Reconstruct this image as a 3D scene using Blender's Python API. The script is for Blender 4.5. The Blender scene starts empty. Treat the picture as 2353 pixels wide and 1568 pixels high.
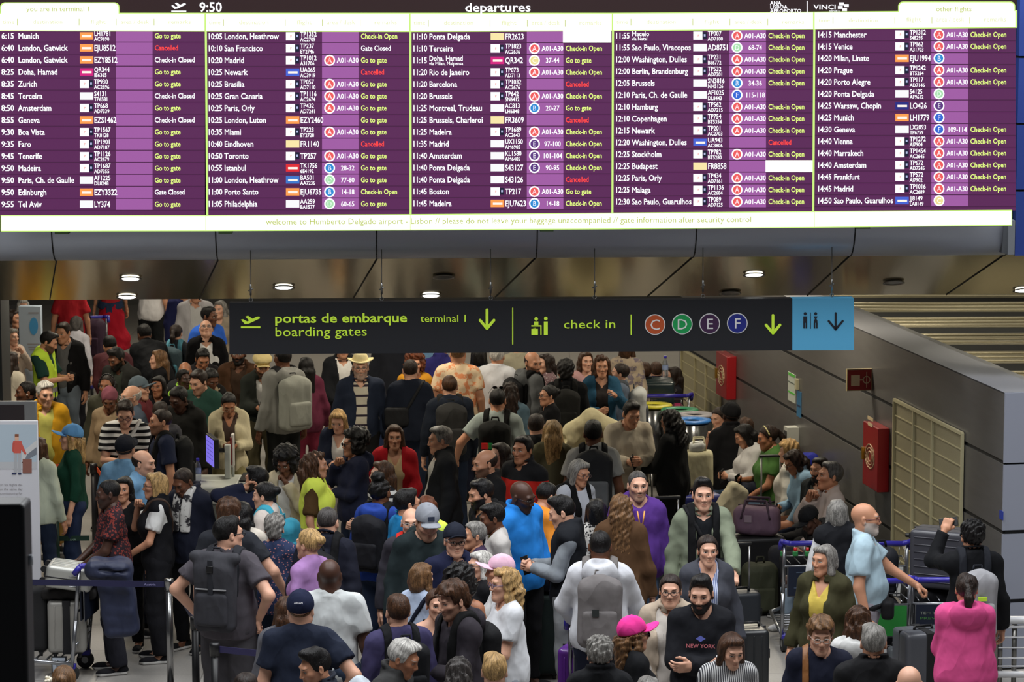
import bpy, bmesh, math, random
import numpy as np
from mathutils import Matrix, Vector
sc = bpy.context.scene
COL = sc.collection
# ---------------------------------------------------------------- camera, world, lights, exposure
FPX, W0, H0, CAMH = 6800.0, 2353.0, 1568.0, 6.2
PITCH = math.atan2(884.0, FPX)
ROLL = math.radians(0.10)
cam_d = bpy.data.cameras.new('camera')
cam_d.sensor_width = 36.0
cam_d.lens = FPX / W0 * 36.0
cam_d.clip_end = 300
cam_d.dof.use_dof = True
cam_d.dof.focus_distance = 24.0
cam_d.dof.aperture_fstop = 8.0
cam = bpy.data.objects.new('camera', cam_d)
COL.objects.link(cam)
CFW = np.array([0, math.cos(PITCH), -math.sin(PITCH)])
_up = np.array([0, math.sin(PITCH), math.cos(PITCH)])
_rt = np.array([1.0, 0, 0])
CRT = _rt * math.cos(ROLL) - _up * math.sin(ROLL)
CUP = _up * math.cos(ROLL) + _rt * math.sin(ROLL)
cam.matrix_world = Matrix(((CRT[0], CUP[0], -CFW[0], 0), (CRT[1], CUP[1], -CFW[1], 0), (CRT[2], CUP[2], -CFW[2], CAMH), (0, 0, 0, 1)))
sc.camera = cam
def ray(px, py):
    return CFW + CRT * ((px - W0 / 2) / FPX) - CUP * ((py - H0 / 2) / FPX)
def at_z(px, py, z):
    d = ray(px, py); t = (z - CAMH) / d[2]
    return np.array([d[0] * t, d[1] * t, z])
def at_y(px, py, y):
    d = ray(px, py); t = y / d[1]
    return np.array([d[0] * t, y, CAMH + d[2] * t])
world = bpy.data.worlds.new('world'); sc.world = world
world.use_nodes = True
world.node_tree.nodes['Background'].inputs[0].default_value = (0.80, 0.86, 1.0, 1)
world.node_tree.nodes['Background'].inputs[1].default_value = 0.04
sc.view_settings.view_transform = 'Standard'
sc.view_settings.look = 'None'
sc.view_settings.exposure = 0.0
sc.view_settings.gamma = 1.0
def area(name, loc, sx, sy, power, col, rot=(0, 0, 0), spread=180):
    l = bpy.data.lights.new(name, 'AREA'); l.shape = 'RECTANGLE'; l.size = sx; l.size_y = sy
    l.energy = power; l.color = col; l.spread = math.radians(spread)
    o = bpy.data.objects.new(name, l); o.location = loc; o.rotation_euler = rot
    COL.objects.link(o); return o
# lamps under the high hall ceiling (front) and under the low ceiling beyond the bulkhead
for i, x in enumerate((-4.5, 0.5, 5.5)):
    area('hall_lamp', (x, 18.0, 9.2), 2.2, 5.0, 430, (0.96, 0.98, 1.0))
    area('hall_lamp', (x, 24.0, 9.4), 2.2, 2.0, 335, (0.96, 0.98, 1.0))
for y in (29.8, 33.0, 37.0, 41.5, 46.0):
    for x in (-5.0, -1.2, 2.6):
        area('low_ceiling_lamp', (x, y, 3.42), 0.5, 0.5, 50, (1.0, 0.90, 0.72))
for y in (29.5, 34.5): area('roof_strip_lamp', (8.0, y, 3.45), 8.0, 0.3, 42, (1.0, 0.95, 0.8))
# ---------------------------------------------------------------- small material library
MATS = {}
def lin(c):
    return tuple(((v / 255.0) / 12.92 if v / 255.0 <= 0.04045 else ((v / 255.0 + 0.055) / 1.055) ** 2.4) for v in c)
class NT:
    """tiny node helper"""
    def __init__(s, m):
        m.use_nodes = True; s.t = m.node_tree; s.b = s.t.nodes['Principled BSDF']
    def n(s, typ, **kw):
        x = s.t.nodes.new(typ)
        for k, v in kw.items(): setattr(x, k, v)
        return x
    def put(s, sock, v):
        if v is None: return
        if hasattr(v, 'is_output') or hasattr(v, 'links'): s.t.links.new(v, sock)
        else:
            if isinstance(v, tuple) and len(v) == 3 and len(getattr(sock, 'default_value', ())) == 4: v = (*v, 1)
            sock.default_value = v
    def m(s, op, a, b=None, c=None, clamp=False):
        x = s.n('ShaderNodeMath', operation=op); x.use_clamp = clamp
        for i, v in enumerate((a, b, c)): s.put(x.inputs[i], v)
        return x.outputs[0]
    def mix(s, f, a, b):
        x = s.n('ShaderNodeMix', data_type='RGBA')
        s.put(x.inputs[0], f); s.put(x.inputs[6], a); s.put(x.inputs[7], b)
        return x.outputs[2]
    def noise(s, vec, scale, detail=2, rough=0.5):
        x = s.n('ShaderNodeTexNoise'); s.put(x.inputs['Vector'], vec)
        x.inputs['Scale'].default_value = scale; x.inputs['Detail'].default_value = detail; x.inputs['Roughness'].default_value = rough
        return x.outputs[0]
    def scale(s, vec, v):
        x = s.n('ShaderNodeVectorMath', operation='MULTIPLY'); s.put(x.inputs[0], vec); x.inputs[1].default_value = v
        return x.outputs[0]
    def sstep(s, v, a, b):
        x = s.n('ShaderNodeMapRange', interpolation_type='SMOOTHSTEP'); s.put(x.inputs[0], v)
        x.inputs[1].default_value = a; x.inputs[2].default_value = b
        return x.outputs[0]
    def bump(s, h, strength, dist=0.01):
        x = s.n('ShaderNodeBump'); s.put(x.inputs['Height'], h); x.inputs['Strength'].default_value = strength; x.inputs['Distance'].default_value = dist
        s.t.links.new(x.outputs[0], s.b.inputs['Normal'])
    def obj(s):
        return s.n('ShaderNodeTexCoord').outputs['Object']
def mat(name, col, rough=0.6, metal=0.0, emit=0.0, spec=0.5, nz=0.0, nscale=30.0, bump=0.0, alpha=1.0):
    key = ('m', name, col, rough, metal, emit, nz, nscale, bump, alpha)
    if key in MATS: return MATS[key]
    m = bpy.data.materials.new(name); t = NT(m); c = lin(col)
    t.b.inputs['Base Color'].default_value = (*c, 1)
    t.b.inputs['Roughness'].default_value = rough
    t.b.inputs['Metallic'].default_value = metal
    t.b.inputs['Specular IOR Level'].default_value = spec
    if emit:
        t.b.inputs['Emission Color'].default_value = (*c, 1)
        t.b.inputs['Emission Strength'].default_value = emit
    if alpha < 1: t.b.inputs['Transmission Weight'].default_value = 1 - alpha; t.b.inputs['IOR'].default_value = 1.1
    if nz or bump:
        f = t.noise(t.obj(), nscale, 3)
        if nz:
            t.put(t.b.inputs['Base Color'], t.mix(f, tuple(v * (1 - nz) for v in c), tuple(min(1, v * (1 + nz)) for v in c)))
        if bump: t.bump(f, bump)
    MATS[key] = m; return m
def emis(name, col, s=1.0):
    key = ('e', name, col, s)
    if key in MATS: return MATS[key]
    m = bpy.data.materials.new(name); t = NT(m)
    t.b.inputs['Base Color'].default_value = (0.01, 0.01, 0.01, 1); t.b.inputs['Roughness'].default_value = 0.4
    t.b.inputs['Specular IOR Level'].default_value = 0.1
    t.b.inputs['Emission Color'].default_value = (*lin(col), 1); t.b.inputs['Emission Strength'].default_value = s
    MATS[key] = m; return m
# ---------------------------------------------------------------- objects and tags
def tag(o, label=None, cat=None, group=None, kind=None):
    if label: o['label'] = label
    if cat: o['category'] = cat
    if group: o['group'] = group
    if kind: o['kind'] = kind
    return o
def empty(name, loc=(0, 0, 0), rz=0.0, label=None, cat=None, group=None):
    o = bpy.data.objects.new(name, None); o.empty_display_size = 0.1
    o.location = loc; o.rotation_euler = (0, 0, rz); COL.objects.link(o)
    return tag(o, label, cat, group)
def link(name, me, parent=None):
    o = bpy.data.objects.new(name, me); COL.objects.link(o)
    if parent: o.parent = parent
    return o
def mesh_np(name, V, F, m, smooth=True):
    """V (n,3) array, F (k,4) or (k,3) array -> mesh"""
    me = bpy.data.meshes.new(name)
    me.vertices.add(len(V)); me.vertices.foreach_set('co', np.asarray(V, np.float32).ravel())
    k, w = F.shape
    me.loops.add(k * w); me.loops.foreach_set('vertex_index', np.asarray(F, np.int32).ravel())
    me.polygons.add(k); me.polygons.foreach_set('loop_start', np.arange(0, k * w, w, dtype=np.int32))
    me.polygons.foreach_set('use_smooth', np.full(k, smooth, bool))
    me.update(calc_edges=True)
    if m: me.materials.append(m)
    return me
class MB:
    """collects shapes into one mesh with several materials"""
    def __init__(s): s.bm = bmesh.new(); s.mats = []
    def mi(s, m):
        if m not in s.mats: s.mats.append(m)
        return s.mats.index(m)
    def box(s, c, d, m, rot=None, bev=0.0, seg=2):
        r = bmesh.ops.create_cube(s.bm, size=1.0)
        vs = r['verts']; M = Matrix.Translation(Vector(c))
        if rot is not None: M = M @ (rot.to_4x4() if hasattr(rot, 'to_4x4') else rot)
        M = M @ Matrix.Diagonal((d[0], d[1], d[2], 1))
        bmesh.ops.transform(s.bm, matrix=M, verts=vs)
        k = s.mi(m); fs = {f for v in vs for f in v.link_faces}
        for f in fs: f.material_index = k
        if bev:
            es = list({e for v in vs for e in v.link_edges})
            g = bmesh.ops.bevel(s.bm, geom=es, offset=bev, segments=seg, affect='EDGES', profile=0.6)
            for f in g['faces']: f.material_index = k; f.smooth = True
        return s
    def cyl(s, a, b, r, m, r2=None, n=14, cap=True):
        a = Vector(a); b = Vector(b); d = b - a
        q = d.to_track_quat('Z', 'Y').to_matrix().to_4x4()
        g = bmesh.ops.create_cone(s.bm, cap_ends=cap, segments=n, radius1=r, radius2=r if r2 is None else r2, depth=d.length,
                                  matrix=Matrix.Translation((a + b) / 2) @ q)
        k = s.mi(m)
        for f in {f for v in g['verts'] for f in v.link_faces}:
            f.material_index = k; f.smooth = len(f.verts) == 4
        return s
    def path(s, pts, r, m, n=8):
        for a, b in zip(pts[:-1], pts[1:]): s.cyl(a, b, r, m, n=n)
        for p in pts[1:-1]: s.ball(p, r, m, 8)
        return s
    def ball(s, c, r, m, n=14, sc3=(1, 1, 1)):
        g = bmesh.ops.create_uvsphere(s.bm, u_segments=n, v_segments=max(6, n // 2), radius=1.0,
                                      matrix=Matrix.Translation(Vector(c)) @ Matrix.Diagonal((r * sc3[0], r * sc3[1], r * sc3[2], 1)))
        k = s.mi(m)
        for f in {f for v in g['verts'] for f in v.link_faces}: f.material_index = k; f.smooth = True
        return s
    def lathe(s, prof, m, n=32, c=(0, 0, 0)):
        k = s.mi(m); rings = []
        for r, z in prof:
            rings.append([s.bm.verts.new((c[0] + r * math.cos(2 * math.pi * i / n), c[1] + r * math.sin(2 * math.pi * i / n), c[2] + z)) for i in range(n)])
        for A, B in zip(rings[:-1], rings[1:]):
            for i in range(n):
                f = s.bm.faces.new((A[i], A[(i + 1) % n], B[(i + 1) % n], B[i])); f.material_index = k; f.smooth = True
        return s
    def poly(s, pts, m, ext=None):
        """flat polygon, optionally extruded by vector ext"""
        k = s.mi(m); vs = [s.bm.verts.new(p) for p in pts]
        f = s.bm.faces.new(vs); f.material_index = k
        if ext is not None:
            g = bmesh.ops.extrude_face_region(s.bm, geom=[f])
            nv = [e for e in g['geom'] if isinstance(e, bmesh.types.BMVert)]
            bmesh.ops.translate(s.bm, verts=nv, vec=Vector(ext))
            for e in {q for v in nv for q in v.link_faces}: e.material_index = k
        return s
    def np(s, V, F, m):
        k = s.mi(m); vs = [s.bm.verts.new(p) for p in V]
        for f in F:
            try: q = s.bm.faces.new([vs[i] for i in f]); q.material_index = k
            except ValueError: pass
        return s
    def build(s, name, parent=None, loc=None, rz=None, fix=True):
        if fix: bmesh.ops.recalc_face_normals(s.bm, faces=s.bm.faces)
        me = bpy.data.meshes.new(name); s.bm.to_mesh(me); s.bm.free()
        for m in s.mats: me.materials.append(m)
        o = link(name, me, parent)
        if loc is not None: o.location = loc
        if rz is not None: o.rotation_euler = (0, 0, rz)
        return o
# ---------------------------------------------------------------- signed-distance modelling (numpy) for soft shapes
class Field:
    def __init__(s, lo, hi, v):
        s.v = v; s.lo = np.asarray(lo, float)
        n = np.ceil((np.asarray(hi, float) - s.lo) / v).astype(int) + 1
        s.ax = [(s.lo[i] + v * np.arange(n[i])).astype(np.float32) for i in range(3)]
        s.F = np.full(n, 0.2, np.float32)
    def block(s, lo, hi):
        sl = []
        for i in range(3):
            a = max(0, int((lo[i] - s.lo[i]) / s.v)); b = min(len(s.ax[i]), int((hi[i] - s.lo[i]) / s.v) + 2)
            if b <= a: return None
            sl.append(slice(a, b))
        return tuple(sl)
    def xyz(s, sl=None):
        if sl is None: sl = (slice(None),) * 3
        return s.ax[0][sl[0]][:, None, None], s.ax[1][sl[1]][None, :, None], s.ax[2][sl[2]][None, None, :]
    def prim(s, p, infl=0.0, k=0.03, clip=None, sub=False):
        mg = infl + k + 2.5 * s.v
        if p[0] == 'c':
            _, a, b, ra, rb = p; r = max(ra, rb) + mg
            lo = np.minimum(a, b) - r; hi = np.maximum(a, b) + r
        else:
            c, rr = p[1], p[2]; r = (max(rr) if len(p) > 3 else np.asarray(rr)) + mg
            lo = c - r; hi = c + r
        sl = s.block(lo, hi)
        if sl is None: return s
        X, Y, Z = s.xyz(sl)
        if p[0] == 'c':
            ab = b - a; L2 = max(1e-9, float(ab @ ab))
            t = np.clip(((X - a[0]) * ab[0] + (Y - a[1]) * ab[1] + (Z - a[2]) * ab[2]) / L2, 0, 1)
            d = np.sqrt((X - a[0] - t * ab[0]) ** 2 + (Y - a[1] - t * ab[1]) ** 2 + (Z - a[2] - t * ab[2]) ** 2) - (ra + t * (rb - ra)) - infl
        else:
            x, y, z = X - c[0], Y - c[1], Z - c[2]
            if len(p) > 3:
                R = p[3]
                x, y, z = (R[0, 0] * x + R[1, 0] * y + R[2, 0] * z, R[0, 1] * x + R[1, 1] * y + R[2, 1] * z, R[0, 2] * x + R[1, 2] * y + R[2, 2] * z)
            if p[0] == 'e':
                q = np.asarray(rr) + infl
                k0 = np.sqrt((x / q[0]) ** 2 + (y / q[1]) ** 2 + (z / q[2]) ** 2) + 1e-6
                k1 = np.sqrt((x / q[0] ** 2) ** 2 + (y / q[1] ** 2) ** 2 + (z / q[2] ** 2) ** 2) + 1e-6
                d = k0 * (k0 - 1) / k1
            else:                                   # rounded box 'b': (tag, c, half, R, round)
                rd = p[4]
                qx, qy, qz = np.abs(x) - rr[0] + rd, np.abs(y) - rr[1] + rd, np.abs(z) - rr[2] + rd
                d = np.sqrt(np.maximum(qx, 0) ** 2 + np.maximum(qy, 0) ** 2 + np.maximum(qz, 0) ** 2) + np.minimum(np.maximum(np.maximum(qx, qy), qz), 0) - rd - infl
        if clip is not None:                        # (point, normal): keep the side against the normal
            for q, n in clip:
                d = np.maximum(d, (X - q[0]) * n[0] + (Y - q[1]) * n[1] + (Z - q[2]) * n[2])
        F = s.F[sl]
        if sub:
            h = np.clip(0.5 + 0.5 * (F + d) / k, 0, 1); s.F[sl] = F * h - d * (1 - h) + k * h * (1 - h)
        else:
            h = np.clip(0.5 + 0.5 * (F - d) / k, 0, 1); s.F[sl] = F * (1 - h) + d * h - k * h * (1 - h)
        return s
    def cut(s, d): s.F = np.maximum(s.F, d); return s
    def wrinkle(s, amp, seed, fr=(22, 60), n=3):
        r = np.random.RandomState(seed); X, Y, Z = s.xyz(); w = 0
        for i in range(n):
            u = r.normal(size=3); u /= np.linalg.norm(u); u[2] *= 0.8; f = r.uniform(*fr)
            v = r.normal(size=3); g = r.uniform(8, 20)
            w = w + np.sin(f * (u[0] * X + u[1] * Y + u[2] * Z) + 1.6 * np.sin(g * (v[0] * X + v[1] * Y + v[2] * Z) * 0.6 + i) + r.uniform(0, 6))
        s.F = s.F + (amp / n) * w.astype(np.float32); return s
    def fold(s, amp, seed, n=3):
        r = np.random.RandomState(seed); X, Y, Z = s.xyz(); w = 0
        for i in range(n):
            u = r.normal(size=3); u[2] += np.sign(u[2]) * 0.6; u /= np.linalg.norm(u); f = r.uniform(12, 26); v = r.normal(size=3)
            w = w + np.abs(np.sin(f * (u[0] * X + u[1] * Y + u[2] * Z) + 1.3 * np.sin(7 * (v[0] * X + v[1] * Y + v[2] * Z) + i) + r.uniform(0, 6)))
        s.F = s.F + (amp * (w / n - 0.6)).astype(np.float32); return s
    def mesh(s):
        F = s.F
        for i in range(3):
            sl = [slice(None)] * 3
            for e in (0, -1): sl[i] = e; F[tuple(sl)] = np.maximum(F[tuple(sl)], s.v * 0.5)
        S = F < 0
        c = np.zeros(tuple(n - 1 for n in F.shape), np.uint8)
        for i in (0, 1):
            for j in (0, 1):
                for k in (0, 1): c += S[i:c.shape[0] + i, j:c.shape[1] + j, k:c.shape[2] + k]
        I = np.argwhere((c > 0) & (c < 8))
        idx = np.full(c.shape, -1, np.int32); idx[I[:, 0], I[:, 1], I[:, 2]] = np.arange(len(I))
        acc = np.zeros((len(I), 3)); cnt = np.zeros(len(I))
        for ax in range(3):
            o = [q for q in range(3) if q != ax]
            for i in (0, 1):
                for j in (0, 1):
                    d0 = np.zeros(3, int); d0[o[0]] = i; d0[o[1]] = j; d1 = d0.copy(); d1[ax] = 1
                    A = I + d0; B = I + d1
                    f0 = F[A[:, 0], A[:, 1], A[:, 2]]; f1 = F[B[:, 0], B[:, 1], B[:, 2]]
                    m = (f0 < 0) != (f1 < 0)
                    t = np.where(m, f0 / np.where(m, f0 - f1, 1), 0)
                    p = d0[None, :] + np.zeros((len(I), 3)); p[:, ax] += t
                    acc += p * m[:, None]; cnt += m
        V = s.lo + s.v * (I + acc / np.maximum(cnt, 1)[:, None])
        Q = []
        for ax in range(3):
            o = [q for q in range(3) if q != ax]
            a = [slice(None)] * 3; b = [slice(None)] * 3; a[ax] = slice(0, -1); b[ax] = slice(1, None)
            for q in o: a[q] = slice(1, -1); b[q] = slice(1, -1)
            A, B = S[tuple(a)], S[tuple(b)]
            E = np.argwhere(A != B)
            if not len(E): continue
            fl = A[E[:, 0], E[:, 1], E[:, 2]]
            def cell(di, dj):
                C = E.copy(); C[:, o[0]] += di; C[:, o[1]] += dj
                return idx[C[:, 0], C[:, 1], C[:, 2]]
            q = np.stack([cell(0, 0), cell(1, 0), cell(1, 1), cell(0, 1)], 1)
            if ax == 1: fl = ~fl
            q[~fl] = q[~fl][:, ::-1]
            Q.append(q)
        Q = np.concatenate(Q) if Q else np.zeros((0, 4), int)
        return V, Q
def rotx(a): c, s = math.cos(a), math.sin(a); return np.array([[1, 0, 0], [0, c, -s], [0, s, c]])
def roty(a): c, s = math.cos(a), math.sin(a); return np.array([[c, 0, s], [0, 1, 0], [-s, 0, c]])
def rotz(a): c, s = math.cos(a), math.sin(a); return np.array([[c, -s, 0], [s, c, 0], [0, 0, 1]])
A3 = lambda *v: np.array(v, float)
def cp(a, b, ra, rb=None): return ('c', np.asarray(a, float), np.asarray(b, float), ra, ra if rb is None else rb)
def el(c, r, R=None): return ('e', np.asarray(c, float), np.asarray(r, float)) + (() if R is None else (R,))
def bx(c, h, R=None, rd=0.02): return ('b', np.asarray(c, float), np.asarray(h, float), np.eye(3) if R is None else R, rd)
# ---------------------------------------------------------------- people: head, hands, hair, clothes
SKIN = dict(p=(212, 162, 136), m=(194, 140, 110), t=(166, 112, 82), b=(106, 67, 47), d=(72, 46, 35))
HAIR = dict(k=(16, 14, 14), d=(38, 27, 22), n=(76, 50, 33), l=(118, 86, 56), y=(188, 152, 100), g=(138, 135, 130), w=(205, 202, 196), r=(104, 54, 30), s=(74, 70, 68))
def skin_mat(tone, hair, beard):
    key = ('skin', tone, hair, beard)
    if key in MATS: return MATS[key]
    m = bpy.data.materials.new('skin'); t = NT(m)
    c = lin(SKIN[tone]); hcl = tuple(v * 0.7 for v in lin(HAIR[hair]))
    at = t.n('ShaderNodeAttribute', attribute_name='hp').outputs['Vector']
    sp = t.n('ShaderNodeSeparateXYZ'); t.put(sp.inputs[0], at)
    x, y, z = t.m('ABSOLUTE', sp.outputs[0]), sp.outputs[1], sp.outputs[2]
    def ell(cx, cz, rx, rz, skew=0.0):
        zz = t.m('SUBTRACT', z, cz)
        if skew: zz = t.m('SUBTRACT', zz, t.m('MULTIPLY', t.m('SUBTRACT', x, cx), skew))
        a = t.m('POWER', t.m('DIVIDE', t.m('SUBTRACT', x, cx), rx), 2.0)
        b = t.m('POWER', t.m('ABSOLUTE', t.m('DIVIDE', zz, rz)), 2.0)
        return t.m('ADD', a, b)
    front = t.sstep(y, -0.035, -0.05)
    def mask(e, a=1.15, b=0.85): return t.m('MULTIPLY', t.sstep(e, a, b), front)
    n1 = t.noise(t.obj(), 9.0, 3)
    col = t.mix(n1, tuple(v * 0.86 for v in c), tuple(min(1, v * 1.12) for v in c))
    red = (c[0] * 0.98, c[1] * 0.72, c[2] * 0.68)
    col = t.mix(t.m('MULTIPLY', mask(ell(0.042, -0.03, 0.026, 0.024), 1.3, 0.1), 0.35), col, red)
    if beard:
        bm_ = t.m('MULTIPLY', t.sstep(t.m('SUBTRACT', z, t.m('MULTIPLY', x, 0.55)), -0.052, -0.066), t.sstep(y, 0.015, -0.005))
        bm_ = t.m('MULTIPLY', bm_, t.sstep(z, -0.145, -0.13))
        mo = mask(ell(0.0, -0.047, 0.03, 0.0075))
        bm_ = t.m('MAXIMUM', bm_, mo)
        nb = t.noise(t.obj(), 260.0, 2)
        bm_ = t.m('MULTIPLY', bm_, t.m('ADD', beard, t.m('MULTIPLY', t.m('SUBTRACT', nb, 0.5), 0.7 if beard < 0.8 else 0.2), clamp=True))
        col = t.mix(bm_, col, tuple(v * 1.2 for v in hcl))
    lip = mask(ell(0.0, -0.064, 0.0205, 0.0078))
    lc = (c[0] * 0.74, c[1] * 0.5, c[2] * 0.48)
    col = t.mix(t.m('MULTIPLY', lip, 0.6 if not beard else 0.5), col, lc)
    col = t.mix(t.m('MULTIPLY', mask(ell(0.0, -0.0645, 0.02, 0.0013)), 0.7), col, tuple(v * 0.22 for v in lc))
    col = t.mix(t.m('MULTIPLY', mask(ell(0.034, 0.0285, 0.019, 0.0042, 0.12)), 0.85), col, tuple(v * 0.9 for v in hcl))
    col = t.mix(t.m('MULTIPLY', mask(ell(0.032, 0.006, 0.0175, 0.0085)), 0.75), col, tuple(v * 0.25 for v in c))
    eye = mask(ell(0.032, 0.0035, 0.0145, 0.0055))
    col = t.mix(eye, col, (0.55, 0.53, 0.5))
    iris = t.m('MULTIPLY', t.m('MULTIPLY', t.sstep(ell(0.032, 0.0042, 0.0062, 0.0062), 1.1, 0.9), eye), front)
    col = t.mix(iris, col, (0.018, 0.012, 0.009))
    t.put(t.b.inputs['Base Color'], col)
    t.b.inputs['Roughness'].default_value = 0.48
    t.b.inputs['Specular IOR Level'].default_value = 0.4
    t.b.inputs['Subsurface Weight'].default_value = 0.0
    MATS[key] = m; return m
def hair_mat(hc):
    key = ('hair', hc)
    if key in MATS: return MATS[key]
    m = bpy.data.materials.new('hair'); t = NT(m); c = lin(HAIR[hc])
    ob = t.obj(); sp = t.n('ShaderNodeSeparateXYZ'); t.put(sp.inputs[0], ob)
    an = t.m('ARCTAN2', sp.outputs[0], t.m('ADD', sp.outputs[1], -0.02))
    cb = t.n('ShaderNodeCombineXYZ'); t.put(cb.inputs[0], t.m('MULTIPLY', an, 0.085)); t.put(cb.inputs[1], t.m('MULTIPLY', sp.outputs[2], 0.13))
    wob = t.noise(ob, 14.0, 2); t.put(cb.inputs[2], t.m('MULTIPLY', wob, 0.05))
    f1 = t.noise(cb.outputs[0], 75.0, 2, 0.5); f2 = t.noise(cb.outputs[0], 260.0, 2, 0.6)
    f = t.m('ADD', t.m('MULTIPLY', f1, 0.6), t.m('MULTIPLY', f2, 0.4))
    g = t.noise(ob, 18.0, 2)
    hi = 2.2 if hc in 'kd' else 1.5
    k = t.mix(t.sstep(f, 0.36, 0.64), tuple(v * 0.35 for v in c), tuple(min(1, v * hi) for v in c))
    k = t.mix(t.m('MULTIPLY', g, 0.5), k, tuple(v * 0.5 for v in c))
    t.put(t.b.inputs['Base Color'], k); t.b.inputs['Roughness'].default_value = 0.42
    t.b.inputs['Specular IOR Level'].default_value = 0.3
    t.bump(f, 1.0, 0.012)
    MATS[key] = m; return m
def cloth_mat(col, pat='', c2=None, rough=0.85):
    key = ('cloth', col, pat, c2, rough)
    if key in MATS: return MATS[key]
    m = bpy.data.materials.new('cloth'); t = NT(m); c = lin(col); ob = t.obj()
    k = t.mix(t.noise(ob, 6.0, 3), tuple(v * 0.92 for v in c), tuple(min(1, v * 1.07) for v in c))
    d2 = lin(c2) if c2 else (0.8, 0.8, 0.8)
    if pat in ('wide', 'short'): pat = ''
    if pat:
        sp = t.n('ShaderNodeSeparateXYZ'); t.put(sp.inputs[0], ob)
        X, Z = sp.outputs[0], sp.outputs[2]
        if pat == 'hstripe': f = t.sstep(t.m('SINE', t.m('MULTIPLY', Z, 105.0)), -0.1, 0.1)
        elif pat == 'thin': f = t.sstep(t.m('SINE', t.m('MULTIPLY', Z, 62.0)), 0.72, 0.8)
        elif pat == 'vstripe': f = t.sstep(t.m('SINE', t.m('MULTIPLY', X, 420.0)), -0.2, 0.2)
        elif pat == 'floral':
            v = t.n('ShaderNodeTexVoronoi'); v.inputs['Scale'].default_value = 44.0
            t.put(v.inputs['Vector'], ob)
            f = t.sstep(t.m('ADD', v.outputs['Distance'], t.m('MULTIPLY', t.noise(ob, 30.0, 2), 0.5)), 0.62, 0.72)
        elif pat == 'blot': f = t.sstep(t.noise(ob, 13.0, 3, 0.6), 0.5, 0.58)
        elif pat == 'dots':
            v = t.n('ShaderNodeTexVoronoi'); v.inputs['Scale'].default_value = 42.0; t.put(v.inputs['Vector'], ob)
            f = t.sstep(v.outputs['Distance'], 0.3, 0.22)
        elif pat == 'hivis':
            a = t.m('LESS_THAN', t.m('ABSOLUTE', t.m('SUBTRACT', Z, 1.02)), 0.03)
            b = t.m('LESS_THAN', t.m('ABSOLUTE', t.m('SUBTRACT', Z, 0.9)), 0.026)
            f = t.m('MAXIMUM', a, b)
        elif pat == 'sole': f = t.m('LESS_THAN', Z, -0.058)
        elif pat == 'yoke': f = t.m('GREATER_THAN', Z, 1.36)
        k = t.mix(f, k, d2)
    t.put(t.b.inputs['Base Color'], k); t.b.inputs['Roughness'].default_value = rough
    t.b.inputs['Specular IOR Level'].default_value = 0.16 if rough > 0.6 else 0.4
    r1 = t.m('ABSOLUTE', t.m('SUBTRACT', t.noise(t.scale(ob, (1.0, 1.0, 0.45)), 6.0, 1, 0.4), 0.5))
    r2 = t.noise(t.scale(ob, (1.0, 1.0, 0.6)), 11.0, 2, 0.4)
    h = t.m('ADD', t.m('MULTIPLY', r1, -1.0), t.m('MULTIPLY', r2, 0.4))
    t.bump(h, 0.9, 0.05)
    MATS[key] = m; return m
TPL = {}
def head_tpl(sex, fat, res=0.0056):
    key = ('head', sex, fat, res)
    if key in TPL: return TPL[key]
    f = Field((-0.12, -0.15, -0.19), (0.12, 0.135, 0.15), res)
    j = 1.0 if sex == 'm' else 0.9
    P = f.prim
    P(el((0, 0.017, 0.035), (0.076, 0.097, 0.087)), k=0.02)
    P(el((0, -0.03, -0.032), (0.058 * j + 0.007 * fat, 0.066, 0.09)), k=0.04)
    P(el((0, -0.073, -0.103), (0.021 * j + 0.008 * fat, 0.02, 0.018 + 0.004 * fat)), k=0.03)
    for s in (-1, 1):
        P(cp((s * (0.046 * j + 0.007 * fat), 0.0, -0.055), (s * 0.017, -0.068, -0.1), 0.018 + 0.007 * fat), k=0.03)
        P(el((s * 0.04, -0.064, -0.018), (0.022, 0.022, 0.018)), k=0.03)
    P(cp((-0.036, -0.083, 0.026), (0.036, -0.083, 0.026), 0.0155 if sex == 'm' else 0.013), k=0.02)
    for s in (-1, 1):
        P(el((s * 0.032, -0.101, 0.004), (0.02, 0.014, 0.0135)), k=0.016, sub=True)
        P(el((s * 0.032, -0.0735, 0.0035), (0.0155, 0.014, 0.0125)), k=0.006)
    P(cp((0, -0.092, 0.012), (0, -0.112, -0.028), 0.008, 0.0105), k=0.014)
    for s in (-1, 1): P(el((s * 0.012, -0.102, -0.034), (0.0095, 0.011, 0.0085)), k=0.008)
    P(cp((-0.01, -0.096, -0.0585), (0.01, -0.096, -0.0585), 0.0065), k=0.014)
    P(cp((-0.009, -0.094, -0.0695), (0.009, -0.094, -0.0695), 0.007), k=0.014)
    P(cp((-0.018, -0.1, -0.0645), (0.018, -0.1, -0.0645), 0.002), k=0.006, sub=True)
    for s in (-1, 1):
        R = rotz(s * 0.45) @ rotx(-0.15)
        P(el((s * 0.08, 0.012, -0.004), (0.011, 0.019, 0.033), R), k=0.008)
        P(el((s * 0.092, 0.004, -0.002), (0.007, 0.01, 0.019), R), k=0.006, sub=True)
    P(cp((0, 0.018, -0.06), (0, 0.026, -0.19), 0.05 if sex == 'f' else 0.057 + 0.006 * fat), k=0.035)
    V, Q = f.mesh(); TPL[key] = (V, Q); return TPL[key]
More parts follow.
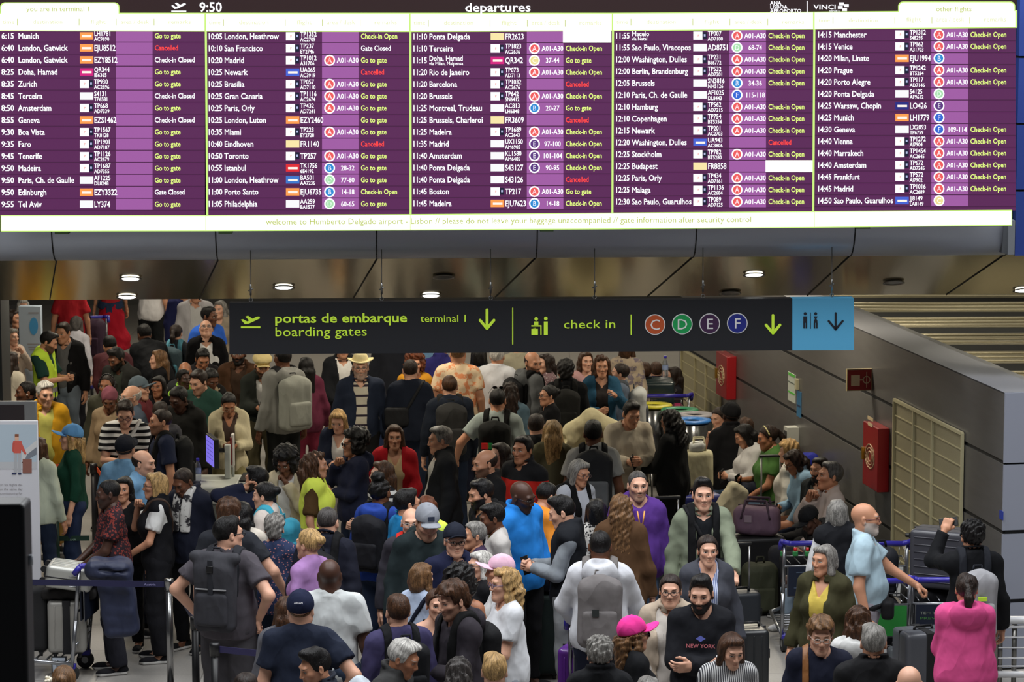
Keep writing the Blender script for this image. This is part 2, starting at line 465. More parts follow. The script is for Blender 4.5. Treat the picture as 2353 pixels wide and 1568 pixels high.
def hand_tpl(kind):
    """left hand: fingers along +y from the wrist at the origin, thumb +x, palm facing -z"""
    key = ('hand', kind)
    if key in TPL: return TPL[key]
    f = Field((-0.07, -0.05, -0.1), (0.1, 0.22, 0.06), 0.0062)
    P = f.prim
    P(cp((0, -0.04, 0), (0, 0.02, 0), 0.029, 0.027), k=0.02)
    P(bx((0, 0.052, 0), (0.041, 0.048, 0.0145), rd=0.014), k=0.018)
    curl = dict(relax=(0.35, 0.55, 0.4), grip=(1.0, 1.15, 0.7), flat=(0.08, 0.12, 0.1))[kind]
    for i, (x, L) in enumerate(((0.031, 0.07), (0.0105, 0.078), (-0.0105, 0.073), (-0.031, 0.058))):
        p = A3(x, 0.096 - 0.006 * abs(i - 1), 0.0); a = 0.0; r = 0.0095 - 0.0006 * i
        sp_ = (x) * 1.2 if kind != 'grip' else 0
        for q, (fr, c) in enumerate(zip((0.46, 0.3, 0.24), curl)):
            a += c * (1 + 0.07 * i)
            d = A3(math.sin(sp_) * math.cos(a), math.cos(a), -math.sin(a)) * L * fr
            P(cp(p, p + d, r, r - 0.0007), k=0.004 if q else 0.008); p = p + d; r -= 0.0008
    th = [A3(0.026, 0.02, -0.006), A3(0.055, 0.05, -0.016), A3(0.064, 0.082, -0.024), A3(0.062, 0.106, -0.03)]
    if kind == 'grip': th = [A3(0.026, 0.02, -0.008), A3(0.05, 0.05, -0.03), A3(0.046, 0.084, -0.046), A3(0.03, 0.1, -0.05)]
    for a, b, r in zip(th[:-1], th[1:], (0.0145, 0.0115, 0.0095)): P(cp(a, b, r, r - 0.001), k=0.008)
    V, Q = f.mesh(); TPL[key] = (V, Q); return TPL[key]
def hair_mesh(style, seed, hat=False):
    key = ('hairm', style, seed, hat)
    if key in TPL: return TPL[key]
    long_ = style in ('long', 'longw', 'pony', 'bob', 'longc', 'wavy')
    f = Field((-0.2, -0.17, -0.52 if style in ('long', 'longw', 'longc') else -0.36 if style in ('wavy', 'pony') else -0.22), (0.2, 0.28, 0.25), 0.0075)
    P = f.prim; X, Y, Z = f.xyz(); wr = 0.0025
    t = dict(buzz=0.004, short=0.007, side=0.009, quiff=0.006, messy=0.01, bald=0.004, ring=0.006).get(style, 0.012)
    C = A3(0, 0.017, 0.035)
    base = el(C, (0.076, 0.097, 0.087))
    P(base, infl=t, k=0.01)
    zl = np.interp(Y, [-0.13, -0.075, -0.05, -0.03, 0.0, 0.02, 0.07, 0.12], [0.1, 0.09, 0.072, -0.006, -0.012, -0.02, -0.055, -0.075]).astype(np.float32)
    if style in ('short', 'side', 'quiff', 'messy', 'curly'):
        P(el((0, 0.005, 0.085), (0.066, 0.083, 0.043)), infl=0.004, k=0.02)
    if style == 'side': P(el((0.02, -0.05, 0.105), (0.052, 0.042, 0.026)), k=0.02); wr = 0.005
    if style == 'quiff': P(el((0, -0.055, 0.118), (0.048, 0.036, 0.03)), k=0.02); P(el((0, 0.0, 0.11), (0.058, 0.07, 0.034)), k=0.02); wr = 0.006
    if style in ('messy', 'curly'):
        P(el((0, 0.0, 0.07), (0.083, 0.1, 0.075)), infl=0.012, k=0.02); P(el((0, -0.08, 0.075), (0.055, 0.03, 0.035)), k=0.02)
        P(el((0, 0.08, -0.02), (0.07, 0.045, 0.06)), k=0.02); wr = 0.012
        zl = zl - 0.012
    if style in ('ring', 'bald'): f.cut((Z - 0.3 * Y - 0.035).astype(np.float32))
    if style in ('bun', 'pony', 'tied', 'topknot'):
        zl = np.interp(Y, [-0.13, -0.07, -0.045, -0.02, 0.0, 0.03, 0.07, 0.12], [0.095, 0.085, 0.06, 0.01, -0.005, -0.03, -0.06, -0.08]).astype(np.float32)
    if style == 'ring': zl = np.interp(Y, [-0.02, 0.0, 0.02, 0.07, 0.12], [0.05, -0.005, -0.02, -0.055, -0.075]).astype(np.float32)
    f.cut((zl - Z) * 0.8)
    if style == 'bun': P(el((0, 0.125, 0.045), (0.042, 0.038, 0.04)), k=0.012); wr = 0.004
    if style == 'topknot': P(el((0, 0.05, 0.15), (0.06, 0.055, 0.05)), k=0.015); wr = 0.011
    if style == 'pony':
        P(el((0, 0.12, 0.04), (0.022, 0.022, 0.022)), k=0.01)
        P(cp((0, 0.125, 0.04), (0, 0.16, -0.04), 0.026, 0.036), k=0.015); P(cp((0, 0.16, -0.04), (0.01, 0.15, -0.24), 0.036, 0.014), k=0.02); wr = 0.006
    if style == 'bob':
        for s in (-1, 1): P(cp((s * 0.066, 0.0, 0.05), (s * 0.083, 0.002, -0.095), 0.026, 0.034), k=0.03)
        P(el((0, 0.07, -0.03), (0.082, 0.058, 0.1)), k=0.03); P(el((0.0, -0.045, 0.095), (0.062, 0.04, 0.028)), k=0.02); wr = 0.007
    if style in ('long', 'longw', 'longc', 'wavy'):
        lz = -0.4 if style != 'wavy' else -0.24
        for s in (-1, 1):
            P(cp((s * 0.062, -0.005, 0.05), (s * 0.082, 0.005, -0.1), 0.026, 0.03), k=0.03)
            P(cp((s * 0.08, 0.01, -0.1), (s * 0.085, 0.06, lz), 0.032, 0.024), k=0.03)
        P(el((0, 0.075, -0.04), (0.08, 0.05, 0.11)), k=0.03)
        P(cp((0, 0.09, -0.05), (0, 0.1, lz), 0.06, 0.035), k=0.03)
        P(cp((-0.045, 0.09, -0.05), (-0.05, 0.1, lz + 0.02), 0.045, 0.03), k=0.03); P(cp((0.045, 0.09, -0.05), (0.05, 0.1, lz), 0.045, 0.03), k=0.03)
        P(el((0.0, -0.05, 0.1), (0.055, 0.03, 0.022)), k=0.02)
        wr = dict(long=0.006, longw=0.012, longc=0.02, wavy=0.015)[style]
        if style == 'longc':
            for s in (-1, 1): P(el((s * 0.085, 0.04, -0.06), (0.055, 0.07, 0.13)), k=0.03)
            P(el((0, 0.1, -0.08), (0.11, 0.07, 0.16)), k=0.03)
    if style == 'afro':
        P(el((0, 0.05, 0.06), (0.125, 0.125, 0.12)), k=0.02)
        for s in (-1, 1): P(el((s * 0.085, 0.02, -0.02), (0.05, 0.07, 0.085)), k=0.03)
        P(el((0, -0.03, 0.115), (0.08, 0.06, 0.04)), k=0.02); wr = 0.02
        f.cut(np.minimum(-(Y + 0.055), np.minimum(0.062 - np.abs(X), -(Z - 0.075))))
    if style == 'curls':                               # short tight curls, fade at the sides
        P(el((0, 0.01, 0.075), (0.088, 0.1, 0.07)), k=0.02); P(el((0, 0.06, 0.03), (0.078, 0.06, 0.06)), k=0.02); wr = 0.018
    if hat: f.cut(Z - (0.02 - 0.25 * Y))
    fr = (40, 110) if wr < 0.01 else (90, 170)
    if style == 'curls': fr = (170, 240)
    if wr > 0.004: f.wrinkle(wr, seed, fr, 4)
    V, Q = f.mesh(); me = mesh_np('hair', V, Q, hair_mat('k')); TPL[key] = me; return me
def shoe_mesh():
    if 'shoe' in TPL: return TPL['shoe']
    f = Field((-0.07, -0.24, -0.1), (0.07, 0.11, 0.08), 0.008)
    f.prim(el((0, -0.12, -0.06), (0.046, 0.095, 0.042)), k=0.03); f.prim(el((0, 0.03, -0.05), (0.038, 0.06, 0.05)), k=0.03)
    f.prim(cp((0, 0.02, -0.03), (0, 0.025, 0.03), 0.042, 0.043), k=0.03); f.prim(bx((0, -0.06, -0.075), (0.044, 0.13, 0.012), rd=0.012), k=0.01)
    f.cut((-0.084 - f.xyz()[2]))
    V, Q = f.mesh(); TPL['shoe'] = mesh_np('shoe', V, Q, cloth_mat((20, 20, 22))); return TPL['shoe']
def cap_mesh(kind):
    key = ('cap', kind)
    if key in TPL: return TPL[key]
    if kind == 'cap':
        f = Field((-0.12, -0.24, -0.03), (0.12, 0.15, 0.17), 0.0065)
        f.prim(el((0, 0.017, 0.045), (0.076, 0.097, 0.087)), infl=0.017, k=0.01); X, Y, Z = f.xyz()
        f.cut((0.035 - 0.25 * Y) - Z - 0.005)
        br = np.sqrt((X / 0.075) ** 2 + ((Y + 0.1) / 0.1) ** 2) - 1
        f.F = np.minimum(f.F, np.maximum(br * 0.07, np.abs(Z - 0.055 + 3.5 * X * X + 0.28 * (Y + 0.1)) - 0.005))
        f.prim(el((0, 0.017, 0.152), (0.008, 0.008, 0.006)), k=0.004)
    elif kind == 'hat':
        f = Field((-0.17, -0.18, 0.0), (0.17, 0.2, 0.22), 0.0075); X, Y, Z = f.xyz()
        f.prim(el((0, 0.017, 0.05), (0.084, 0.105, 0.12)), infl=0.008, k=0.01); f.cut(np.maximum(Z - 0.15, 0.06 - Z))
        f.F = np.minimum(f.F, np.maximum(np.sqrt((X / 0.14) ** 2 + ((Y - 0.017) / 0.16) ** 2) * 0.14 - 0.14, np.abs(Z - 0.068 - 1.6 * X * X) - 0.006))
    elif kind == 'newsboy':
        f = Field((-0.14, -0.2, 0.0), (0.14, 0.17, 0.2), 0.007); X, Y, Z = f.xyz()
        f.prim(el((0, 0.01, 0.095), (0.112, 0.125, 0.055)), k=0.02); f.prim(el((0, 0.017, 0.05), (0.08, 0.1, 0.08)), infl=0.008, k=0.02); f.cut(0.04 - Z)
        f.F = np.minimum(f.F, np.maximum((np.sqrt((X / 0.075) ** 2 + ((Y + 0.09) / 0.075) ** 2) - 1) * 0.06, np.abs(Z - 0.055 + 3 * X * X + 0.3 * (Y + 0.1)) - 0.006))
    else:                                              # turban / beanie
        f = Field((-0.14, -0.16, -0.06), (0.14, 0.18, 0.2), 0.007); X, Y, Z = f.xyz()
        f.prim(el((0, 0.03, 0.06), (0.092, 0.112, 0.105)), k=0.02); f.cut((0.055 - 0.55 * (Y + 0.09)) - Z); f.wrinkle(0.008, 3, (50, 90))
    V, Q = f.mesh(); TPL[key] = mesh_np('cap', V, Q, cloth_mat((20, 20, 22))); return TPL[key]
def set_mat(o, m):
    o.material_slots[0].link = 'OBJECT'; o.material_slots[0].material = m
def ik(S, Wp, L1, L2, pole):
    d = Wp - S; D = float(np.linalg.norm(d))
    if D > (L1 + L2) * 0.985: d = d * ((L1 + L2) * 0.985 / D); D = (L1 + L2) * 0.985; Wp = S + d
    u = d / D; a = (L1 * L1 - L2 * L2 + D * D) / (2 * D); h = math.sqrt(max(0.0, L1 * L1 - a * a))
    p = np.asarray(pole, float); p = p - (p @ u) * u; p /= max(1e-6, np.linalg.norm(p))
    return S + a * u + h * p, Wp
# wrist (lateral, y, z) for one side, elbow pole, hand kind, thumb direction
ARM = dict(push=((0.2, -0.3, 1.0), (1.0, 0.6, -0.45), 'grip', (-1, 0, 0.2)),
    down=((0.265, -0.04, 0.865), (0.35, 1, 0), 'relax', (0, -1, 0)), phone=((0.05, -0.3, 1.17), (0.7, 0.5, -1), 'grip', (-0.3, -0.2, 1)),
    hip=((0.225, -0.005, 1.0), (1, 0.6, 0), 'grip', (0.2, 0.8, -0.3)), cross=((-0.06, -0.215, 1.15), (0.8, 0.0, -0.7), 'relax', (0, -0.3, 1)),
    chin=((0.035, -0.17, 1.43), (0.5, -0.4, -1), 'grip', (-0.3, 0.7, 0.4)), fwd=((0.2, -0.42, 1.04), (0.6, 0.5, -0.8), 'grip', (-1, 0, 0.2)),
    up=((0.14, -0.33, 1.62), (0.6, -0.2, -1), 'grip', (-0.6, 0, 0.5)), ear=((0.12, -0.05, 1.57), (0.8, -0.5, -0.6), 'grip', (0, 0.2, 1)),
    low=((0.12, -0.28, 1.0), (0.7, 0.6, -0.6), 'grip', (-0.5, -0.3, 0.8)), point=((0.1, -0.42, 1.36), (0.6, 0.1, -1), 'relax', (-0.5, 0, 0.8)),
    out=((0.42, -0.1, 0.98), (0.6, 0.8, 0), 'relax', (0, -1, 0)), lap=((0.1, -0.33, 0.98), (0.7, 0.6, -0.5), 'relax', (-1, 0, 0.2)),
    pull=((0.3, 0.1, 0.86), (0.4, 1, 0.1), 'grip', (0, -1, 0)), book=((0.1, -0.33, 1.1), (0.7, 0.5, -0.9), 'grip', (-0.3, -0.3, 0.8)))
PEOPLE = []
HFIX = {}
def build_person(p, r, label, h=1.72, sx='m', w=1.0, b=0.0, hd=(0, 0), sk='p', hr=('short', 'd'), be=0.0, gl=None, hat=None,
                 top=('tee', (60, 60, 64)), bot=('trousers', (28, 28, 34)), sh=(24, 24, 26), al='down', ar='down', leg='stand', lean=0.0,
                 tilt=0.0, twist=0.0, z0=0.0, seed=None, ty=None, vn=0.05, ex=None):
    """p: pixel of the crown of the head (fixes where the person stands), r: heading in degrees, 0 = towards the camera, 90 = to the right"""
    seed = seed if seed is not None else len(PEOPLE) * 7 + 3
    h = HFIX.get(len(PEOPLE), h)
    rs = random.Random(seed)
    fem = sx == 'f'
    S_ = h / 1.75
    drop = 0.0
    if leg == 'sit': drop = -0.42
    elif leg == 'low': drop = -0.62
    T = rotz(math.radians(twist)) @ rotx(math.radians(lean)) @ roty(math.radians(tilt))
    hipc = A3(0, 0.0, 0.93)
    def tp(q): return hipc + A3(0, 0, drop) + T @ (np.asarray(q, float) - hipc)
    zT = T[:, 2]
    Rh = T @ rotz(math.radians(hd[0])) @ rotx(math.radians(hd[1])) if abs(lean) < 30 else rotx(math.radians(lean * 0.6)) @ rotz(math.radians(hd[0])) @ rotx(math.radians(hd[1]))
    ho = tp((0, 0.012, 1.487)) + Rh @ A3(0, -0.02, 0.137)
    hs = 0.975 if fem else 1.005                        # head size
    crown = ho + Rh @ A3(0, 0.015, 0.137 if hr[0] not in ('bald', 'buzz', 'ring') else 0.126) * hs
    rz = math.radians(r)
    if ty is None:
        P = at_z(p[0], p[1], z0 + crown[2] * S_)
    else:
        P = at_y(p[0], p[1], ty)
    base = P - rotz(rz) @ (crown * S_); base[2] = z0
    Mw = Matrix.Translation(Vector(base)) @ Matrix.Rotation(rz, 4, 'Z') @ Matrix.Diagonal((S_, S_, S_, 1))
    depth = max(18.0, base[1]); v = 0.0125 * max(1.0, depth / 25.0) / 1.0
    # --- skeleton shapes
    sw = 0.15 if fem else 0.17
    sw *= 0.55 + 0.45 * w
    torso = [el(tp((0, 0.005, 0.95)), ((0.172 if fem else 0.162) * w, 0.12 * w, 0.13), T),
             el(tp((0, -0.004 - b * 0.4, 1.09)), ((0.132 if fem else 0.15) * w + b * 0.3, 0.108 * w + b * 0.6, 0.18), T),
             el(tp((0, 0.0, 1.28)), ((0.146 if fem else 0.162) * w, 0.111 * w, 0.19), T),
             cp(tp((-sw * 0.82, 0.012, 1.425)), tp((sw * 0.82, 0.012, 1.425)), 0.053 * (0.6 + 0.4 * w))]
    if fem: torso += [el(tp((s * 0.072, -0.088 * w, 1.265)), (0.066, 0.056, 0.066), T) for s in (-1, 1)]
    for s in (-1, 1): torso.append(cp(tp((0, 0.018, 1.5)), tp((s * sw * 0.8, 0.012, 1.44)), 0.042, 0.045))
    neck = cp(tp((0, 0.018, 1.42)), ho + Rh @ A3(0, 0.02, -0.02), 0.05 if fem else 0.057)
    am = (0.86 if fem else 1.0) * (0.5 + 0.5 * w)
    arms = []
    for s, a in ((1, al), (-1, ar)):
        wr_, pole, kind, th = ARM[a] if isinstance(a, str) else a
        Sh = tp((s * sw, 0.012, 1.415))
        Wt = tp((s * wr_[0] * (1.0 if wr_[0] < 0.2 else (0.55 + 0.45 * w)), wr_[1] - b * 0.3 * (wr_[1] < -0.1), wr_[2]))
        E, Wt = ik(Sh, Wt, 0.292, 0.262, T @ A3(s * pole[0], pole[1], pole[2]))
        arms.append((s, Sh, E, Wt, kind, T @ A3(s * th[0], th[1], th[2])))
    legs = []
    for s in (-1, 1):
        H = tp((s * 0.092 * w, 0.0, 0.92)) if leg in ('stand', 'walk') else A3(s * 0.1 * w, 0.0, 0.92 + drop)
        if leg == 'sit': K, An = A3(s * 0.14, -0.43, 0.50), A3(s * 0.14, -0.38 - 0.1 * rs.random(), 0.085)
        elif leg == 'low': K, An = A3(s * 0.17, -0.36, 0.47), A3(s * 0.15, -0.3, 0.085)
        elif leg == 'walk': K, An = A3(s * 0.09, -0.06 - s * 0.12, 0.50), A3(s * 0.09, 0.06 - s * 0.24, 0.10)
        else: K, An = A3(s * 0.1, -0.012 - 0.02 * rs.random(), 0.50), A3(s * (0.105 + 0.02 * rs.random()), 0.025, 0.085)
        legs.append((s, H, K, An))
    tk = (0.6 + 0.4 * w)
    thigh = lambda q: cp(q[1], q[2], 0.083 * tk, 0.056 * tk)
    shin = lambda q: cp(q[2], q[3], 0.055 * tk, 0.038 * tk)
    allp = np.array([q for a in arms for q in a[1:4]] + [q for l in legs for q in l[1:4]] + [ho, tp((0.2, 0.15, 0.95)), tp((-0.2, -0.2, 0.95)), tp((0.2, 0.15, 1.3)), tp((-0.2, -0.2, 1.3))])
    lo = allp.min(0) - 0.09; hi = allp.max(0) + 0.09; lo[2] = 0.0
    # --- body
    f = Field(lo - 0.03, hi + 0.03, max(v * 1.4, 0.018))
    for q in torso: f.prim(q, k=0.05)
    f.prim(neck, k=0.04); f.prim(el(ho + Rh @ A3(0, 0.0, 0.0), (0.05, 0.06, 0.06), Rh), k=0.03)
    for s, Sh, E, Wt, kind, th in arms:
        u = (Wt - E) / np.linalg.norm(Wt - E)
        f.prim(cp(Sh, E, 0.052 * am, 0.041 * am), k=0.035); f.prim(cp(E, Wt + u * 0.012, 0.042 * am, 0.0275), k=0.02)
    for q in legs:
        f.prim(thigh(q), k=0.05); f.prim(shin(q), k=0.025)
        f.prim(cp(q[3] + A3(0, 0, -0.04), q[3] + A3(0, -0.12, -0.055), 0.033, 0.026), k=0.03)
    f.cut(-f.xyz()[2] + 0.002)
    V, Q = f.mesh(); hp = [np.full((len(V), 3), 9.0)]; VV = [V]; QQ = [Q]; n = len(V)
    hv, hq = head_tpl(sx, 1 if w > 1.12 else 0, 0.0056 if depth < 29 else 0.0075)
    VV.append(ho + (hv * hs) @ Rh.T); hp.append(hv); QQ.append(hq + n); n += len(hv)
    hands = []
    for s, Sh, E, Wt, kind, th in arms:
        tv, tq = hand_tpl(kind); y_ = (Wt - E) / np.linalg.norm(Wt - E)
        x_ = th - (th @ y_) * y_; x_ /= max(1e-6, np.linalg.norm(x_)); z_ = np.cross(x_, y_) * s
        R = np.stack([x_, y_, z_], 1); sc_ = 0.9 if fem else 1.0
        VV.append(Wt + (tv * sc_) @ R.T); hp.append(np.full((len(tv), 3), 9.0)); QQ.append((tq if s > 0 else tq[:, ::-1]) + n); n += len(tv)
        hands.append((Wt + R @ A3(0, 0.075, -0.03), R, s))
    me = mesh_np('person', np.concatenate(VV), np.concatenate(QQ), skin_mat(sk, hr[1] if hr[0] != 'bald' or be else 'd', be))
    at = me.attributes.new('hp', 'FLOAT_VECTOR', 'POINT'); at.data.foreach_set('vector', np.concatenate(hp).astype(np.float32).ravel())
    body = link('person', me); body.matrix_world = Mw
    tag(body, label, 'person')
    Hm = Matrix([[*(Rh[i] * hs), ho[i]] for i in range(3)] + [[0, 0, 0, 1]])
    # --- hair and head wear
    if hr[0] not in ('none', 'bald') or (hr[0] == 'bald' and be == -1):
        o = link('hair', hair_mesh(hr[0], seed % 2, bool(hat)), body); o.matrix_local = Hm; set_mat(o, hair_mat(hr[1]))
    if hat:
        o = link('cap' if hat[0] == 'cap' else 'hat', cap_mesh(hat[0]), body)
        o.matrix_local = Hm @ Matrix.Rotation(math.pi, 4, 'Z') if len(hat) > 2 and hat[2] == 'rev' else Hm
        set_mat(o, cloth_mat(hat[1]))
        if len(hat) > 3:
            pm = MB(); pm.box((0, -0.087, 0.09), (0.05, 0.006, 0.032), mat('patch', hat[3]), rot=Matrix.Rotation(-0.45, 4, 'X')); q = pm.build('patch', o)
    if gl:
        g = MB(); gm = mat('spectacle_frame', gl if isinstance(gl, tuple) else (25, 22, 22), 0.3)
        for s in (-1, 1):
            ring = [(s * 0.032 + 0.023 * math.cos(a), -0.108, 0.0 + 0.018 * math.sin(a)) for a in [i * math.pi / 6 for i in range(13)]]
            g.path(ring, 0.0022, gm, n=5); g.cyl((s * 0.055, -0.106, 0.006), (s * 0.083, 0.0, 0.008), 0.0022, gm, n=5)
        g.cyl((-0.01, -0.11, 0.005), (0.01, -0.11, 0.005), 0.0022, gm, n=5)
        if gl in ('sun', 'head'):
            for s in (-1, 1): g.ball((s * 0.032, -0.106, 0.0), 1, mat('dark_lens', (12, 12, 14), 0.1), 10, (0.022, 0.004, 0.017))
        o = g.build('glasses', body); o.matrix_local = Hm if gl != 'head' else Hm @ Matrix.Translation((0, 0.06, 0.075)) @ Matrix.Rotation(-0.5, 4, 'X')
    if ex:
        g = MB(); pl = mat('accessory_' + ex, dict(headphones=(22, 22, 24), hairband=(196, 186, 130), earbuds=(220, 220, 220), earrings=(210, 206, 190))[ex], 0.4)
        if ex in ('headphones', 'hairband'):
            rr = 0.1 if ex == 'headphones' else 0.094
            g.path([(rr * 0.93 * math.cos(a), 0.01 - (0.02 if ex == 'hairband' else 0) * math.sin(a), 0.035 + rr * 1.02 * math.sin(a)) for a in [i * math.pi / 10 for i in range(11)]], 0.008, pl, n=8)
        for s in (-1, 1):
            if ex == 'headphones': g.cyl((s * 0.08, 0.012, 0.0), (s * 0.104, 0.012, 0.0), 0.034, pl); g.cyl((s * 0.094, 0.01, 0.0), (s * 0.093, 0.01, 0.05), 0.008, pl)
            elif ex != 'hairband': g.ball((s * 0.087, -0.004, -0.01 if ex == 'earbuds' else -0.042), 0.009, pl, 10)
        o = g.build(ex, body); o.matrix_local = Hm
    # --- clothes
    def local(fl):
        X, Y, Z = fl.xyz(); c = tp((0, 0, 0)); R = T
        x, y, z = X - c[0], Y - c[1], Z - c[2]
        return (R[0, 0] * x + R[1, 0] * y + R[2, 0] * z, R[0, 1] * x + R[1, 1] * y + R[2, 1] * z, R[0, 2] * x + R[1, 2] * y + R[2, 2] * z)
    def garment(name, e, hem, sleeve, m, neckr=0.07, opening=None, hood=False, collar=False, loose=0.0, long_=0.0, wr=0.005, neckz=1.475, vneck=0.0, tank=False, sd=0):
        pts = [tp((x, y, z)) for x in (-0.3, 0.3) for y in (-0.3, 0.25) for z in (hem, 1.58)]
        if sleeve: pts += [a[1] for a in arms] + [a[2] for a in arms]
        if sleeve > 1: pts += [a[3] for a in arms]
        pts = np.array(pts); g = Field(pts.min(0) - 0.1, pts.max(0) + 0.1, max(v * 1.15, 0.0145))
        for q in torso: g.prim(q, infl=e, k=0.06)
        if loose: g.prim(el(tp((0, 0.005, 1.0)), (0.17 * w + loose, 0.12 * w + loose, 0.3), T), infl=e, k=0.06)
        if long_: g.prim(el(tp((0, 0.0, 0.85)), (0.19 * w, 0.145 * w, long_), T), infl=e, k=0.06)
        X, Y, Z = local(g)
        g.cut((hem - Z).astype(np.float32))
        nk = 0.0
        g.prim(cp(tp((0, -0.012 - vneck * 0.1, neckz)), tp((0, -0.03 - vneck * 0.2, neckz + 0.15)), neckr, neckr + 0.02), k=0.008, sub=True)
        if vneck: g.cut(np.minimum(-(np.abs(X) - np.clip((Z - (1.45 - vneck)) * 0.45, -1, 0.075)), -(Y + 0.02)))
        if tank: g.cut(np.minimum(np.abs(np.abs(X) - sw * 0.5) - 0.03, Z - 1.36))
        if opening:
            wd = np.interp(Z, [hem, 1.1, 1.3, 1.48, 1.6], opening).astype(np.float32)
            g.cut(np.minimum(-(np.abs(X) - wd), -(Y + 0.03)))
        for s, Sh, E, Wt, kind, th in arms:
            if not sleeve: continue
            ua = (E - Sh) / np.linalg.norm(E - Sh)
            if sleeve <= 1:
                Ee = Sh + (E - Sh) * sleeve
                g.prim(cp(Sh, Ee + ua * 0.05, (0.056 + 0.4 * e) * am, (0.056 + 0.4 * e) * am + 0.012), infl=e * 0.5, k=0.04, clip=[(Ee, ua)])
            else:
                uf = (Wt - E) / np.linalg.norm(Wt - E); We = E + (Wt - E) * (sleeve - 1)
                g.prim(cp(Sh, E, 0.05 * am, 0.043 * am), infl=e * 0.85, k=0.045)
                g.prim(cp(E, We + uf * 0.04, 0.046 * am, 0.035 * am + 0.004), infl=e * 0.75, k=0.03, clip=[(We, uf)])
        if hood:
            g.prim(el(tp((0, 0.125, 1.46)), (0.135, 0.075, 0.11), T), k=0.03); g.prim(el(tp((0, 0.15, 1.545)), (0.07, 0.03, 0.035), T), k=0.03, sub=True)
            for s in (-1, 1): g.prim(cp(tp((s * 0.085, 0.04, 1.5)), tp((s * 0.045, -0.085, 1.43)), 0.026, 0.022), k=0.02)
        if collar:
            cr = 0.072 + e * 0.5
            ring = [tp((cr * math.sin(a), 0.012 - (cr * 0.95) * math.cos(a), 1.475 + 0.02 * (1 - math.cos(a)) + collar * 0.5)) for a in [0.35 + i * (2 * math.pi - 0.7) / 12 for i in range(13)]]
            for a_, b_ in zip(ring[:-1], ring[1:]):
                g.prim(cp(a_ - zT * 0.02, b_ - zT * 0.02, 0.014), k=0.01); g.prim(cp(a_ + zT * collar * 0.6, b_ + zT * collar * 0.6, 0.011), k=0.02)
        if wr: g.wrinkle(wr * 2.0, seed + sd, (14, 36)); g.fold(wr * 1.9, seed + sd + 1)
        V, Q = g.mesh(); o = link(name, mesh_np(name, V, Q, m), body); return o
    ty_, tc = top[0], top[1]; c2 = top[2] if len(top) > 2 else (210, 208, 204); pt = top[3] if len(top) > 3 else ''; pc = top[4] if len(top) > 4 else None
    M1 = cloth_mat(tc, pt, pc)
    if ty_ == 'tee': garment('shirt', 0.014, 0.86, 0.62, M1, 0.068, loose=0.01)
    elif ty_ == 'blouse': garment('blouse', 0.014, 0.9, 1.9, M1, 0.068, vneck=0.14)
    elif ty_ == 'half': garment('shirt', 0.013, 0.9, 1.45, M1, 0.068)
    elif ty_ == 'polo': garment('polo_shirt', 0.014, 0.86, 0.68, M1, 0.066, collar=0.02, vneck=0.1)
    elif ty_ == 'shirt': garment('shirt', 0.018, 0.86, 1.92, M1, 0.066, collar=0.025, vneck=0.08)
    elif ty_ == 'tank': garment('tank_top', 0.009, 0.92, 0, M1, 0.1, tank=True, vneck=0.1)
    elif ty_ == 'long': garment('sweater', 0.02, 0.88, 1.95, M1, 0.067, loose=0.012)
    elif ty_ == 'turtle': garment('sweater', 0.018, 0.88, 1.95, M1, 0.06, neckz=1.53, collar=0.05)
    elif ty_ == 'hoodie': garment('hoodie', 0.02, 0.86, 1.95, M1, 0.075, hood=True, loose=0.012)
    elif ty_ == 'fleece': garment('fleece_jacket', 0.021, 0.84, 1.95, M1, 0.064, collar=0.05, loose=0.01)
    elif ty_ == 'coat': garment('coat', 0.025, 0.62, 1.95, M1, 0.07, collar=0.03, long_=0.34)
    elif ty_ in ('jacket', 'cardigan', 'ocoat'):
        op = dict(jacket=[0.05, 0.05, 0.06, 0.075, 0.09], cardigan=[0.09, 0.07, 0.06, 0.07, 0.09], ocoat=[0.07, 0.06, 0.07, 0.085, 0.1])[ty_]
        if pt == 'wide': op = [0.085, 0.085, 0.09, 0.09, 0.1]; M1 = cloth_mat(tc)
        garment('top', 0.012, 0.86, 0, cloth_mat(c2, pt if pt in ('thin', 'vstripe') else '', pc), 0.066, vneck=vn, wr=0.003, sd=1)
        if pt in ('thin', 'vstripe'): M1 = cloth_mat(tc)
        garment('jacket' if ty_ != 'cardigan' else 'cardigan', 0.025, 0.62 if ty_ == 'ocoat' else 0.8, 1.95, M1, 0.074, opening=op, collar=0.0 if ty_ == 'cardigan' else 0.03, long_=0.34 if ty_ == 'ocoat' else 0, hood=False)
    elif ty_ == 'vest':
        garment('shirt', 0.016, 0.86, 1.95 if pt != 'short' else 0.62, cloth_mat(c2), 0.066, sd=1)
        garment('vest', 0.034, 0.86, 0, cloth_mat(tc), 0.074, collar=0.045)
    elif ty_ == 'hivis':
        garment('shirt', 0.014, 0.86, 0.8, cloth_mat(c2), 0.066, sd=1)
        garment('safety_vest', 0.03, 0.8, 0, cloth_mat(tc, 'hivis', (150, 150, 150)), 0.08, opening=[0.01, 0.01, 0.02, 0.07, 0.09])
    bt, bc = bot[0], bot[1]; Mb = cloth_mat(bc)
    pts = np.array([q for l in legs for q in l[1:4]] + [tp((0.25, 0.2, 1.02)), tp((-0.25, -0.2, 1.02))])
    g = Field(pts.min(0) - A3(0.12, 0.12, 0.02), pts.max(0) + 0.12, max(v * 1.5, 0.019))
    wl = local(g)
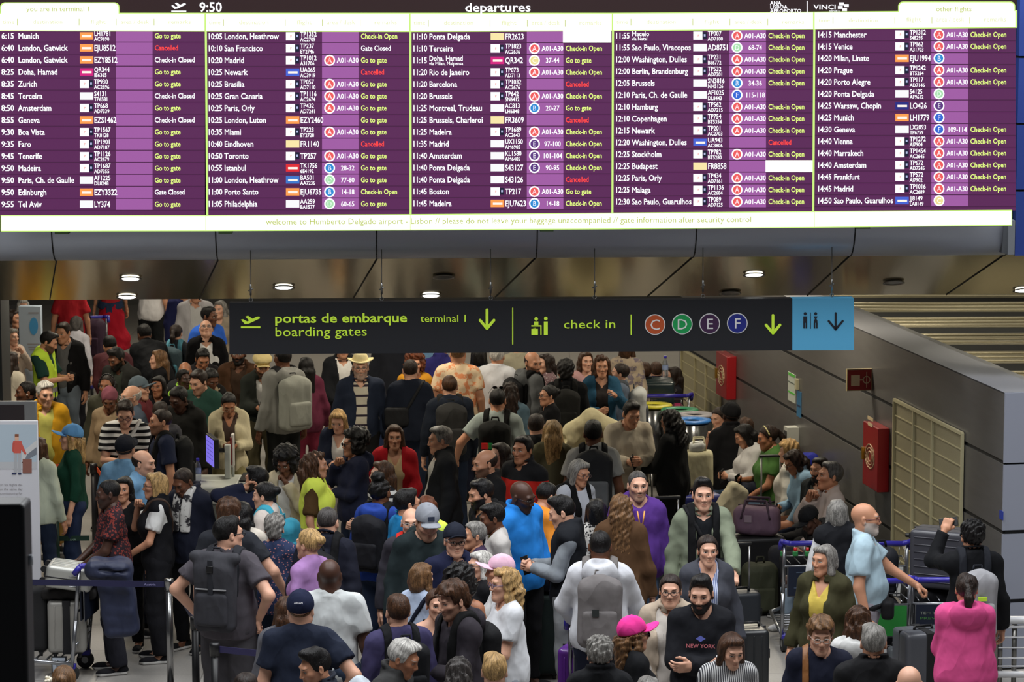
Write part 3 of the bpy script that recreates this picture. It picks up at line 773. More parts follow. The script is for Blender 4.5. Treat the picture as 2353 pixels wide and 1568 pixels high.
    if bt == 'skirt':
        g.prim(cp(tp((0, 0, 0.98)), A3(0, 0, 0.3 + max(-0.2, drop)), 0.13 * w, 0.3), infl=0.03, k=0.03, clip=[(A3(0, 0, 0.3), A3(0, 0, -1.0))])
        g.wrinkle(0.03, seed, (20, 40))
    else:
        g.prim(torso[0], infl=0.016, k=0.05); g.prim(torso[1], infl=0.0, k=0.05)
        lo_ = 0.028 if bt == 'loose' else 0.014
        for q in legs:
            if bt == 'shorts':
                u = (q[2] - q[1]) / np.linalg.norm(q[2] - q[1]); g.prim(cp(q[1], q[2] + u * 0.06, 0.09 * tk, 0.08 * tk), infl=0.012, k=0.05, clip=[(q[2] + u * 0.02, u)])
            else:
                u = (q[3] - q[2]) / np.linalg.norm(q[3] - q[2]); g.prim(thigh(q), infl=lo_, k=0.05)
                g.prim(cp(q[2], q[3] + u * 0.05, 0.055 * tk, 0.045 * tk), infl=lo_ + 0.004, k=0.03, clip=[(q[3] + u * 0.012, u)])
        g.wrinkle(0.01, seed + 5, (18, 40)); g.fold(0.01, seed + 6)
    g.cut((wl[2] - 1.01).astype(np.float32))
    V, Q = g.mesh(); link({'skirt': 'skirt', 'shorts': 'shorts'}.get(bt, 'trousers'), mesh_np('trousers', V, Q, Mb), body)
    for q in legs:
        o = link('shoe', shoe_mesh(), body); o.location = Vector(q[3]); o.rotation_euler = (0, 0, q[0] * 0.16); set_mat(o, cloth_mat(sh, 'sole', (190, 188, 184)))
    info = dict(p=p, h=h, leg=leg, zt=(z0 + crown[2] * S_), off=rotz(rz) @ (crown * S_), rz=rz, Mw=Mw, tp=tp, T=T, torso=torso, hands=hands, w=w, b=b, sw=sw, v=v, local=local, body=body, base=base, S=S_, Hm=Hm, e=0.03 if ty_ in ('jacket', 'cardigan', 'ocoat', 'coat', 'fleece', 'hoodie', 'vest', 'hivis') else 0.018, crown=crown)
    PEOPLE.append(info); return info
# ---- things people carry (things of their own)
def strap_mesh(I, cutfn, name, m, off=0.012, parent=None):
    tp, T, w = I['tp'], I['T'], I['w']
    pts = np.array([tp((x, y, z)) for x in (-0.32, 0.32) for y in (-0.32, 0.28) for z in (0.8, 1.56)])
    g = Field(pts.min(0), pts.max(0), 0.0125)
    for q in I['torso']: g.prim(q, infl=I['e'] + off, k=0.06)
    X, Y, Z = I['local'](g); g.cut(cutfn(X, Y, Z).astype(np.float32))
    V, Q = g.mesh()
    return link(name, mesh_np(name, V, Q, m), parent)
def backpack(I, label, col, size=(0.15, 0.085, 0.23), zc=1.2, c2=None, strap=None, roll=False, patch=None, front=False, one=False):
    tp, T, w = I['tp'], I['T'], I['w']; m = cloth_mat(col, rough=0.75); ms = cloth_mat(strap or tuple(int(v * 0.7) for v in col))
    yb = 0.108 * w + I['e'] + size[1] * 0.9
    c = tp((0, yb, zc))
    g = Field(c - 0.42, c + 0.42, 0.0115)
    g.prim(bx(c, size, T, 0.06), k=0.02); g.prim(el(tp((0, yb + 0.02, zc + size[2] * 0.75)), (size[0] * 0.85, size[1] * 0.8, size[2] * 0.45), T), k=0.05)
    if roll: g.prim(cp(tp((-size[0] * 1.0, yb, zc + size[2] + 0.03)), tp((size[0] * 1.0, yb, zc + size[2] + 0.03)), 0.045), k=0.04)
    g.wrinkle(0.006, 11, (20, 50)); V, Q = g.mesh()
    root = link('backpack', mesh_np('backpack', V, Q, m)); root.matrix_world = I['Mw']; tag(root, label, 'backpack')
    g = Field(c - 0.42, c + 0.42, 0.0115)
    g.prim(bx(tp((0, yb + size[1] * 0.85, zc - size[2] * 0.32)), (size[0] * 0.78, size[1] * 0.42, size[2] * 0.48), T, 0.03), k=0.02)
    V, Q = g.mesh(); link('front_pocket', mesh_np('front_pocket', V, Q, cloth_mat(c2 or col, rough=0.75)), root)
    for s in (-1, 1):
        if one and s < 0: continue
        strap_mesh(I, lambda X, Y, Z, s=s: np.maximum(np.maximum(np.abs(X - s * I['sw'] * 0.58) - 0.03, 1.08 - Z), Y - 0.14), 'shoulder_strap', ms, parent=root)
    if roll:
        g2 = MB(); g2.box(tuple(tp((0, yb + size[1] * 1.12, zc + 0.12))), (0.04, 0.012, 0.34), ms, rot=Matrix(T.tolist()), bev=0.004); g2.box(tuple(tp((0, yb + size[1] * 1.2, zc + 0.22))), (0.05, 0.014, 0.05), mat('buckle', (16, 16, 18), 0.3), bev=0.004); g2.build('buckle_strap', root)
        g2 = MB(); g2.box(tuple(tp((0, yb + size[1] * 1.07, zc + 0.07))), (size[0] * 1.5, 0.012, 0.008), mat('reflective_trim', (150, 150, 152), 0.4), rot=Matrix(T.tolist())); g2.build('trim', root)
    hb = MB(); zt = zc + size[2] + (0.05 if roll else 0.02)
    hb.path([tuple(tp((x, yb - size[1] * 0.5, z))) for x, z in ((-0.04, zt), (-0.03, zt + 0.045), (0.03, zt + 0.045), (0.04, zt))], 0.008, ms); hb.build('handle', root)
    if patch:
        b = MB(); ctr = tp((0, yb + size[1] * 1.32, zc - size[2] * 0.1))
        for (x, z, sx_, sz_, cc) in patch:
            b.box(tuple(tp((x, yb + size[1] * 1.31, zc + z))), (sx_, 0.012, sz_), mat('badge', cc, 0.5), rot=Matrix(T.tolist()))
        b.build('badge', root)
    return root
def phone(I, side, label, screen=False):
    c, R, s = [q for q in I['hands'] if q[2] == side][0]
    b = MB(); M = Matrix([[*R[i], c[i]] for i in range(3)] + [[0, 0, 0, 1]])
    b.box((0, 0, 0), (0.15, 0.075, 0.009), mat('phone_shell', (18, 18, 20), 0.25), bev=0.003)
    o = b.build('phone'); o.matrix_world = I['Mw'] @ M @ Matrix.Rotation(0.5, 4, 'Z')
    sb = MB(); sb.box((0, 0, -0.0052 * 1), (0.14, 0.068, 0.001), emis('phone_glass', (70, 80, 100), 0.6) if screen else mat('phone_glass', (12, 13, 16), 0.08)); sb.build('screen', o)
    return tag(o, label, 'phone')
def print_on(I, lines, z, caph, front=True, x=0.0):
    w = I['w']; sg = -1 if front else 1; tp, T = I['tp'], I['T']; root = I['body']
    b = MB(); y = sg * (0.113 * w + I['e'] + 0.022 + (I['b'] * 0.3 if front else 0))
    for k, (s, c) in enumerate(lines):
        put_text(b, s, tp((x, y, z - k * caph * 1.7)), T @ A3(-sg, 0, 0), T @ A3(0, 0, 1), caph, mat('garment_print', c, 0.7), 0.018, 1, 'c')
    return b.build('print', root, fix=False)
def belt_bag(I, label, col, side=1):
    m = cloth_mat(col, rough=0.7); tp, T = I['tp'], I['T']
    root = strap_mesh(I, lambda X, Y, Z: np.abs(Z - 1.0 - side * 0.25 * X) - 0.02, 'waist_bag', m, off=0.014); root.matrix_world = I['Mw']
    c = tp((-side * 0.1, -0.16 - I['b'] * 0.6, 0.94)); g = Field(c - 0.22, c + 0.22, 0.01); g.prim(bx(c, (0.1, 0.05, 0.075), T, 0.035), k=0.01)
    V, Q = g.mesh(); link('pouch', mesh_np('pouch', V, Q, m), root); return tag(root, label, 'bag')
def sling(I, label, col, side=1, bag=(0.1, 0.05, 0.075), bz=1.0, by=-0.14, name='shoulder_bag', nobag=False):
    """bag on a strap running from one shoulder across the trunk to the other hip"""
    m = cloth_mat(col, rough=0.7); tp, T = I['tp'], I['T']
    dx, dz = 0.26, 0.45; L = math.hypot(dx, dz)
    root = strap_mesh(I, lambda X, Y, Z: np.maximum(np.abs((X * side + 0.16) * dz / L - (Z - 1.0) * dx / L) - 0.017, 0.97 - Z), name, m, off=0.012)
    root.matrix_world = I['Mw']
    if not nobag:
        c = tp((-side * 0.14, by - I['b'] * 0.4, bz)); g = Field(c - 0.22, c + 0.22, 0.01); g.prim(bx(c, bag, T, 0.035), k=0.01); g.wrinkle(0.004, 5)
        V, Q = g.mesh(); link('pouch', mesh_np('pouch', V, Q, m), root)
    return tag(root, label, 'bag')
HFIX = {11: 1.803, 12: 1.607, 16: 1.701, 17: 1.71, 18: 1.749, 21: 1.816, 23: 1.815, 25: 1.775, 26: 1.655, 27: 1.783, 29: 1.77, 32: 1.583, 33: 1.563, 35: 1.648, 37: 1.739, 38: 1.889, 62: 1.779, 63: 1.632, 67: 1.711, 68: 1.639, 69: 1.829, 76: 1.775, 78: 1.745, 79: 1.602, 83: 1.705, 86: 1.854, 88: 1.7, 89: 1.764, 90: 1.651, 99: 1.716, 100: 1.708, 102: 1.695, 104: 1.808, 107: 1.71, 111: 1.619, 112: 1.772, 113: 1.809, 116: 1.766, 117: 1.633, 118: 1.716, 119: 1.852, 120: 1.741, 121: 1.624, 122: 1.676, 123: 1.743, 125: 1.818, 126: 1.652, 129: 1.621, 131: 1.674, 132: 1.642, 133: 1.726, 134: 1.573, 137: 1.766, 138: 1.619, 139: 1.815, 149: 1.708}
# ---------------------------------------------------------------- lettering from the built-in font, laid out glyph by glyph
GLY = {}
def load_glyphs(chars, bold):
    tmp = []
    for ch in chars + ' ':
        for extra in ('', '|'):
            c = bpy.data.curves.new('t', 'FONT'); c.body = ch + extra; c.size = 1.0; c.resolution_u = 2; c.offset = bold
            o = bpy.data.objects.new('t', c); COL.objects.link(o); tmp.append((ch, extra, o))
    bar = bpy.data.curves.new('t', 'FONT'); bar.body = '|'; bar.offset = bold; bo = bpy.data.objects.new('t', bar); COL.objects.link(bo)
    dg = bpy.context.evaluated_depsgraph_get(); dg.update()
    def get(o):
        me = o.evaluated_get(dg).to_mesh(); V = np.array([v.co[:2] for v in me.vertices]).reshape(-1, 2); F = [tuple(p.vertices) for p in me.polygons]
        o.evaluated_get(dg).to_mesh_clear(); return V, F
    bx1 = get(bo)[0][:, 0].max()
    for ch, extra, o in tmp:
        V, F = get(o)
        if extra: GLY[(ch, bold, 'adv')] = V[:, 0].max() - bx1
        else: GLY[(ch, bold)] = (V, F)
    for _, _, o in tmp + [(0, 0, bo)]:
        c = o.data; bpy.data.objects.remove(o); bpy.data.curves.remove(c)
_ch = 'ABCDEFGHIJKLMNOPQRSTUVWXYZabcdefghijklmnopqrstuvwxyz0123456789:,.-/()'
load_glyphs(_ch, 0.0); load_glyphs(_ch, 0.018)
_v, _f = GLY[('M', 0.0)]
GLY[('M', 0.018)] = (np.concatenate([_v + np.array([d, 0]) for d in (-0.014, 0.014)]), _f + [tuple(i + len(_v) for i in q) for q in _f]); GLY[('M', 0.018, 'adv')] = GLY[('M', 0.0, 'adv')]
CAPH = GLY[('H', 0.0)][0][:, 1].max()
def text_w(s, bold=0.0): return sum(GLY[(c, bold, 'adv')] for c in s) / CAPH
def put_text(mb, s, O, ux, uy, caph, m, bold=0.0, xs=1.0, align='l', width=None):
    """adds flat lettering to an MB: O = left end of the baseline, ux/uy = unit directions, caph = capital height (m)"""
    W = text_w(s, bold)
    if width: xs = width / (W * caph)
    O = np.asarray(O, float); ux = np.asarray(ux, float); uy = np.asarray(uy, float)
    x = 0.0 if align == 'l' else -W * caph * xs * (0.5 if align == 'c' else 1.0)
    k = mb.mi(m)
    for c in s:
        V, F = GLY[(c, bold)]; sc_ = caph / CAPH
        vs = [mb.bm.verts.new(O + ux * (x + a * sc_ * xs) + uy * (b * sc_)) for a, b in V]
        for f in F:
            try: q = mb.bm.faces.new([vs[i] for i in f]); q.material_index = k
            except ValueError: pass
        x += GLY[(c, bold, 'adv')] * sc_ * xs
# ---------------------------------------------------------------- the hall
YAW = math.radians(2.2); TY = math.tan(YAW)
UX = np.array([math.cos(YAW), math.sin(YAW), 0.0]); UZ = np.array([0, 0, 1.0]); UN = np.array([math.sin(YAW), -math.cos(YAW), 0.0])   # UN faces the camera
def at_p(px, py, y0):                                  # point on the slightly turned upright plane Y = y0 + X tan(yaw)
    d = ray(px, py); t = y0 / (d[1] - d[0] * TY)
    return np.array([d[0] * t, d[1] * t, CAMH + d[2] * t])
m_floor = bpy.data.materials.new('terrazzo'); t = NT(m_floor); ob = t.obj()
br = t.n('ShaderNodeTexBrick'); br.offset = 0.0; t.put(br.inputs['Vector'], ob)
for k_, v_ in (('Scale', 1.0), ('Mortar Size', 0.005), ('Brick Width', 0.9), ('Row Height', 0.9)): br.inputs[k_].default_value = v_
br.inputs['Color1'].default_value = (*lin((168, 164, 158)), 1); br.inputs['Color2'].default_value = (*lin((176, 172, 166)), 1); br.inputs['Mortar'].default_value = (*lin((105, 102, 98)), 1)
t.put(t.b.inputs['Base Color'], t.mix(t.noise(ob, 55.0, 3, 0.7), (0.22, 0.21, 0.2), br.outputs['Color']))
t.b.inputs['Roughness'].default_value = 0.32
f = MB(); f.box((0, 32, -0.1), (60, 64, 0.2), m_floor); o = f.build('floor'); tag(o, kind='structure')
m_steel = mat('brushed_steel', (128, 126, 122), 0.34, 0.85, nz=0.12, nscale=4.0)
m_wall = bpy.data.materials.new('wall_metal'); t = NT(m_wall); ob = t.obj()
t.put(t.b.inputs['Base Color'], t.mix(t.noise(t.scale(ob, (1, 1, 6)), 3.0, 3), lin((100, 98, 96)), lin((116, 114, 111))))
t.b.inputs['Metallic'].default_value = 0.3; t.b.inputs['Roughness'].default_value = 0.34
t.bump(t.noise(t.scale(ob, (1, 1, 0.2)), 160.0, 2), 0.06, 0.004)
# bulkhead over the hall: dark upper face, rounded grey nose, sloping polished soffit
Y0B = 25.3
m_nose = mat('nose_metal', (172, 178, 190), 0.4, 0.5)
m_soff = bpy.data.materials.new('soffit_metal'); t = NT(m_soff); ob = t.obj()
t.b.inputs['Base Color'].default_value = (*lin((196, 184, 152)), 1); t.b.inputs['Metallic'].default_value = 0.85; t.b.inputs['Roughness'].default_value = 0.17
t.bump(t.noise(t.scale(ob, (1.0, 0.2, 0.2)), 7.0, 2), 0.05, 0.02)
m_dark = mat('dark_gap', (14, 15, 17), 0.6)
def bpt(u, d, z):                                       # point of the bulkhead frame: u along it, d behind plane Y0B, z up
    return UX * u + np.array([0, Y0B / 1.0, 0]) - UN * d + UZ * z
nose_b = at_p(1176, 593, Y0B + 0.95); zb = nose_b[2]; R_ = 0.36
prof = [(0.62, 6.6), (0.62, zb + R_ + 0.02)] + [(0.95 - R_ * math.cos(a) * 0.92, zb + R_ - R_ * math.sin(a)) for a in [i * math.pi / 2 / 10 for i in range(11)]]
sof0 = (0.95, zb); sof1 = (2.55, None)
p1_ = at_p(1176, 683, Y0B + 2.55); sof1 = (2.55, p1_[2])
UL, UR = -7.5, 4.62
def extrude(prof, m, name, u0=UL, u1=UR, smooth=True):
    V = [bpt(u, d, z) for u in (u0, u1) for d, z in prof]; n = len(prof)
    F = np.array([(i, i + 1, n + i + 1, n + i) for i in range(n - 1)])
    me = mesh_np(name, V, F, m, smooth); return tag(link(name, me), kind='structure')
extrude(prof[:2], mat('bulkhead_grey', (44, 48, 50), 0.6), 'trim_1', smooth=False)
extrude(prof[1:], m_nose, 'trim_2')
extrude([sof0, sof1], m_soff, 'ceiling_soffit', u1=7.5, smooth=False)
extrude([sof1, (2.56, sof1[1] + 0.5), (2.7, 3.5), (26.0, 3.5)], mat('ceiling_panel', (120, 118, 112), 0.7), 'ceiling', u0=-12, u1=9, smooth=False)
# seams of the bulkhead panels
sm = MB()
for x0, x1 in ((118, 114), (495, 458), (865, 812), (1235, 1138), (1601, 1488), (1966, 1855), (2325, 2175)):
    pa = at_p(x0, 540, Y0B + 0.61)
    u = float((pa - bpt(0, 0, 0)) @ UX)
    for (d0, z0_), (d1, z1_) in zip(prof[1:-1], prof[2:]): sm.cyl(tuple(bpt(u, d0 - 0.004, z0_)), tuple(bpt(u, d1 - 0.004, z1_)), 0.006, m_dark, n=6)
    q1 = at_p(x1, 683 if x1 < 1900 else 668, Y0B + 2.55); u1 = float((q1 - bpt(0, 0, 0)) @ UX)
    sm.cyl(tuple(bpt(u, sof0[0], sof0[1] - 0.004)), tuple(bpt(u1, sof1[0], sof1[1] - 0.004)), 0.006, m_dark, n=6)
tag(sm.build('trim_3'), kind='structure')
# recessed downlights in the soffit
sd = np.array([0, 0, 0.0]) + (bpt(0, *sof1) - bpt(0, *sof0)); sd /= np.linalg.norm(sd); sn = np.cross(UX, sd); sn = sn if sn[2] < 0 else -sn
def at_soffit(px, py):
    d = ray(px, py); q = bpt(0, *sof0) - np.array([0, 0, CAMH]); tt = (q @ sn) / (d @ sn); return d * tt + np.array([0, 0, CAMH])
m_lamp = emis('lamp_glow', (255, 255, 250), 6.0); m_off = mat('lamp_glass', (70, 72, 70), 0.2)
for i, (px, py, lit) in enumerate(((300, 638, 1), (292, 680, 1), (652, 658, 1), (990, 677, 1), (1733, 629, 1), (1020, 634, 0), (2053, 647, 0), (1678, 671, 0), (2352, 665, 1))):
    c = at_soffit(px, py) + sn * 0.006; R = Matrix(np.stack([UX, np.cross(sn, UX), sn], 1).tolist()).to_4x4()
    b = MB(); b.lathe([(0.078, 0.0), (0.1, 0.004), (0.104, 0.012), (0.09, 0.014), (0.078, 0.006)], m_steel, 28)
    o = b.build('downlight'); o.matrix_world = Matrix.Translation(Vector(c)) @ R
    g = MB(); g.cyl((0, 0, 0.0), (0, 0, 0.008), 0.079, m_lamp if lit else m_off, n=28); g.build('lamp_glass', o)
    where = ('in the far-left soffit panel, nearer the board', 'in the far-left soffit panel, at its lower edge', 'above the left end of the hanging sign', 'above the letters terminal 1 on the sign', 'above the blue end of the sign', 'above the word terminal, unlit side by side', 'at the right past the blue sign panel', 'above the letters E and F on the sign', 'at the right edge of the picture')[i]
    tag(o, ('lit' if lit else 'unlit') + ' round downlight ' + where, 'light', 'soffit downlights')
    if lit:
        l = bpy.data.lights.new('downlight_lamp', 'SPOT'); l.energy = 25; l.spot_size = 2.2; l.shadow_soft_size = 0.07; l.color = (1, 0.93, 0.8)
        lo = bpy.data.objects.new('downlight_lamp', l); lo.location = Vector(c + sn * 0.03); COL.objects.link(lo)
# blue pier at the right end of the bulkhead
b = MB(); p0 = at_p(2332, 588, Y0B + 0.5); u0 = float((p0 - bpt(0, 0, 0)) @ UX)
mb_ = mat('blue_panel', (38, 62, 138), 0.5)
for k in range(6):
    z0_, z1_ = p0[2] + k * 0.585, p0[2] + (k + 1) * 0.585 - 0.02
    c = (bpt(u0, 0.9, z0_) + bpt(u0 + 1.6, 0.9, z1_)) / 2; b.box(tuple(c), (1.6, 0.8, z1_ - z0_), mb_, rot=Matrix.Rotation(YAW, 4, 'Z'))
c = (bpt(u0, 0.9, p0[2]) + bpt(u0 + 1.6, 0.9, p0[2] + 3.5)) / 2; b.box(tuple(c), (1.58, 0.76, 3.49), m_dark, rot=Matrix.Rotation(YAW, 4, 'Z'))
tag(b.build('wall_blue'), kind='structure')
b = MB(); b.poly([tuple(bpt(u0 - 0.02, 0.42 + d, z)) for d, z in ((0, p0[2] + 0.32), (0, p0[2] + 0.02), (0.5, p0[2]), (0.5, p0[2] + 0.32))], mat('bracket_grey', (120, 124, 130), 0.5), ext=tuple(-UX * 0.06)); tag(b.build('trim_4'), kind='structure')
# far end and left pier of the low hall
b = MB(); b.box((-2, 53.0, 2.5), (34, 0.3, 5.2), mat('far_wall', (86, 86, 84), 0.7)); tag(b.build('wall_back'), kind='structure')
b = MB(); pl = at_y(2, 940, 29.0); b.box((pl[0] - 0.42, 29.2, 1.75), (0.9, 0.5, 3.5), mat('pier_grey', (66, 68, 68), 0.6)); o = b.build('wall_left'); tag(o, kind='structure')
# ---- right-hand metal wall
WH = 2.45
WA = at_z(2308, 903, WH); WB0 = at_z(1965, 752, WH); wd = (WB0 - WA); wd[2] = 0; wd /= np.linalg.norm(wd)      # runs away from the camera
wn = np.array([-wd[1], wd[0], 0.0]); wn = wn if wn[0] < 0 else -wn                                            # faces the hall
def at_w(px, py, off=0.0):
    d = ray(px, py); q = WA + wn * off; q = q - np.array([0, 0, CAMH]); tt = (q @ wn) / (d @ wn); return d * tt + np.array([0, 0, CAMH])
WL = float((at_w(1561, 900) - WA) @ wd)
wR = Matrix(np.stack([wd, -wn, UZ], 1).tolist()).to_4x4()
def wbox(mb, s0, s1, z0_, z1_, t0, t1, m, bev=0.0):    # box on the wall: s along it, t out of it
    c = WA + wd * (s0 + s1) / 2 + wn * (t0 + t1) / 2; mb.box((c[0], c[1], (z0_ + z1_) / 2), (s1 - s0, t1 - t0, z1_ - z0_), m, rot=wR, bev=bev)
b = MB(); rows = 4; ph = WH / rows
for k in range(rows):
    wbox(b, 0.0, WL, k * ph + (0.018 if k else 0), (k + 1) * ph - 0.018 * (k < 3), -0.5, 0.0, m_wall)
wbox(b, 0.01, WL - 0.01, 0, WH - 0.1, -0.49, -0.012, m_dark)
tag(b.build('wall_right'), kind='structure')
b = MB(); m_end = mat('end_panel', (150, 154, 168), 0.45, 0.2)
for k in range(rows):
    c = WA - wn * 1.2 - wd * 0.012; b.box((c[0], c[1], k * ph + ph / 2), (0.02, 2.4, ph - 0.036 * (k < 3)), m_end, rot=wR)
c = WA - wn * 1.21 + wd * 0.1; b.box((c[0], c[1], WH / 2 - 0.03), (0.2, 2.36, WH - 0.06), m_dark, rot=wR)
wbox(b, 0.0, WL, WH - 0.012, WH + 0.002, -0.42, 0.0, mat('coping', (126, 126, 130), 0.5))
tag(b.build('trim_5'), kind='structure')
# folded metal roof behind the wall
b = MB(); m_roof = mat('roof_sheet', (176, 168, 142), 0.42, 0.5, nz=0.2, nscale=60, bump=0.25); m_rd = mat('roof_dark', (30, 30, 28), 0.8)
yv = 26.0
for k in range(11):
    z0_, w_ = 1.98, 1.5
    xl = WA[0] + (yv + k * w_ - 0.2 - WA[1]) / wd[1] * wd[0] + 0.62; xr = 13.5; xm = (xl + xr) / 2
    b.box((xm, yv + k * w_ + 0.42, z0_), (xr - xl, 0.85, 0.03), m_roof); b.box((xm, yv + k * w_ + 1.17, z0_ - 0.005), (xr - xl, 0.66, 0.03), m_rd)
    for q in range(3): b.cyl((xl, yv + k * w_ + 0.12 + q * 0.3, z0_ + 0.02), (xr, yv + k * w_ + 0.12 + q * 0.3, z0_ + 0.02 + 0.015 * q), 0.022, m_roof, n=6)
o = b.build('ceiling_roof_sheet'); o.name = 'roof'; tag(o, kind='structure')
b = MB(); b.box((8.6, 44.0, 2.6), (10, 0.2, 5.2), m_rd); tag(b.build('wall_far_right'), kind='structure')
# cream mesh doors in the wall
def mesh_door(px, py0, px1, ncol, label, splits):
    s0 = float((at_w(px1, 1000) - WA) @ wd); s1 = float((at_w(px, 1000) - WA) @ wd)
    ztop = at_w(px, py0)[2]; s0, s1 = min(s0, s1), max(s0, s1)
    root = empty('mesh_door', (WA + wd * (s0 + s1) / 2).tolist(), 0, label, 'door', 'mesh doors in the metal wall'); root.location.z = 0
    def fin(b, n): o = b.build(n); o.parent = root; o.matrix_parent_inverse = Matrix.Translation(-Vector(root.location)); return o
    mf = mat('cream_frame', (186, 178, 142), 0.5); mg = mat('cream_mesh', (150, 142, 112), 0.6, nz=0.35, nscale=240, bump=0.5)
    b = MB(); wbox(b, s0, s1, 0.02, ztop, 0.004, 0.012, mg); fin(b, 'mesh_panel')
    b = MB(); ed = [s0] + [s1 + (s0 - s1) * q for q in splits] + [s1]
    for e in ed: wbox(b, e - 0.014, e + 0.014, 0.02, ztop, 0.01, 0.035, mf)
    wbox(b, s0, s1, ztop - 0.02, ztop + 0.01, 0.01, 0.035, mf); fin(b, 'frame')
    b = MB(); n = int(ztop / 0.155)
    for k in range(1, n + 1): wbox(b, s0, s1, ztop - k * 0.155 - 0.005, ztop - k * 0.155 + 0.005, 0.008, 0.022, mf)
    fin(b, 'crossbar')
mesh_door(2059, 917, 2217, 3, 'cream metal mesh door beside the red hose cabinet near the wall end', (0.3, 0.58))
mesh_door(1569, 800, 1658, 3, 'cream metal mesh door behind the recycling bins', (0.36, 0.64))
def hose(px0, px1, py_t, py_b, label):
    a = at_w(px0, py_t); c = at_w(px1, py_b); s0 = float((c - WA) @ wd); s1 = float((a - WA) @ wd); zt = a[2]; zb_ = at_w(px0, (py_t + py_b) / 2)[2] * 2 - zt
    b = MB(); mr = mat('fire_red', (150, 22, 28), 0.35); wbox(b, s0, s1, zb_, zt, 0.0, 0.12, mr, bev=0.01)
    o = b.build('hose_cabinet'); tag(o, label, 'cabinet', 'red fire hose cabinets')
    b = MB(); mw_ = mat('cabinet_print', (214, 190, 150), 0.5)
    zc = (zt + zb_) / 2; sc_ = (s0 + s1) / 2
    for r_ in (0.05, 0.085, 0.12):
        ring = [WA * A3(1, 1, 0) + wd * (sc_ + r_ * 1.3 * math.cos(q)) + wn * 0.123 + UZ * (zc + r_ * math.sin(q)) for q in [i * math.pi / 8 for i in range(17)]]
        b.path([tuple(q) for q in ring], 0.006, mw_, n=4)
    for dz, w2 in ((0.3, 0.25), (0.36, 0.3)): wbox(b, sc_ - w2 * (s1 - s0) * 0.6, sc_ + w2 * (s1 - s0) * 0.6, zc + dz, zc + dz + 0.035, 0.121, 0.124, mw_)
    b.build('print', o); b = MB(); wbox(b, s1 - 0.08, s1 - 0.04, zc - 0.06, zc + 0.06, 0.12, 0.15, mat('latch', (170, 140, 60), 0.3, 0.8)); b.build('latch', o)
hose(2010, 2043, 966, 1112, 'red fire hose cabinet beside the nearer cream mesh door')
hose(1668, 1692, 806, 905, 'red fire hose cabinet under the blue end of the sign')
a = at_w(2003, 872); s_ = float((a - WA) @ wd)
b = MB(); wbox(b, s_ - 0.02, s_ + 0.02, a[2] - 0.11, a[2] + 0.11, 0.0, 0.26, mat('sign_edge', (176, 160, 120), 0.4)); o = b.build('hose_sign'); tag(o, 'square red fire hose sign projecting from the metal wall', 'sign')
b = MB(); mr = mat('fire_red', (150, 22, 28), 0.35); mw_ = mat('sign_print', (220, 205, 170), 0.5)
cface = lambda t, z: tuple(WA * A3(1, 1, 0) + wd * (s_ - 0.022) + wn * t + UZ * z)
b.poly([cface(0.01, a[2] - 0.1), cface(0.25, a[2] - 0.1), cface(0.25, a[2] + 0.1), cface(0.01, a[2] + 0.1)], mr, ext=tuple(-wd * 0.002)); b.build('sign_face', o)
b = MB()
q = lambda t, z: tuple(WA * A3(1, 1, 0) + wd * (s_ - 0.0255) + wn * t + UZ * (a[2] + z))
b.poly([q(0.22, -0.06), q(0.13, -0.06), q(0.13, 0.05), q(0.22, 0.05)], mw_); b.path([q(0.06 + 0.035 * math.cos(i), 0.0 + 0.035 * math.sin(i)) for i in [j * 0.6 for j in range(12)]], 0.005, mw_, n=4); b.path([q(0.13, 0.0), q(0.09, 0.0)], 0.006, mw_, n=4); b.path([q(0.06, 0.08), q(0.06, -0.08)], 0.004, mw_, n=4); b.build('print', o)
def notice(px0, px1, py0, py1, m, label, name='notice', th=0.006, stripe=None):
    A_ = at_w(px0, py0); B_ = at_w(px1, py0); z1_ = A_[2]; z0_ = at_w(px0, py1)[2]; s0 = float((B_ - WA) @ wd); s1 = float((A_ - WA) @ wd)
    if th > 0.1: s1 = s0 + 0.16
    b = MB(); wbox(b, s0, s1, z0_, z1_, 0.0, th, m); o = b.build(name); tag(o, label, name)
    b = MB()
    for zz, hh, mm in (stripe or ()): wbox(b, s0 + 0.02, s1 - 0.02, z1_ + (z0_ - z1_) * zz, z1_ + (z0_ - z1_) * zz + hh, th, th + 0.002, mm)
    if stripe: b.build('print', o)
    return o
gr = mat('notice_green', (90, 190, 70), 0.5)
notice(1812, 1829, 854, 919, mat('notice_white', (196, 202, 190), 0.5), 'white notice with green stripes on the metal wall', stripe=((0.1, 0.03, gr), (0.72, 0.02, gr), (0.35, 0.012, mat('notice_ink', (90, 100, 90)))))
notice(1832, 1842, 897, 956, mat('notice_blue', (52, 116, 160), 0.5), 'narrow blue sticker on the metal wall', stripe=((0.6, 0.02, mat('notice_ink2', (20, 50, 90))),))
notice(1832, 1836, 870, 894, mat('strip_cream', (190, 184, 150), 0.5), 'small cream switch plate above the blue sticker', 'switch_plate', 0.03)
notice(1814, 1836, 970, 1012, mat('dispenser_white', (206, 206, 196), 0.4), 'white wall dispenser above the seated people', 'dispenser', 0.13, stripe=((0.7, 0.1, mat('dispenser_slot', (60, 60, 60))),))
notice(2298, 2306, 1172, 1192, mat('tag_blue', (40, 60, 150), 0.5), 'small blue tag on the end of the metal wall', 'tag')
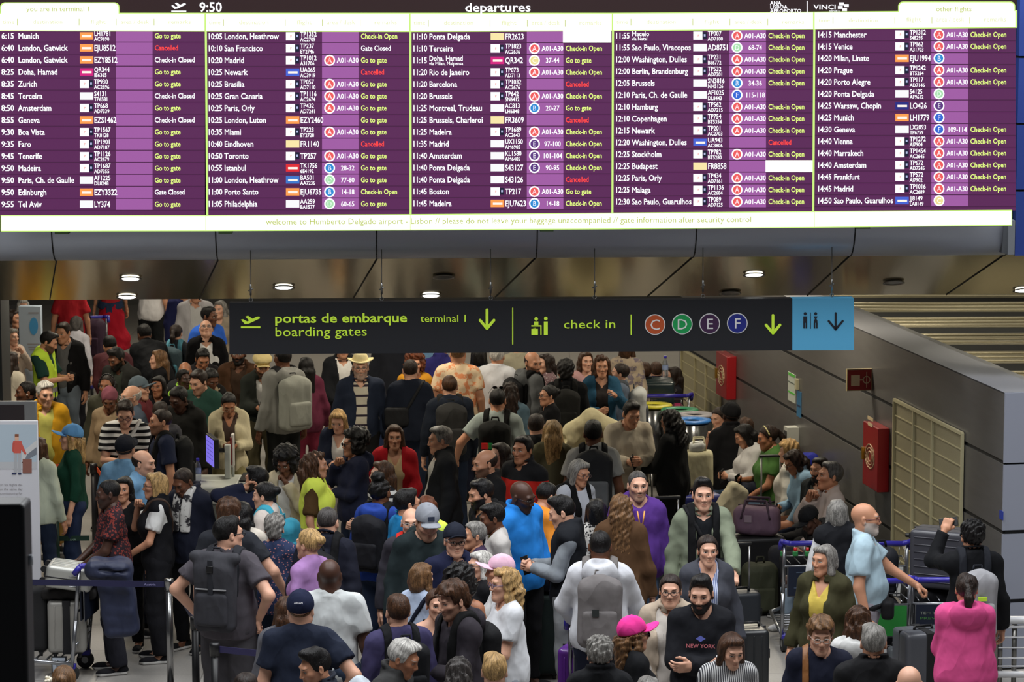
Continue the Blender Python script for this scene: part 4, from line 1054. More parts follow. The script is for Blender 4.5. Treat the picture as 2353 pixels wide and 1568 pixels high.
# bench along the wall
b = MB(); s0 = float((at_w(2010, 1100) - WA) @ wd); s1 = float((at_w(1690, 950) - WA) @ wd)
root = empty('bench', (WA + wd * (s0 + s1) / 2 + wn * 0.4 - UZ * WA[2]).tolist(), 0, 'long metal bench under the people seated along the wall', 'bench')
def rel(o): o.parent = root; o.matrix_parent_inverse = Matrix.Translation(-Vector(root.location))
wbox(b, s0, s1, 0.40, 0.44, 0.18, 0.80, m_steel); rel(b.build('seat'))
n = 7
for k in range(n):
    b = MB(); s = s0 + 0.2 + (s1 - s0 - 0.4) * k / (n - 1); wbox(b, s - 0.03, s + 0.03, 0.0, 0.40, 0.26, 0.72, m_steel); rel(b.build('leg'))
# ---------------------------------------------------------------- departures board
FL = '''6:15|Munich|o|LH1781/AC9690||Go to gate;6:40|London, Gatwick|o|EJU8512||Cancelled;6:40|London, Gatwick|o|EZY8512||Check-in Closed;8:25|Doha, Hamad|q|QR344/IB6365||Go to gate;8:35|Zurich|t|TP930/AC2696||Go to gate;8:45|Terceira|w|S4131/TP6581||Check-in Closed;8:50|Amsterdam|t|TP668/AD7339||Go to gate;8:55|Geneva|o|EZS1462||Check-in Closed;9:30|Boa Vista|t|TP1567/TK8128||Go to gate;9:35|Faro|t|TP1901/AD7187||Go to gate;9:45|Tenerife|t|TP1126/AC2679||Go to gate;9:50|Madeira|t|TP1687/AD7355||Go to gate;9:50|Paris, Ch. de Gaulle|w|AF1225/DL8248||Go to gate;9:50|Edinburgh|o|EZY3322||Gate Closed;9:55|Tel Aviv|w|LY374||Go to gate
10:05|London, Heathrow|t|TP1352/AC2709||Check-in Open;10:10|San Francisco|t|TP237/EY2746||Gate Closed;10:20|Madrid|t|TP1012/A31706|A A01-A30|Go to gate;10:25|Newark|u|UA065/AC3919||Cancelled;10:25|Brasilia|t|TP057/AD7110|A A01-A30|Go to gate;10:25|Gran Canaria|t|TP1116/AC2674|A A01-A30|Go to gate;10:25|Paris, Orly|t|TP432/AD7241|A A01-A30|Go to gate;10:25|London, Luton|o|EZY2460||Go to gate;10:35|Miami|t|TP223/EY2728|A A01-A30|Go to gate;10:40|Eindhoven|y|FR1140||Cancelled;10:50|Toronto|t|TP257|A A01-A30|Go to gate;10:55|Istanbul|r|TK1756/6E4192|B 28-32|Go to gate;11:00|London, Heathrow|b|BA501/AA7236|D 77-80|Go to gate;11:00|Porto Santo|o|EJU6735|B 14-18|Check-in Open;11:05|Philadelphia|w|AA259/BA1577|D 60-65|Go to gate
11:10|Ponta Delgada|y|FR2623||#;11:10|Terceira|t|TP1823/AC2636|A A01-A30|Check-in Open;11:15|Doha, Hamad/via Milan, Malpensa|q|QR342|C 37-44|Go to gate;11:20|Rio de Janeiro|t|TP073/AD7113|A A01-A30|Check-in Open;11:20|Barcelona|t|TP1032/AC2676||Cancelled;11:20|Brussels|t|TP642/SN6412|A A01-A30|Check-in Open;11:25|Montreal, Trudeau|w|AC813/LH6848|B 20-27|Go to gate;11:25|Brussels, Charleroi|y|FR3609||Cancelled;11:25|Madeira|t|TP1689/AC2643|A A01-A30|Check-in Open;11:35|Madrid|w|UX1150/AM6905|E 97-100|Check-in Open;11:40|Amsterdam|w|KL1580/AM6405|E 101-104|Check-in Open;11:40|Ponta Delgada|w|S43127|E 90-95|Check-in Open;11:40|Ponta Delgada|w|S43126||Cancelled;11:45|Boston|t|TP217|A A01-A30|Go to gate;11:45|Madeira|o|EJU7623|B 14-18|Check-in Open
11:55|Maceio/via Natal|t|TP007/AD7100|A A01-A30|Check-in Open;11:55|Sao Paulo, Viracopos|w|AD8751|D 68-74|Check-in Open;12:00|Washington, Dulles|t|TP231/B66772|A A01-A30|Check-in Open;12:00|Berlin, Brandenburg|t|TP532/AD7201|A A01-A30|Check-in Open;12:05|Brussels|w|SN3816/NH5126|B 34-36|Check-in Open;12:10|Paris, Ch. de Gaulle|w|AF1025/DL8443|F 115-118|;12:10|Hamburg|t|TP562/AD7215|A A01-A30|Check-in Open;12:10|Copenhagen|t|TP754/BT5354|A A01-A30|Check-in Open;12:15|Newark|t|TP201/AC2703|A A01-A30|Check-in Open;12:20|Washington, Dulles|u|UA943/AC3806||Cancelled;12:25|Stockholm|t|TP782/BT5280|A A01-A30|Check-in Open;12:25|Budapest|y|FR8858||#;12:25|Paris, Orly|t|TP434/AD7161|A A01-A30|Check-in Open;12:25|Malaga|t|TP1136/AC2684|A A01-A30|Check-in Open;12:30|Sao Paulo, Guarulhos|t|TP089/AD7125|A A01-A30|Check-in Open
14:15|Manchester|t|TP1312/S48295|A A01-A30|Check-in Open;14:15|Venice|t|TP862/A31703|A A01-A30|Check-in Open;14:20|Milan, Linate|o|EJU1994|B |;14:20|Prague|t|TP1242/BT5264|A A01-A30|Check-in Open;14:20|Porto Alegre|t|TP117/AD7146|A A01-A30|Check-in Open;14:20|Ponta Delgada|w|S4125/AF9612|D |;14:25|Warsaw, Chopin|l|LO426|E |;14:25|Munich|o|LH1779|F |;14:30|Geneva|w|LX2093/TP6759|F 109-114|Check-in Open;14:40|Vienna|t|TP1272/AI7904|A A01-A30|Check-in Open;14:40|Marrakech|t|TP1454/AC2645|A A01-A30|Check-in Open;14:40|Amsterdam|t|TP672/AD7245|A A01-A30|Check-in Open;14:45|Frankfurt|t|TP572/AI7902|A A01-A30|Check-in Open;14:45|Madrid|t|TP1016/AC2689|A A01-A30|Check-in Open;14:50|Sao Paulo, Guarulhos|u|JJ8149/LA8149|C |'''
BY = 25.0; PX = BY / FPX                                # metres per photo pixel on the board
def bp(px, py, off=0.0): return at_p(px, py, BY) + UN * off
def quad(mb, x0, y0, x1, y1, m, off, d=None):
    """upright rectangle on the board; d = its four pixel corners when it is not straight"""
    q = d or [(x0, y1), (x1, y1), (x1, y0), (x0, y0)]
    mb.poly([tuple(bp(a, c, off)) for a, c in q], m)
board = empty('departures_board', bp(1170, 525).tolist(), 0, 'large lit departures board with purple rows hanging over the crowd', 'board')
def bpart(mb, name):
    o = mb.build(name, fix=False); o.parent = board; o.matrix_parent_inverse = Matrix.Translation(-Vector(board.location)); return o
e_white = emis('screen_white', (255, 255, 246), 1.35); e_rim = emis('screen_rim', (206, 246, 130), 1.0); e_pur = emis('screen_purple', (90, 37, 86), 1.0); e_pur2 = emis('screen_purple_dark', (70, 26, 66), 1.0)
e_band = emis('screen_mauve', (160, 92, 164), 1.0); e_txt = emis('screen_text', (250, 250, 255), 1.2); e_go = emis('screen_lime', (222, 244, 128), 1.15); e_can = emis('screen_red', (255, 66, 60), 1.2)
e_dark = emis('screen_maroon', (44, 24, 26), 1.0); e_faint = emis('screen_faint', (226, 232, 176), 1.0); e_olive = emis('screen_olive', (180, 196, 84), 1.0)
TOPY = lambda x: np.interp(x, [0, 943, 1409, 1871, 2335], [70, 72, 70, 66.5, 62.5])
HDY = lambda x: np.interp(x, [0, 1409, 1871, 2335], [31, 31, 28.5, 25])
BOTY = lambda x: np.interp(x, [0, 473, 943, 1409, 1871, 2323], [496, 496, 494, 490.5, 487, 484])
ENDY = lambda x: np.interp(x, [0, 473, 943, 1409, 1871, 2323], [531, 530, 528, 525.5, 522, 517])
b = MB()                                                # the cabinet behind the glass
cs = [(0, -30), (2337, -34), (2325, 521), (-2, 534)]
b.poly([tuple(bp(a, c, -0.03)) for a, c in cs[::-1]], mat('cabinet_black', (16, 15, 16), 0.5), ext=tuple(-UN * 0.22)); bpart(b, 'cabinet')
b = MB(); quad(b, 0, 0, 0, 0, e_dark, -0.02, [(-2, 32), (2336, 27), (2337, -34), (0, -30)]); bpart(b, 'title_bar')
cx0 = [-2, 473, 943, 1408.5, 1871]; cx1 = [473, 943, 1408.5, 1871, 2336]
rowy = [(83, 27.64), (84, 27.5), (84.5, 27.4), (82.5, 27.25), (80, 27.25)]
tx0 = [3.5, 477, 947.5, 1413, 1877]
chip = dict(o=(255, 160, 80), q=(214, 30, 128), w=(250, 250, 252), t=(250, 248, 250), u=(70, 100, 214), y=(250, 232, 170), r=(226, 40, 50), b=(60, 120, 206), l=(36, 40, 130))
gcol = dict(A=(240, 92, 92), B=(40, 140, 214), C=(240, 226, 150), D=(170, 226, 176), E=(92, 56, 130), F=(48, 104, 214))
for ci, col in enumerate(FL.split('\n')):
    b = MB()
    quad(b, 0, 0, 0, 0, e_pur, 0.0, [(cx0[ci] + 1, BOTY(cx0[ci])), (cx1[ci] - 2, BOTY(cx1[ci])), (cx1[ci] - 2, TOPY(cx1[ci])), (cx0[ci] + 1, TOPY(cx0[ci]))])
    x = tx0[ci]; yy, st = rowy[ci]
    quad(b, x + 263, TOPY(x + 300), x + 347, yy + 14.5 * st - 1, e_band, 0.002)
    for r_ in range(1, 16): quad(b, cx0[ci] + 1, yy + (r_ - 0.5) * st - 1.2, cx1[ci] - 2, yy + (r_ - 0.5) * st + 0.8, e_pur2, 0.003)
    bpart(b, 'screen_column')
    for r_, row in enumerate(col.split(';')):
        tm, ds, lg, cd, gt, rm = row.split('|'); y = yy + r_ * st; b = MB()
        def tx(s, px, py, ch, m, width=None, bold=0.018, xs=0.86, align='l'):
            put_text(b, s, bp(px, py, 0.008), UX, UZ, ch * PX, m, bold, xs, align, None if width is None else width * PX)
        w_ = 29 if len(tm) == 4 else 34
        tx(tm, x, y + 6, 13, e_txt, w_); row_ = bpart(b, 'flight_row')
        def sub_(n):
            o = b.build(n, row_, fix=False); return o
        b = MB()
        if '/' in ds:
            d1, d2 = ds.split('/'); tx(d1, x + 38.5, y + 0.5, 11, e_txt); tx(d2, x + 38.5, y + 10.5, 8, e_txt)
        else: tx(ds, x + 38.5, y + 6, 13, e_txt, xs=0.84)
        sub_('destination'); b = MB()
        if lg == 't':
            quad(b, x + 180, y - 10, x + 201, y + 9, emis('logo_chip', chip[lg], 1.1), 0.005); quad(b, x + 201, y - 9, x + 211, y + 7, emis('logo_navy', (20, 20, 50)), 0.005)
            tx('P', x + 190, y + 2, 5, emis('logo_pink', (240, 150, 140))); quad(b, x + 204, y - 4, x + 208, y + 1, emis('logo_star', (180, 190, 230)), 0.007)
        else:
            quad(b, x + 180, y - 9, x + 211, y + 8, emis('logo_chip', chip[lg], 1.0), 0.005)
            if lg in 'oqurbl': quad(b, x + 185, y - 2.5, x + 207, y + 2.5, emis('logo_white', (255, 246, 236)), 0.007)
        sub_('airline_logo'); b = MB()
        if '/' in cd:
            c1, c2 = cd.split('/'); tx(c1, x + 213, y - 0.5, 10.5, e_txt, xs=0.78); tx(c2, x + 213, y + 11, 8.5, e_txt, xs=0.82)
        else: tx(cd, x + 213, y + 6, 13, e_txt, xs=0.74)
        sub_('flight_code'); b = MB()
        if gt:
            L, n_ = gt.split(' '); c = (x + 280.5, y - 0.5)
            for rr, mm, of in ((12.6, e_txt, 0.006), (9.4, emis('gate_disc', gcol[L], 1.0), 0.008)):
                b.poly([tuple(bp(c[0] + rr * math.cos(a), c[1] + rr * math.sin(a), of)) for a in [-i * math.pi / 10 for i in range(20)]], mm)
            tx(L, c[0], c[1] + 5.5, 11, e_txt, bold=0.018, xs=0.9, align='c')
            sub_('gate_disc'); b = MB()
            if n_: tx(n_, x + 322, y + 5, 11, e_txt, xs=0.84, align='c'); sub_('gate_number'); b = MB()
        if rm == '#': quad(b, x + 346, y - 14 - (0 if r_ else 4), cx1[ci] - 4, y + 13.5, e_white, 0.006)
        elif rm: tx(rm, x + 352, y + 5, 11.5, e_can if rm == 'Cancelled' else e_txt if 'Closed' in rm else e_go, xs=0.8)
        if rm: sub_('remark')
        else: b.bm.free()
b = MB()                                                # white heading strip, tabs and footer
def hdr(off, g, m):
    for a, c in zip(cx0, cx1):
        quad(b, 0, 0, 0, 0, m, off, [(a - g, TOPY(a) + g), (c + g - (2.5 if m is e_white else 0), TOPY(c) + g), (c + g - (2.5 if m is e_white else 0), HDY(c) - g), (a - g, HDY(a) - g)])
    for x0, x1, yt, yb in ((2, 273, 7, 40), (2065, 2331, 6, 40)):
        yt += -1 if x0 > 99 else 0
        arc = lambda cx, cy, a0: [(cx + 11 * math.cos(a0 + k * math.pi / 12), cy - 11 * math.sin(a0 + k * math.pi / 12)) for k in range(7)]
        pts = [(x0 - g, yb), (x1 + g, yb)] + arc(x1 - 11 + g, yt + 11 - g, 0) + arc(x0 + 11 - g, yt + 11 - g, math.pi / 2)
        quad(b, 0, 0, 0, 0, m, off + 0.001, pts)
    for a, c in zip([3, 473, 943, 1408.5, 1871], [473, 943, 1408.5, 1871, 2324]):
        quad(b, 0, 0, 0, 0, m, off, [(a - g, ENDY(a) + g), (c + g, ENDY(c) + g), (c + g, BOTY(c) - g), (a - g, BOTY(a) - g)])
hdr(0.004, 1.6, e_rim); hdr(0.006, -0.6, e_white)
for k in range(1, 5):
    xt = cx0[k]; xb = [0, 476.5, 943.5, 1407, 1868.5][k]
    quad(b, 0, 0, 0, 0, e_rim, 0.005, [(xb - 2.4, BOTY(xb)), (xb + 2.4, BOTY(xb)), (xt + 2.4, TOPY(xt)), (xt - 2.4, TOPY(xt))])
bpart(b, 'white_strip')
b = MB()
def T(s, px, py, ch, m, align='l', bold=0.0, width=None, xs=1.0): put_text(b, s, bp(px, py, 0.011), UX, UZ, ch * PX, m, bold, xs, align, None if width is None else width * PX)
T('you are in terminal 1', 61, 26, 11, e_olive, width=145); bpart(b, 'tab_lettering'); b = MB(); T('other flights', 2150, 26, 11, e_olive, width=83); bpart(b, 'tab_lettering'); b = MB()
T('welcome to Humberto Delgado airport - Lisbon // please do not leave your baggage unaccompanied // gate information after security control', 611, 516, 13, e_olive, width=1120); bpart(b, 'footer_lettering')
for ci in range(5):
    b = MB(); x = tx0[ci]; y = [55, 56, 57, 55, 51][ci]
    for s, o_, w_ in (('time', 3, 27), ('destination', 72, 68), ('flight', 205, 34), ('area / desk', 274, 64), ('remarks', 383, 52)): T(s, x + o_, y + (-2 if ci == 4 and o_ > 200 else 0), 9.5, e_faint, width=w_)
    for o_ in (36, 178, 263, 350): quad(b, x + o_, y - 12, x + o_ + 1.4, y + 4, e_olive, 0.011)
    bpart(b, 'column_heading')
b = MB()
T('9:50', 458, 27, 21, e_txt, bold=0.018, width=52); bpart(b, 'clock'); b = MB(); T('departures', 1068, 26.5, 19, e_txt, bold=0.018, width=151); bpart(b, 'title_lettering'); b = MB()
for s, y_, w_ in (('ANA', 11, 26), ('LISBOA', 20, 40), ('AEROPORTO', 29, 72)): T(s, 1769, y_, 8, e_txt, bold=0.018, width=w_)
quad(b, 1853.5, 2, 1855.5, 29, e_txt, 0.008); bpart(b, 'airport_logo'); b = MB(); T('VINCI', 1869, 21, 10, e_txt, bold=0.018, width=52); T('AIRPORTS', 1905, 27, 4, e_txt, width=24)
for x_, y_ in ((1933, 9), (1944, 13), (1930, 17), (1940, 22)): quad(b, x_ - 5, y_ - 3.5, x_ + 6, y_ + 3.5, e_txt, 0.008)
bpart(b, 'operator_logo'); b = MB()
def plane_icon(mb, px, py, s, m, put):                  # take-off pictogram, px/py = middle of its ground line
    for pts in ([(-22, -13), (-17, -14), (-8, -9), (14, -20), (20, -20), (21, -16), (-4, -4), (-13, -3)], [(-12, -20), (-6, -22), (6, -14), (-2, -10)], [(-22, 2), (22, 2), (22, 6), (-22, 6)]):
        put([(px + a * s, py + c * s) for a, c in pts], m)
plane_icon(b, 411, 23, 0.78, e_txt, lambda p, m: b.poly([tuple(bp(a, c, 0.008)) for a, c in p][::-1], m))
bpart(b, 'plane_pictogram')
b = MB()
for px, py in ((140, 534), (517, 533), (1257, 528), (1986, 522)):
    c = bp(px, py, -0.12); b.box(tuple(c), (0.115, 0.16, 0.04), mat('bracket_metal', (88, 98, 96), 0.5, 0.5), rot=Matrix.Rotation(YAW, 4, 'Z'))
bpart(b, 'bracket')
# ---------------------------------------------------------------- hanging direction sign
SY = 25.95; SPX = SY / FPX
def sp_(px, py, off=0.0): return at_p(px, py, SY) + UN * off
sign = empty('hanging_sign', sp_(1244, 750).tolist(), 0, 'long black hanging sign with lime lettering for boarding gates and check in', 'sign')
def spart(mb, name, fix=True):
    o = mb.build(name, fix=fix); o.parent = sign; o.matrix_parent_inverse = Matrix.Translation(-Vector(sign.location)); return o
sk_ = mat('sign_black', (36, 37, 41), 0.5, spec=0.3); lime = mat('sign_lime', (176, 208, 56), 0.5)
lime.node_tree.nodes['Principled BSDF'].inputs['Emission Color'].default_value = (*lin((176, 208, 56)), 1); lime.node_tree.nodes['Principled BSDF'].inputs['Emission Strength'].default_value = 0.35
b = MB(); b.poly([tuple(sp_(a, c)) for a, c in ((527, 815), (1820, 805.5), (1820, 686.5), (527, 696.5))], sk_, ext=tuple(-UN * 0.14)); spart(b, 'black_panel')
b = MB(); b.poly([tuple(sp_(a, c, 0.004)) for a, c in ((1820.5, 805.5), (1962, 805), (1962, 685.5), (1820.5, 686.5))], mat('sign_blue', (88, 172, 216), 0.5), ext=tuple(-UN * 0.145)); spart(b, 'blue_panel')
def S(s, px, py, ch, m, width, bold=0.0): put_text(b, s, sp_(px, py, 0.007), UX, UZ, ch * SPX, m, bold, 1, 'l', width * SPX)
def sq(pts, m): b.poly([tuple(sp_(a, c, 0.007)) for a, c in pts], m)
def bar(x0, y0, x1, y1, w, m):                          # round-ended bar on the sign
    an = math.atan2(y1 - y0, x1 - x0); pts = []
    for k in range(9): pts.append((x1 + w * math.cos(an - math.pi / 2 + k * math.pi / 8), y1 + w * math.sin(an - math.pi / 2 + k * math.pi / 8)))
    for k in range(9): pts.append((x0 + w * math.cos(an + math.pi / 2 + k * math.pi / 8), y0 + w * math.sin(an + math.pi / 2 + k * math.pi / 8)))
    sq(pts[::-1], m)
def disc(cx, cy, r, m, off=0.007): b.poly([tuple(sp_(cx + r * math.cos(a), cy + r * math.sin(a), off)) for a in [-i * math.pi / 16 for i in range(32)]], m)
b = MB()
S('portas de embarque', 631, 742, 21, lime, 306, 0.018); spart(b, 'lettering', False); b = MB(); S('boarding gates', 631, 773, 21, lime, 214); spart(b, 'lettering', False); b = MB(); S('terminal 1', 966, 740, 16, lime, 110); spart(b, 'lettering', False); b = MB()
S('check in', 1294, 755, 20, lime, 123); spart(b, 'lettering', False); b = MB()
plane_icon(b, 576, 748, 1.02, lime, lambda p, m: sq(p[::-1], m)); spart(b, 'plane_pictogram', False); b = MB()
def arrow(cx, y0, y1, w, m):
    bar(cx, y0, cx, y1, w, m); bar(cx - 16, y1 - 19, cx, y1, w, m); bar(cx + 16, y1 - 19, cx, y1, w, m)
arrow(1119, 712, 755, 3.2, lime); spart(b, 'arrow', False); b = MB(); arrow(1776, 725, 766, 3.2, lime); spart(b, 'arrow', False); b = MB()
bar(1178, 708, 1178, 791, 1.2, lime); spart(b, 'divider', False); b = MB(); bar(1450, 724, 1450, 769, 1.2, lime); spart(b, 'divider', False); b = MB()
disc(1232, 733, 4.2, lime); disc(1254, 732, 4.2, lime)   # desk pictogram: clerk, desk, case, passenger
sq([(1227, 747), (1237, 747), (1237, 739), (1227, 739)], lime); bar(1222, 749, 1243, 749, 1.6, lime); bar(1243, 749, 1243, 769, 1.4, lime); sq([(1221, 770), (1236, 770), (1236, 756), (1221, 756)], lime); bar(1226, 754, 1231, 754, 1, lime)
sq([(1249.5, 770), (1258.5, 770), (1258.5, 739), (1249.5, 739)], lime)
spart(b, 'desk_pictogram', False)
wh_ = mat('sign_white', (226, 226, 226), 0.5)
for cx, cy, L, cc in ((1505, 746, 'C', (186, 82, 38)), (1567.5, 745, 'D', (20, 156, 82)), (1630.5, 744, 'E', (62, 30, 70)), (1694, 743, 'F', (28, 40, 132))):
    b = MB(); disc(cx, cy, 23.8, wh_, 0.006); disc(cx, cy, 21.6, mat('sign_disc', cc, 0.5), 0.009); put_text(b, L, sp_(cx, cy + 12, 0.012), UX, UZ, 24 * SPX, wh_, 0.0, 1.0, 'c'); spart(b, 'gate_disc', False)
b = MB(); dk = mat('sign_ink', (22, 30, 44), 0.5)
arrow(1920, 720, 757, 2.6, dk); spart(b, 'arrow', False); b = MB()
for cx in (1850, 1874):
    disc(cx, 721, 3.6, dk); sq([(cx - 4.5, 742), (cx + 4.5, 742), (cx + 4.5, 727), (cx - 4.5, 727)] if cx < 1860 else [(cx - 3, 742), (cx + 3, 742), (cx + 4.5, 738), (cx + 2, 733), (cx + 4.5, 727), (cx - 4.5, 727), (cx - 2, 733), (cx - 4.5, 738)], dk); sq([(cx - 4.5, 755), (cx - 0.8, 755), (cx - 0.8, 741), (cx - 4.5, 741)], dk); sq([(cx + 0.8, 755), (cx + 4.5, 755), (cx + 4.5, 741), (cx + 0.8, 741)], dk)
bar(1862, 719, 1862, 755, 0.9, dk); spart(b, 'toilet_pictogram', False)
mc = mat('cable_steel', (150, 150, 150), 0.35, 0.9)
for px in (575.5, 877, 1128, 1367.5, 1617, 1914):
    yt = 697 - (px - 527) * 0.0085; p0 = sp_(px, yt, -0.07); p1 = sp_(px, 575, -0.07); p1[2] = zb + 0.02 + 0.3
    b = MB(); b.cyl(tuple(p0), tuple(p1), 0.004, mc, n=6); b.cyl(tuple(p0 + UZ * 0.06), tuple(p0 + UZ * 0.16), 0.009, mc, n=8); b.cyl(tuple(p0 + UZ * 0.1 - UX * 0.02), tuple(p0 + UZ * 0.12 + UX * 0.02), 0.006, mc, n=6)
    ring = [p0 + UZ * (0.018 + 0.016 * math.sin(a)) + UX * 0.016 * math.cos(a) for a in [i * math.pi / 6 for i in range(13)]]; b.path([tuple(q) for q in ring], 0.004, mc, n=5); spart(b, 'cable')
# ---------------------------------------------------------------- the crowd
pp = build_person
BLK, NVY, CHA = (20, 20, 23), (27, 31, 48), (52, 52, 56)
JN, DJN = (62, 84, 112), (34, 44, 64)
# far rows beyond the bulkhead
pp((52, 686), 20, 'person with light hair and beige top behind the blue-circle banner', h=1.58, sx='f', sk='p', hr=('bob', 'w'), top=('long', (196, 186, 170)))
pp((27, 711), 70, 'person with dark hair and black top beside the blue-circle banner', h=1.68, sx='f', sk='m', hr=('long', 'd'), top=('long', BLK))
pp((25, 753), 50, 'grey-haired woman in beige top holding a hand to her mouth', h=1.6, sx='f', sk='p', hr=('bob', 'g'), top=('long', (188, 170, 156)), al='chin')
pp((24, 808), 150, 'woman with long straight dark hair in a cream cardigan, back turned', h=1.62, sx='f', sk='m', hr=('long', 'd'), top=('long', (205, 196, 178)))
I = pp((118, 762), 75, 'man in yellow high-visibility vest looking down at a phone', h=1.72, sk='m', hr=('side', 'k'), be=0.8, hd=(10, 22), top=('hivis', (196, 230, 70), (28, 58, 52)), al='phone', ar='phone', bot=('trousers', BLK))
phone(I, -1, 'phone held by the man in the yellow high-visibility vest beside the banner')
pp((144, 740), -10, 'man with brown hair in black jacket over grey shirt and pale jeans', h=1.74, sk='m', hr=('side', 'd'), hd=(-15, 10), top=('jacket', BLK, (98, 98, 100)), bot=('trousers', (120, 132, 146)))
pp((176, 726), 170, 'grey-haired woman in grey-white top seen from behind, head bowed', h=1.58, sx='f', sk='p', hr=('bob', 's'), top=('long', (178, 176, 184)), lean=15)
pp((160, 636), -170, 'person in a red T-shirt, head hidden by the ceiling edge', h=1.74, sk='m', hr=('short', 'd'), top=('tee', (168, 34, 44)), bot=('trousers', BLK))
I = pp((252, 590), 190, 'woman in a long red skirt with a denim jacket tied at her waist', h=1.68, sx='f', sk='m', hr=('long', 'd'), top=('tank', (170, 40, 46)), bot=('skirt', (172, 24, 44)), sh=(200, 200, 200))
jk = strap_mesh(I, lambda X, Y, Z: np.abs(Z - 1.0 + 0.03 * np.cos(9 * X)) - 0.06, 'denim_jacket', cloth_mat((44, 58, 86)), off=0.02); jk.matrix_world = I['Mw']; tag(jk, 'denim jacket tied round the waist above the long red skirt', 'jacket')
q = MB(); q.box(tuple(I['tp']((0.03, 0.17, 0.9))), (0.1, 0.05, 0.2), cloth_mat((44, 58, 86)), bev=0.02, seg=3); q.build('sleeve', jk)
pp((345, 598), 170, 'person in white T-shirt and black trousers, head hidden by the ceiling edge', h=1.74, sk='m', hr=('short', 'd'), top=('tee', (214, 212, 214)), bot=('loose', (24, 26, 28)), al='cross')
pp((418, 640), 40, 'person in blue jeans and navy top standing behind the black track jacket', h=1.74, sk='m', top=('long', (38, 42, 84)), bot=('trousers', (44, 50, 92)))
I = pp((328, 745), -150, 'man in black track jacket with striped sleeves bending forward, back turned', h=1.76, sk='b', hr=('short', 'k'), lean=42, top=('long', (20, 22, 26)), w=1.05, al='low', ar='low')
I2 = pp((404, 745), 165, 'person with a teal-trimmed backpack standing beside the black track jacket', h=1.62, sx='f', sk='p', hr=('pony', 'd'), top=('long', (46, 50, 56)))
backpack(I2, 'grey and teal backpack on a person beside the black track jacket', (74, 92, 100), c2=(90, 150, 170), strap=(90, 150, 170))
pp((250, 772), 200, 'man in maroon sweater bending down over bags, back turned', h=1.76, sk='m', hr=('short', 'k'), lean=48, top=('long', (84, 44, 50)), bot=('trousers', (30, 34, 56)), al='low', ar='low', w=1.08)
pp((262, 800), -20, 'bearded man with thick black hair in dark leather jacket looking down', h=1.74, sk='b', hr=('quiff', 'k'), be=1.0, hd=(-20, 22), top=('jacket', (34, 34, 32), (46, 50, 44)))
pp((366, 803), -85, 'woman with long ash-blond hair in profile, cream and black top', h=1.62, sx='f', sk='p', hr=('long', 'l'), top=('cardigan', BLK, (206, 200, 184)))
pp((247, 862), -15, 'man with short brown hair and headphones in olive jacket', h=1.72, sk='t', hr=('buzz', 'd'), be=0.4, ex='headphones', top=('fleece', (74, 74, 62)))
pp((318, 866), 70, 'person in grey-blue cap behind the bald man with spectacles', h=1.74, sk='p', hr=('short', 'g'), hat=('cap', (98, 112, 122)), top=('fleece', (104, 44, 50)))
pp((303, 886), -60, 'bald man with spectacles in slate-blue polo shirt facing left', h=1.72, sk='p', hr=('ring', 'w'), gl=(170, 170, 170), top=('polo', (72, 82, 96)), w=1.08)
pp((364, 863), -15, 'woman with long black hair and brown skin in black top', h=1.64, sx='f', sk='t', hr=('long', 'k'), top=('long', BLK))
pp((250, 896), -10, 'person in dusty-pink knitted hat and beige hooded jacket', h=1.66, sx='f', sk='b', hr=('none', 'k'), hat=('beanie', (142, 84, 98)), hd=(10, 20), top=('hoodie', (150, 130, 104)))
I = pp((286, 921), 5, 'young man with spectacles in black and white striped polo looking down', h=1.72, sk='p', hr=('side', 'd'), gl=(60, 40, 60), hd=(0, 26), top=('polo', BLK, None, 'hstripe', (214, 214, 212)), al='phone', ar='phone')
phone(I, -1, 'glowing phone held by the young man in the striped polo', True)
sling(I, 'white strap across the chest of the man in the striped polo', (196, 196, 194), 1, nobag=True)
pp((62, 876), -70, 'man with shaved head and white earbuds in black jacket', h=1.74, sk='b', hr=('buzz', 'k'), be=0.5, ex='earbuds', top=('fleece', (16, 16, 18)))
pp((103, 875), 15, 'grey-haired man in mustard-yellow jacket over pale yellow sweater', h=1.76, sk='p', hr=('side', 'w'), w=1.1, b=0.03, hd=(15, 8), top=('jacket', (196, 146, 30), (188, 184, 96)), bot=('trousers', (150, 116, 60)))
I = pp((372, 940), -70, 'man with buzzed hair and stubble in navy T-shirt facing left', h=1.78, sk='m', hr=('buzz', 'd'), be=0.6, top=('tee', (38, 44, 66)), bot=('trousers', BLK))
backpack(I, 'dark backpack on the man in navy T-shirt and buzzed hair', (34, 35, 36))
pp((404, 890), -25, 'man with black hair in black leather jacket looking down', h=1.8, sk='d', hr=('short', 'k'), hd=(-10, 25), w=1.1, top=('fleece', (28, 28, 27)))
pp((368, 922), 170, 'dark-haired person half hidden behind the navy T-shirt man', h=1.64, sk='m', hr=('short', 'd'), top=('long', (70, 70, 76)))
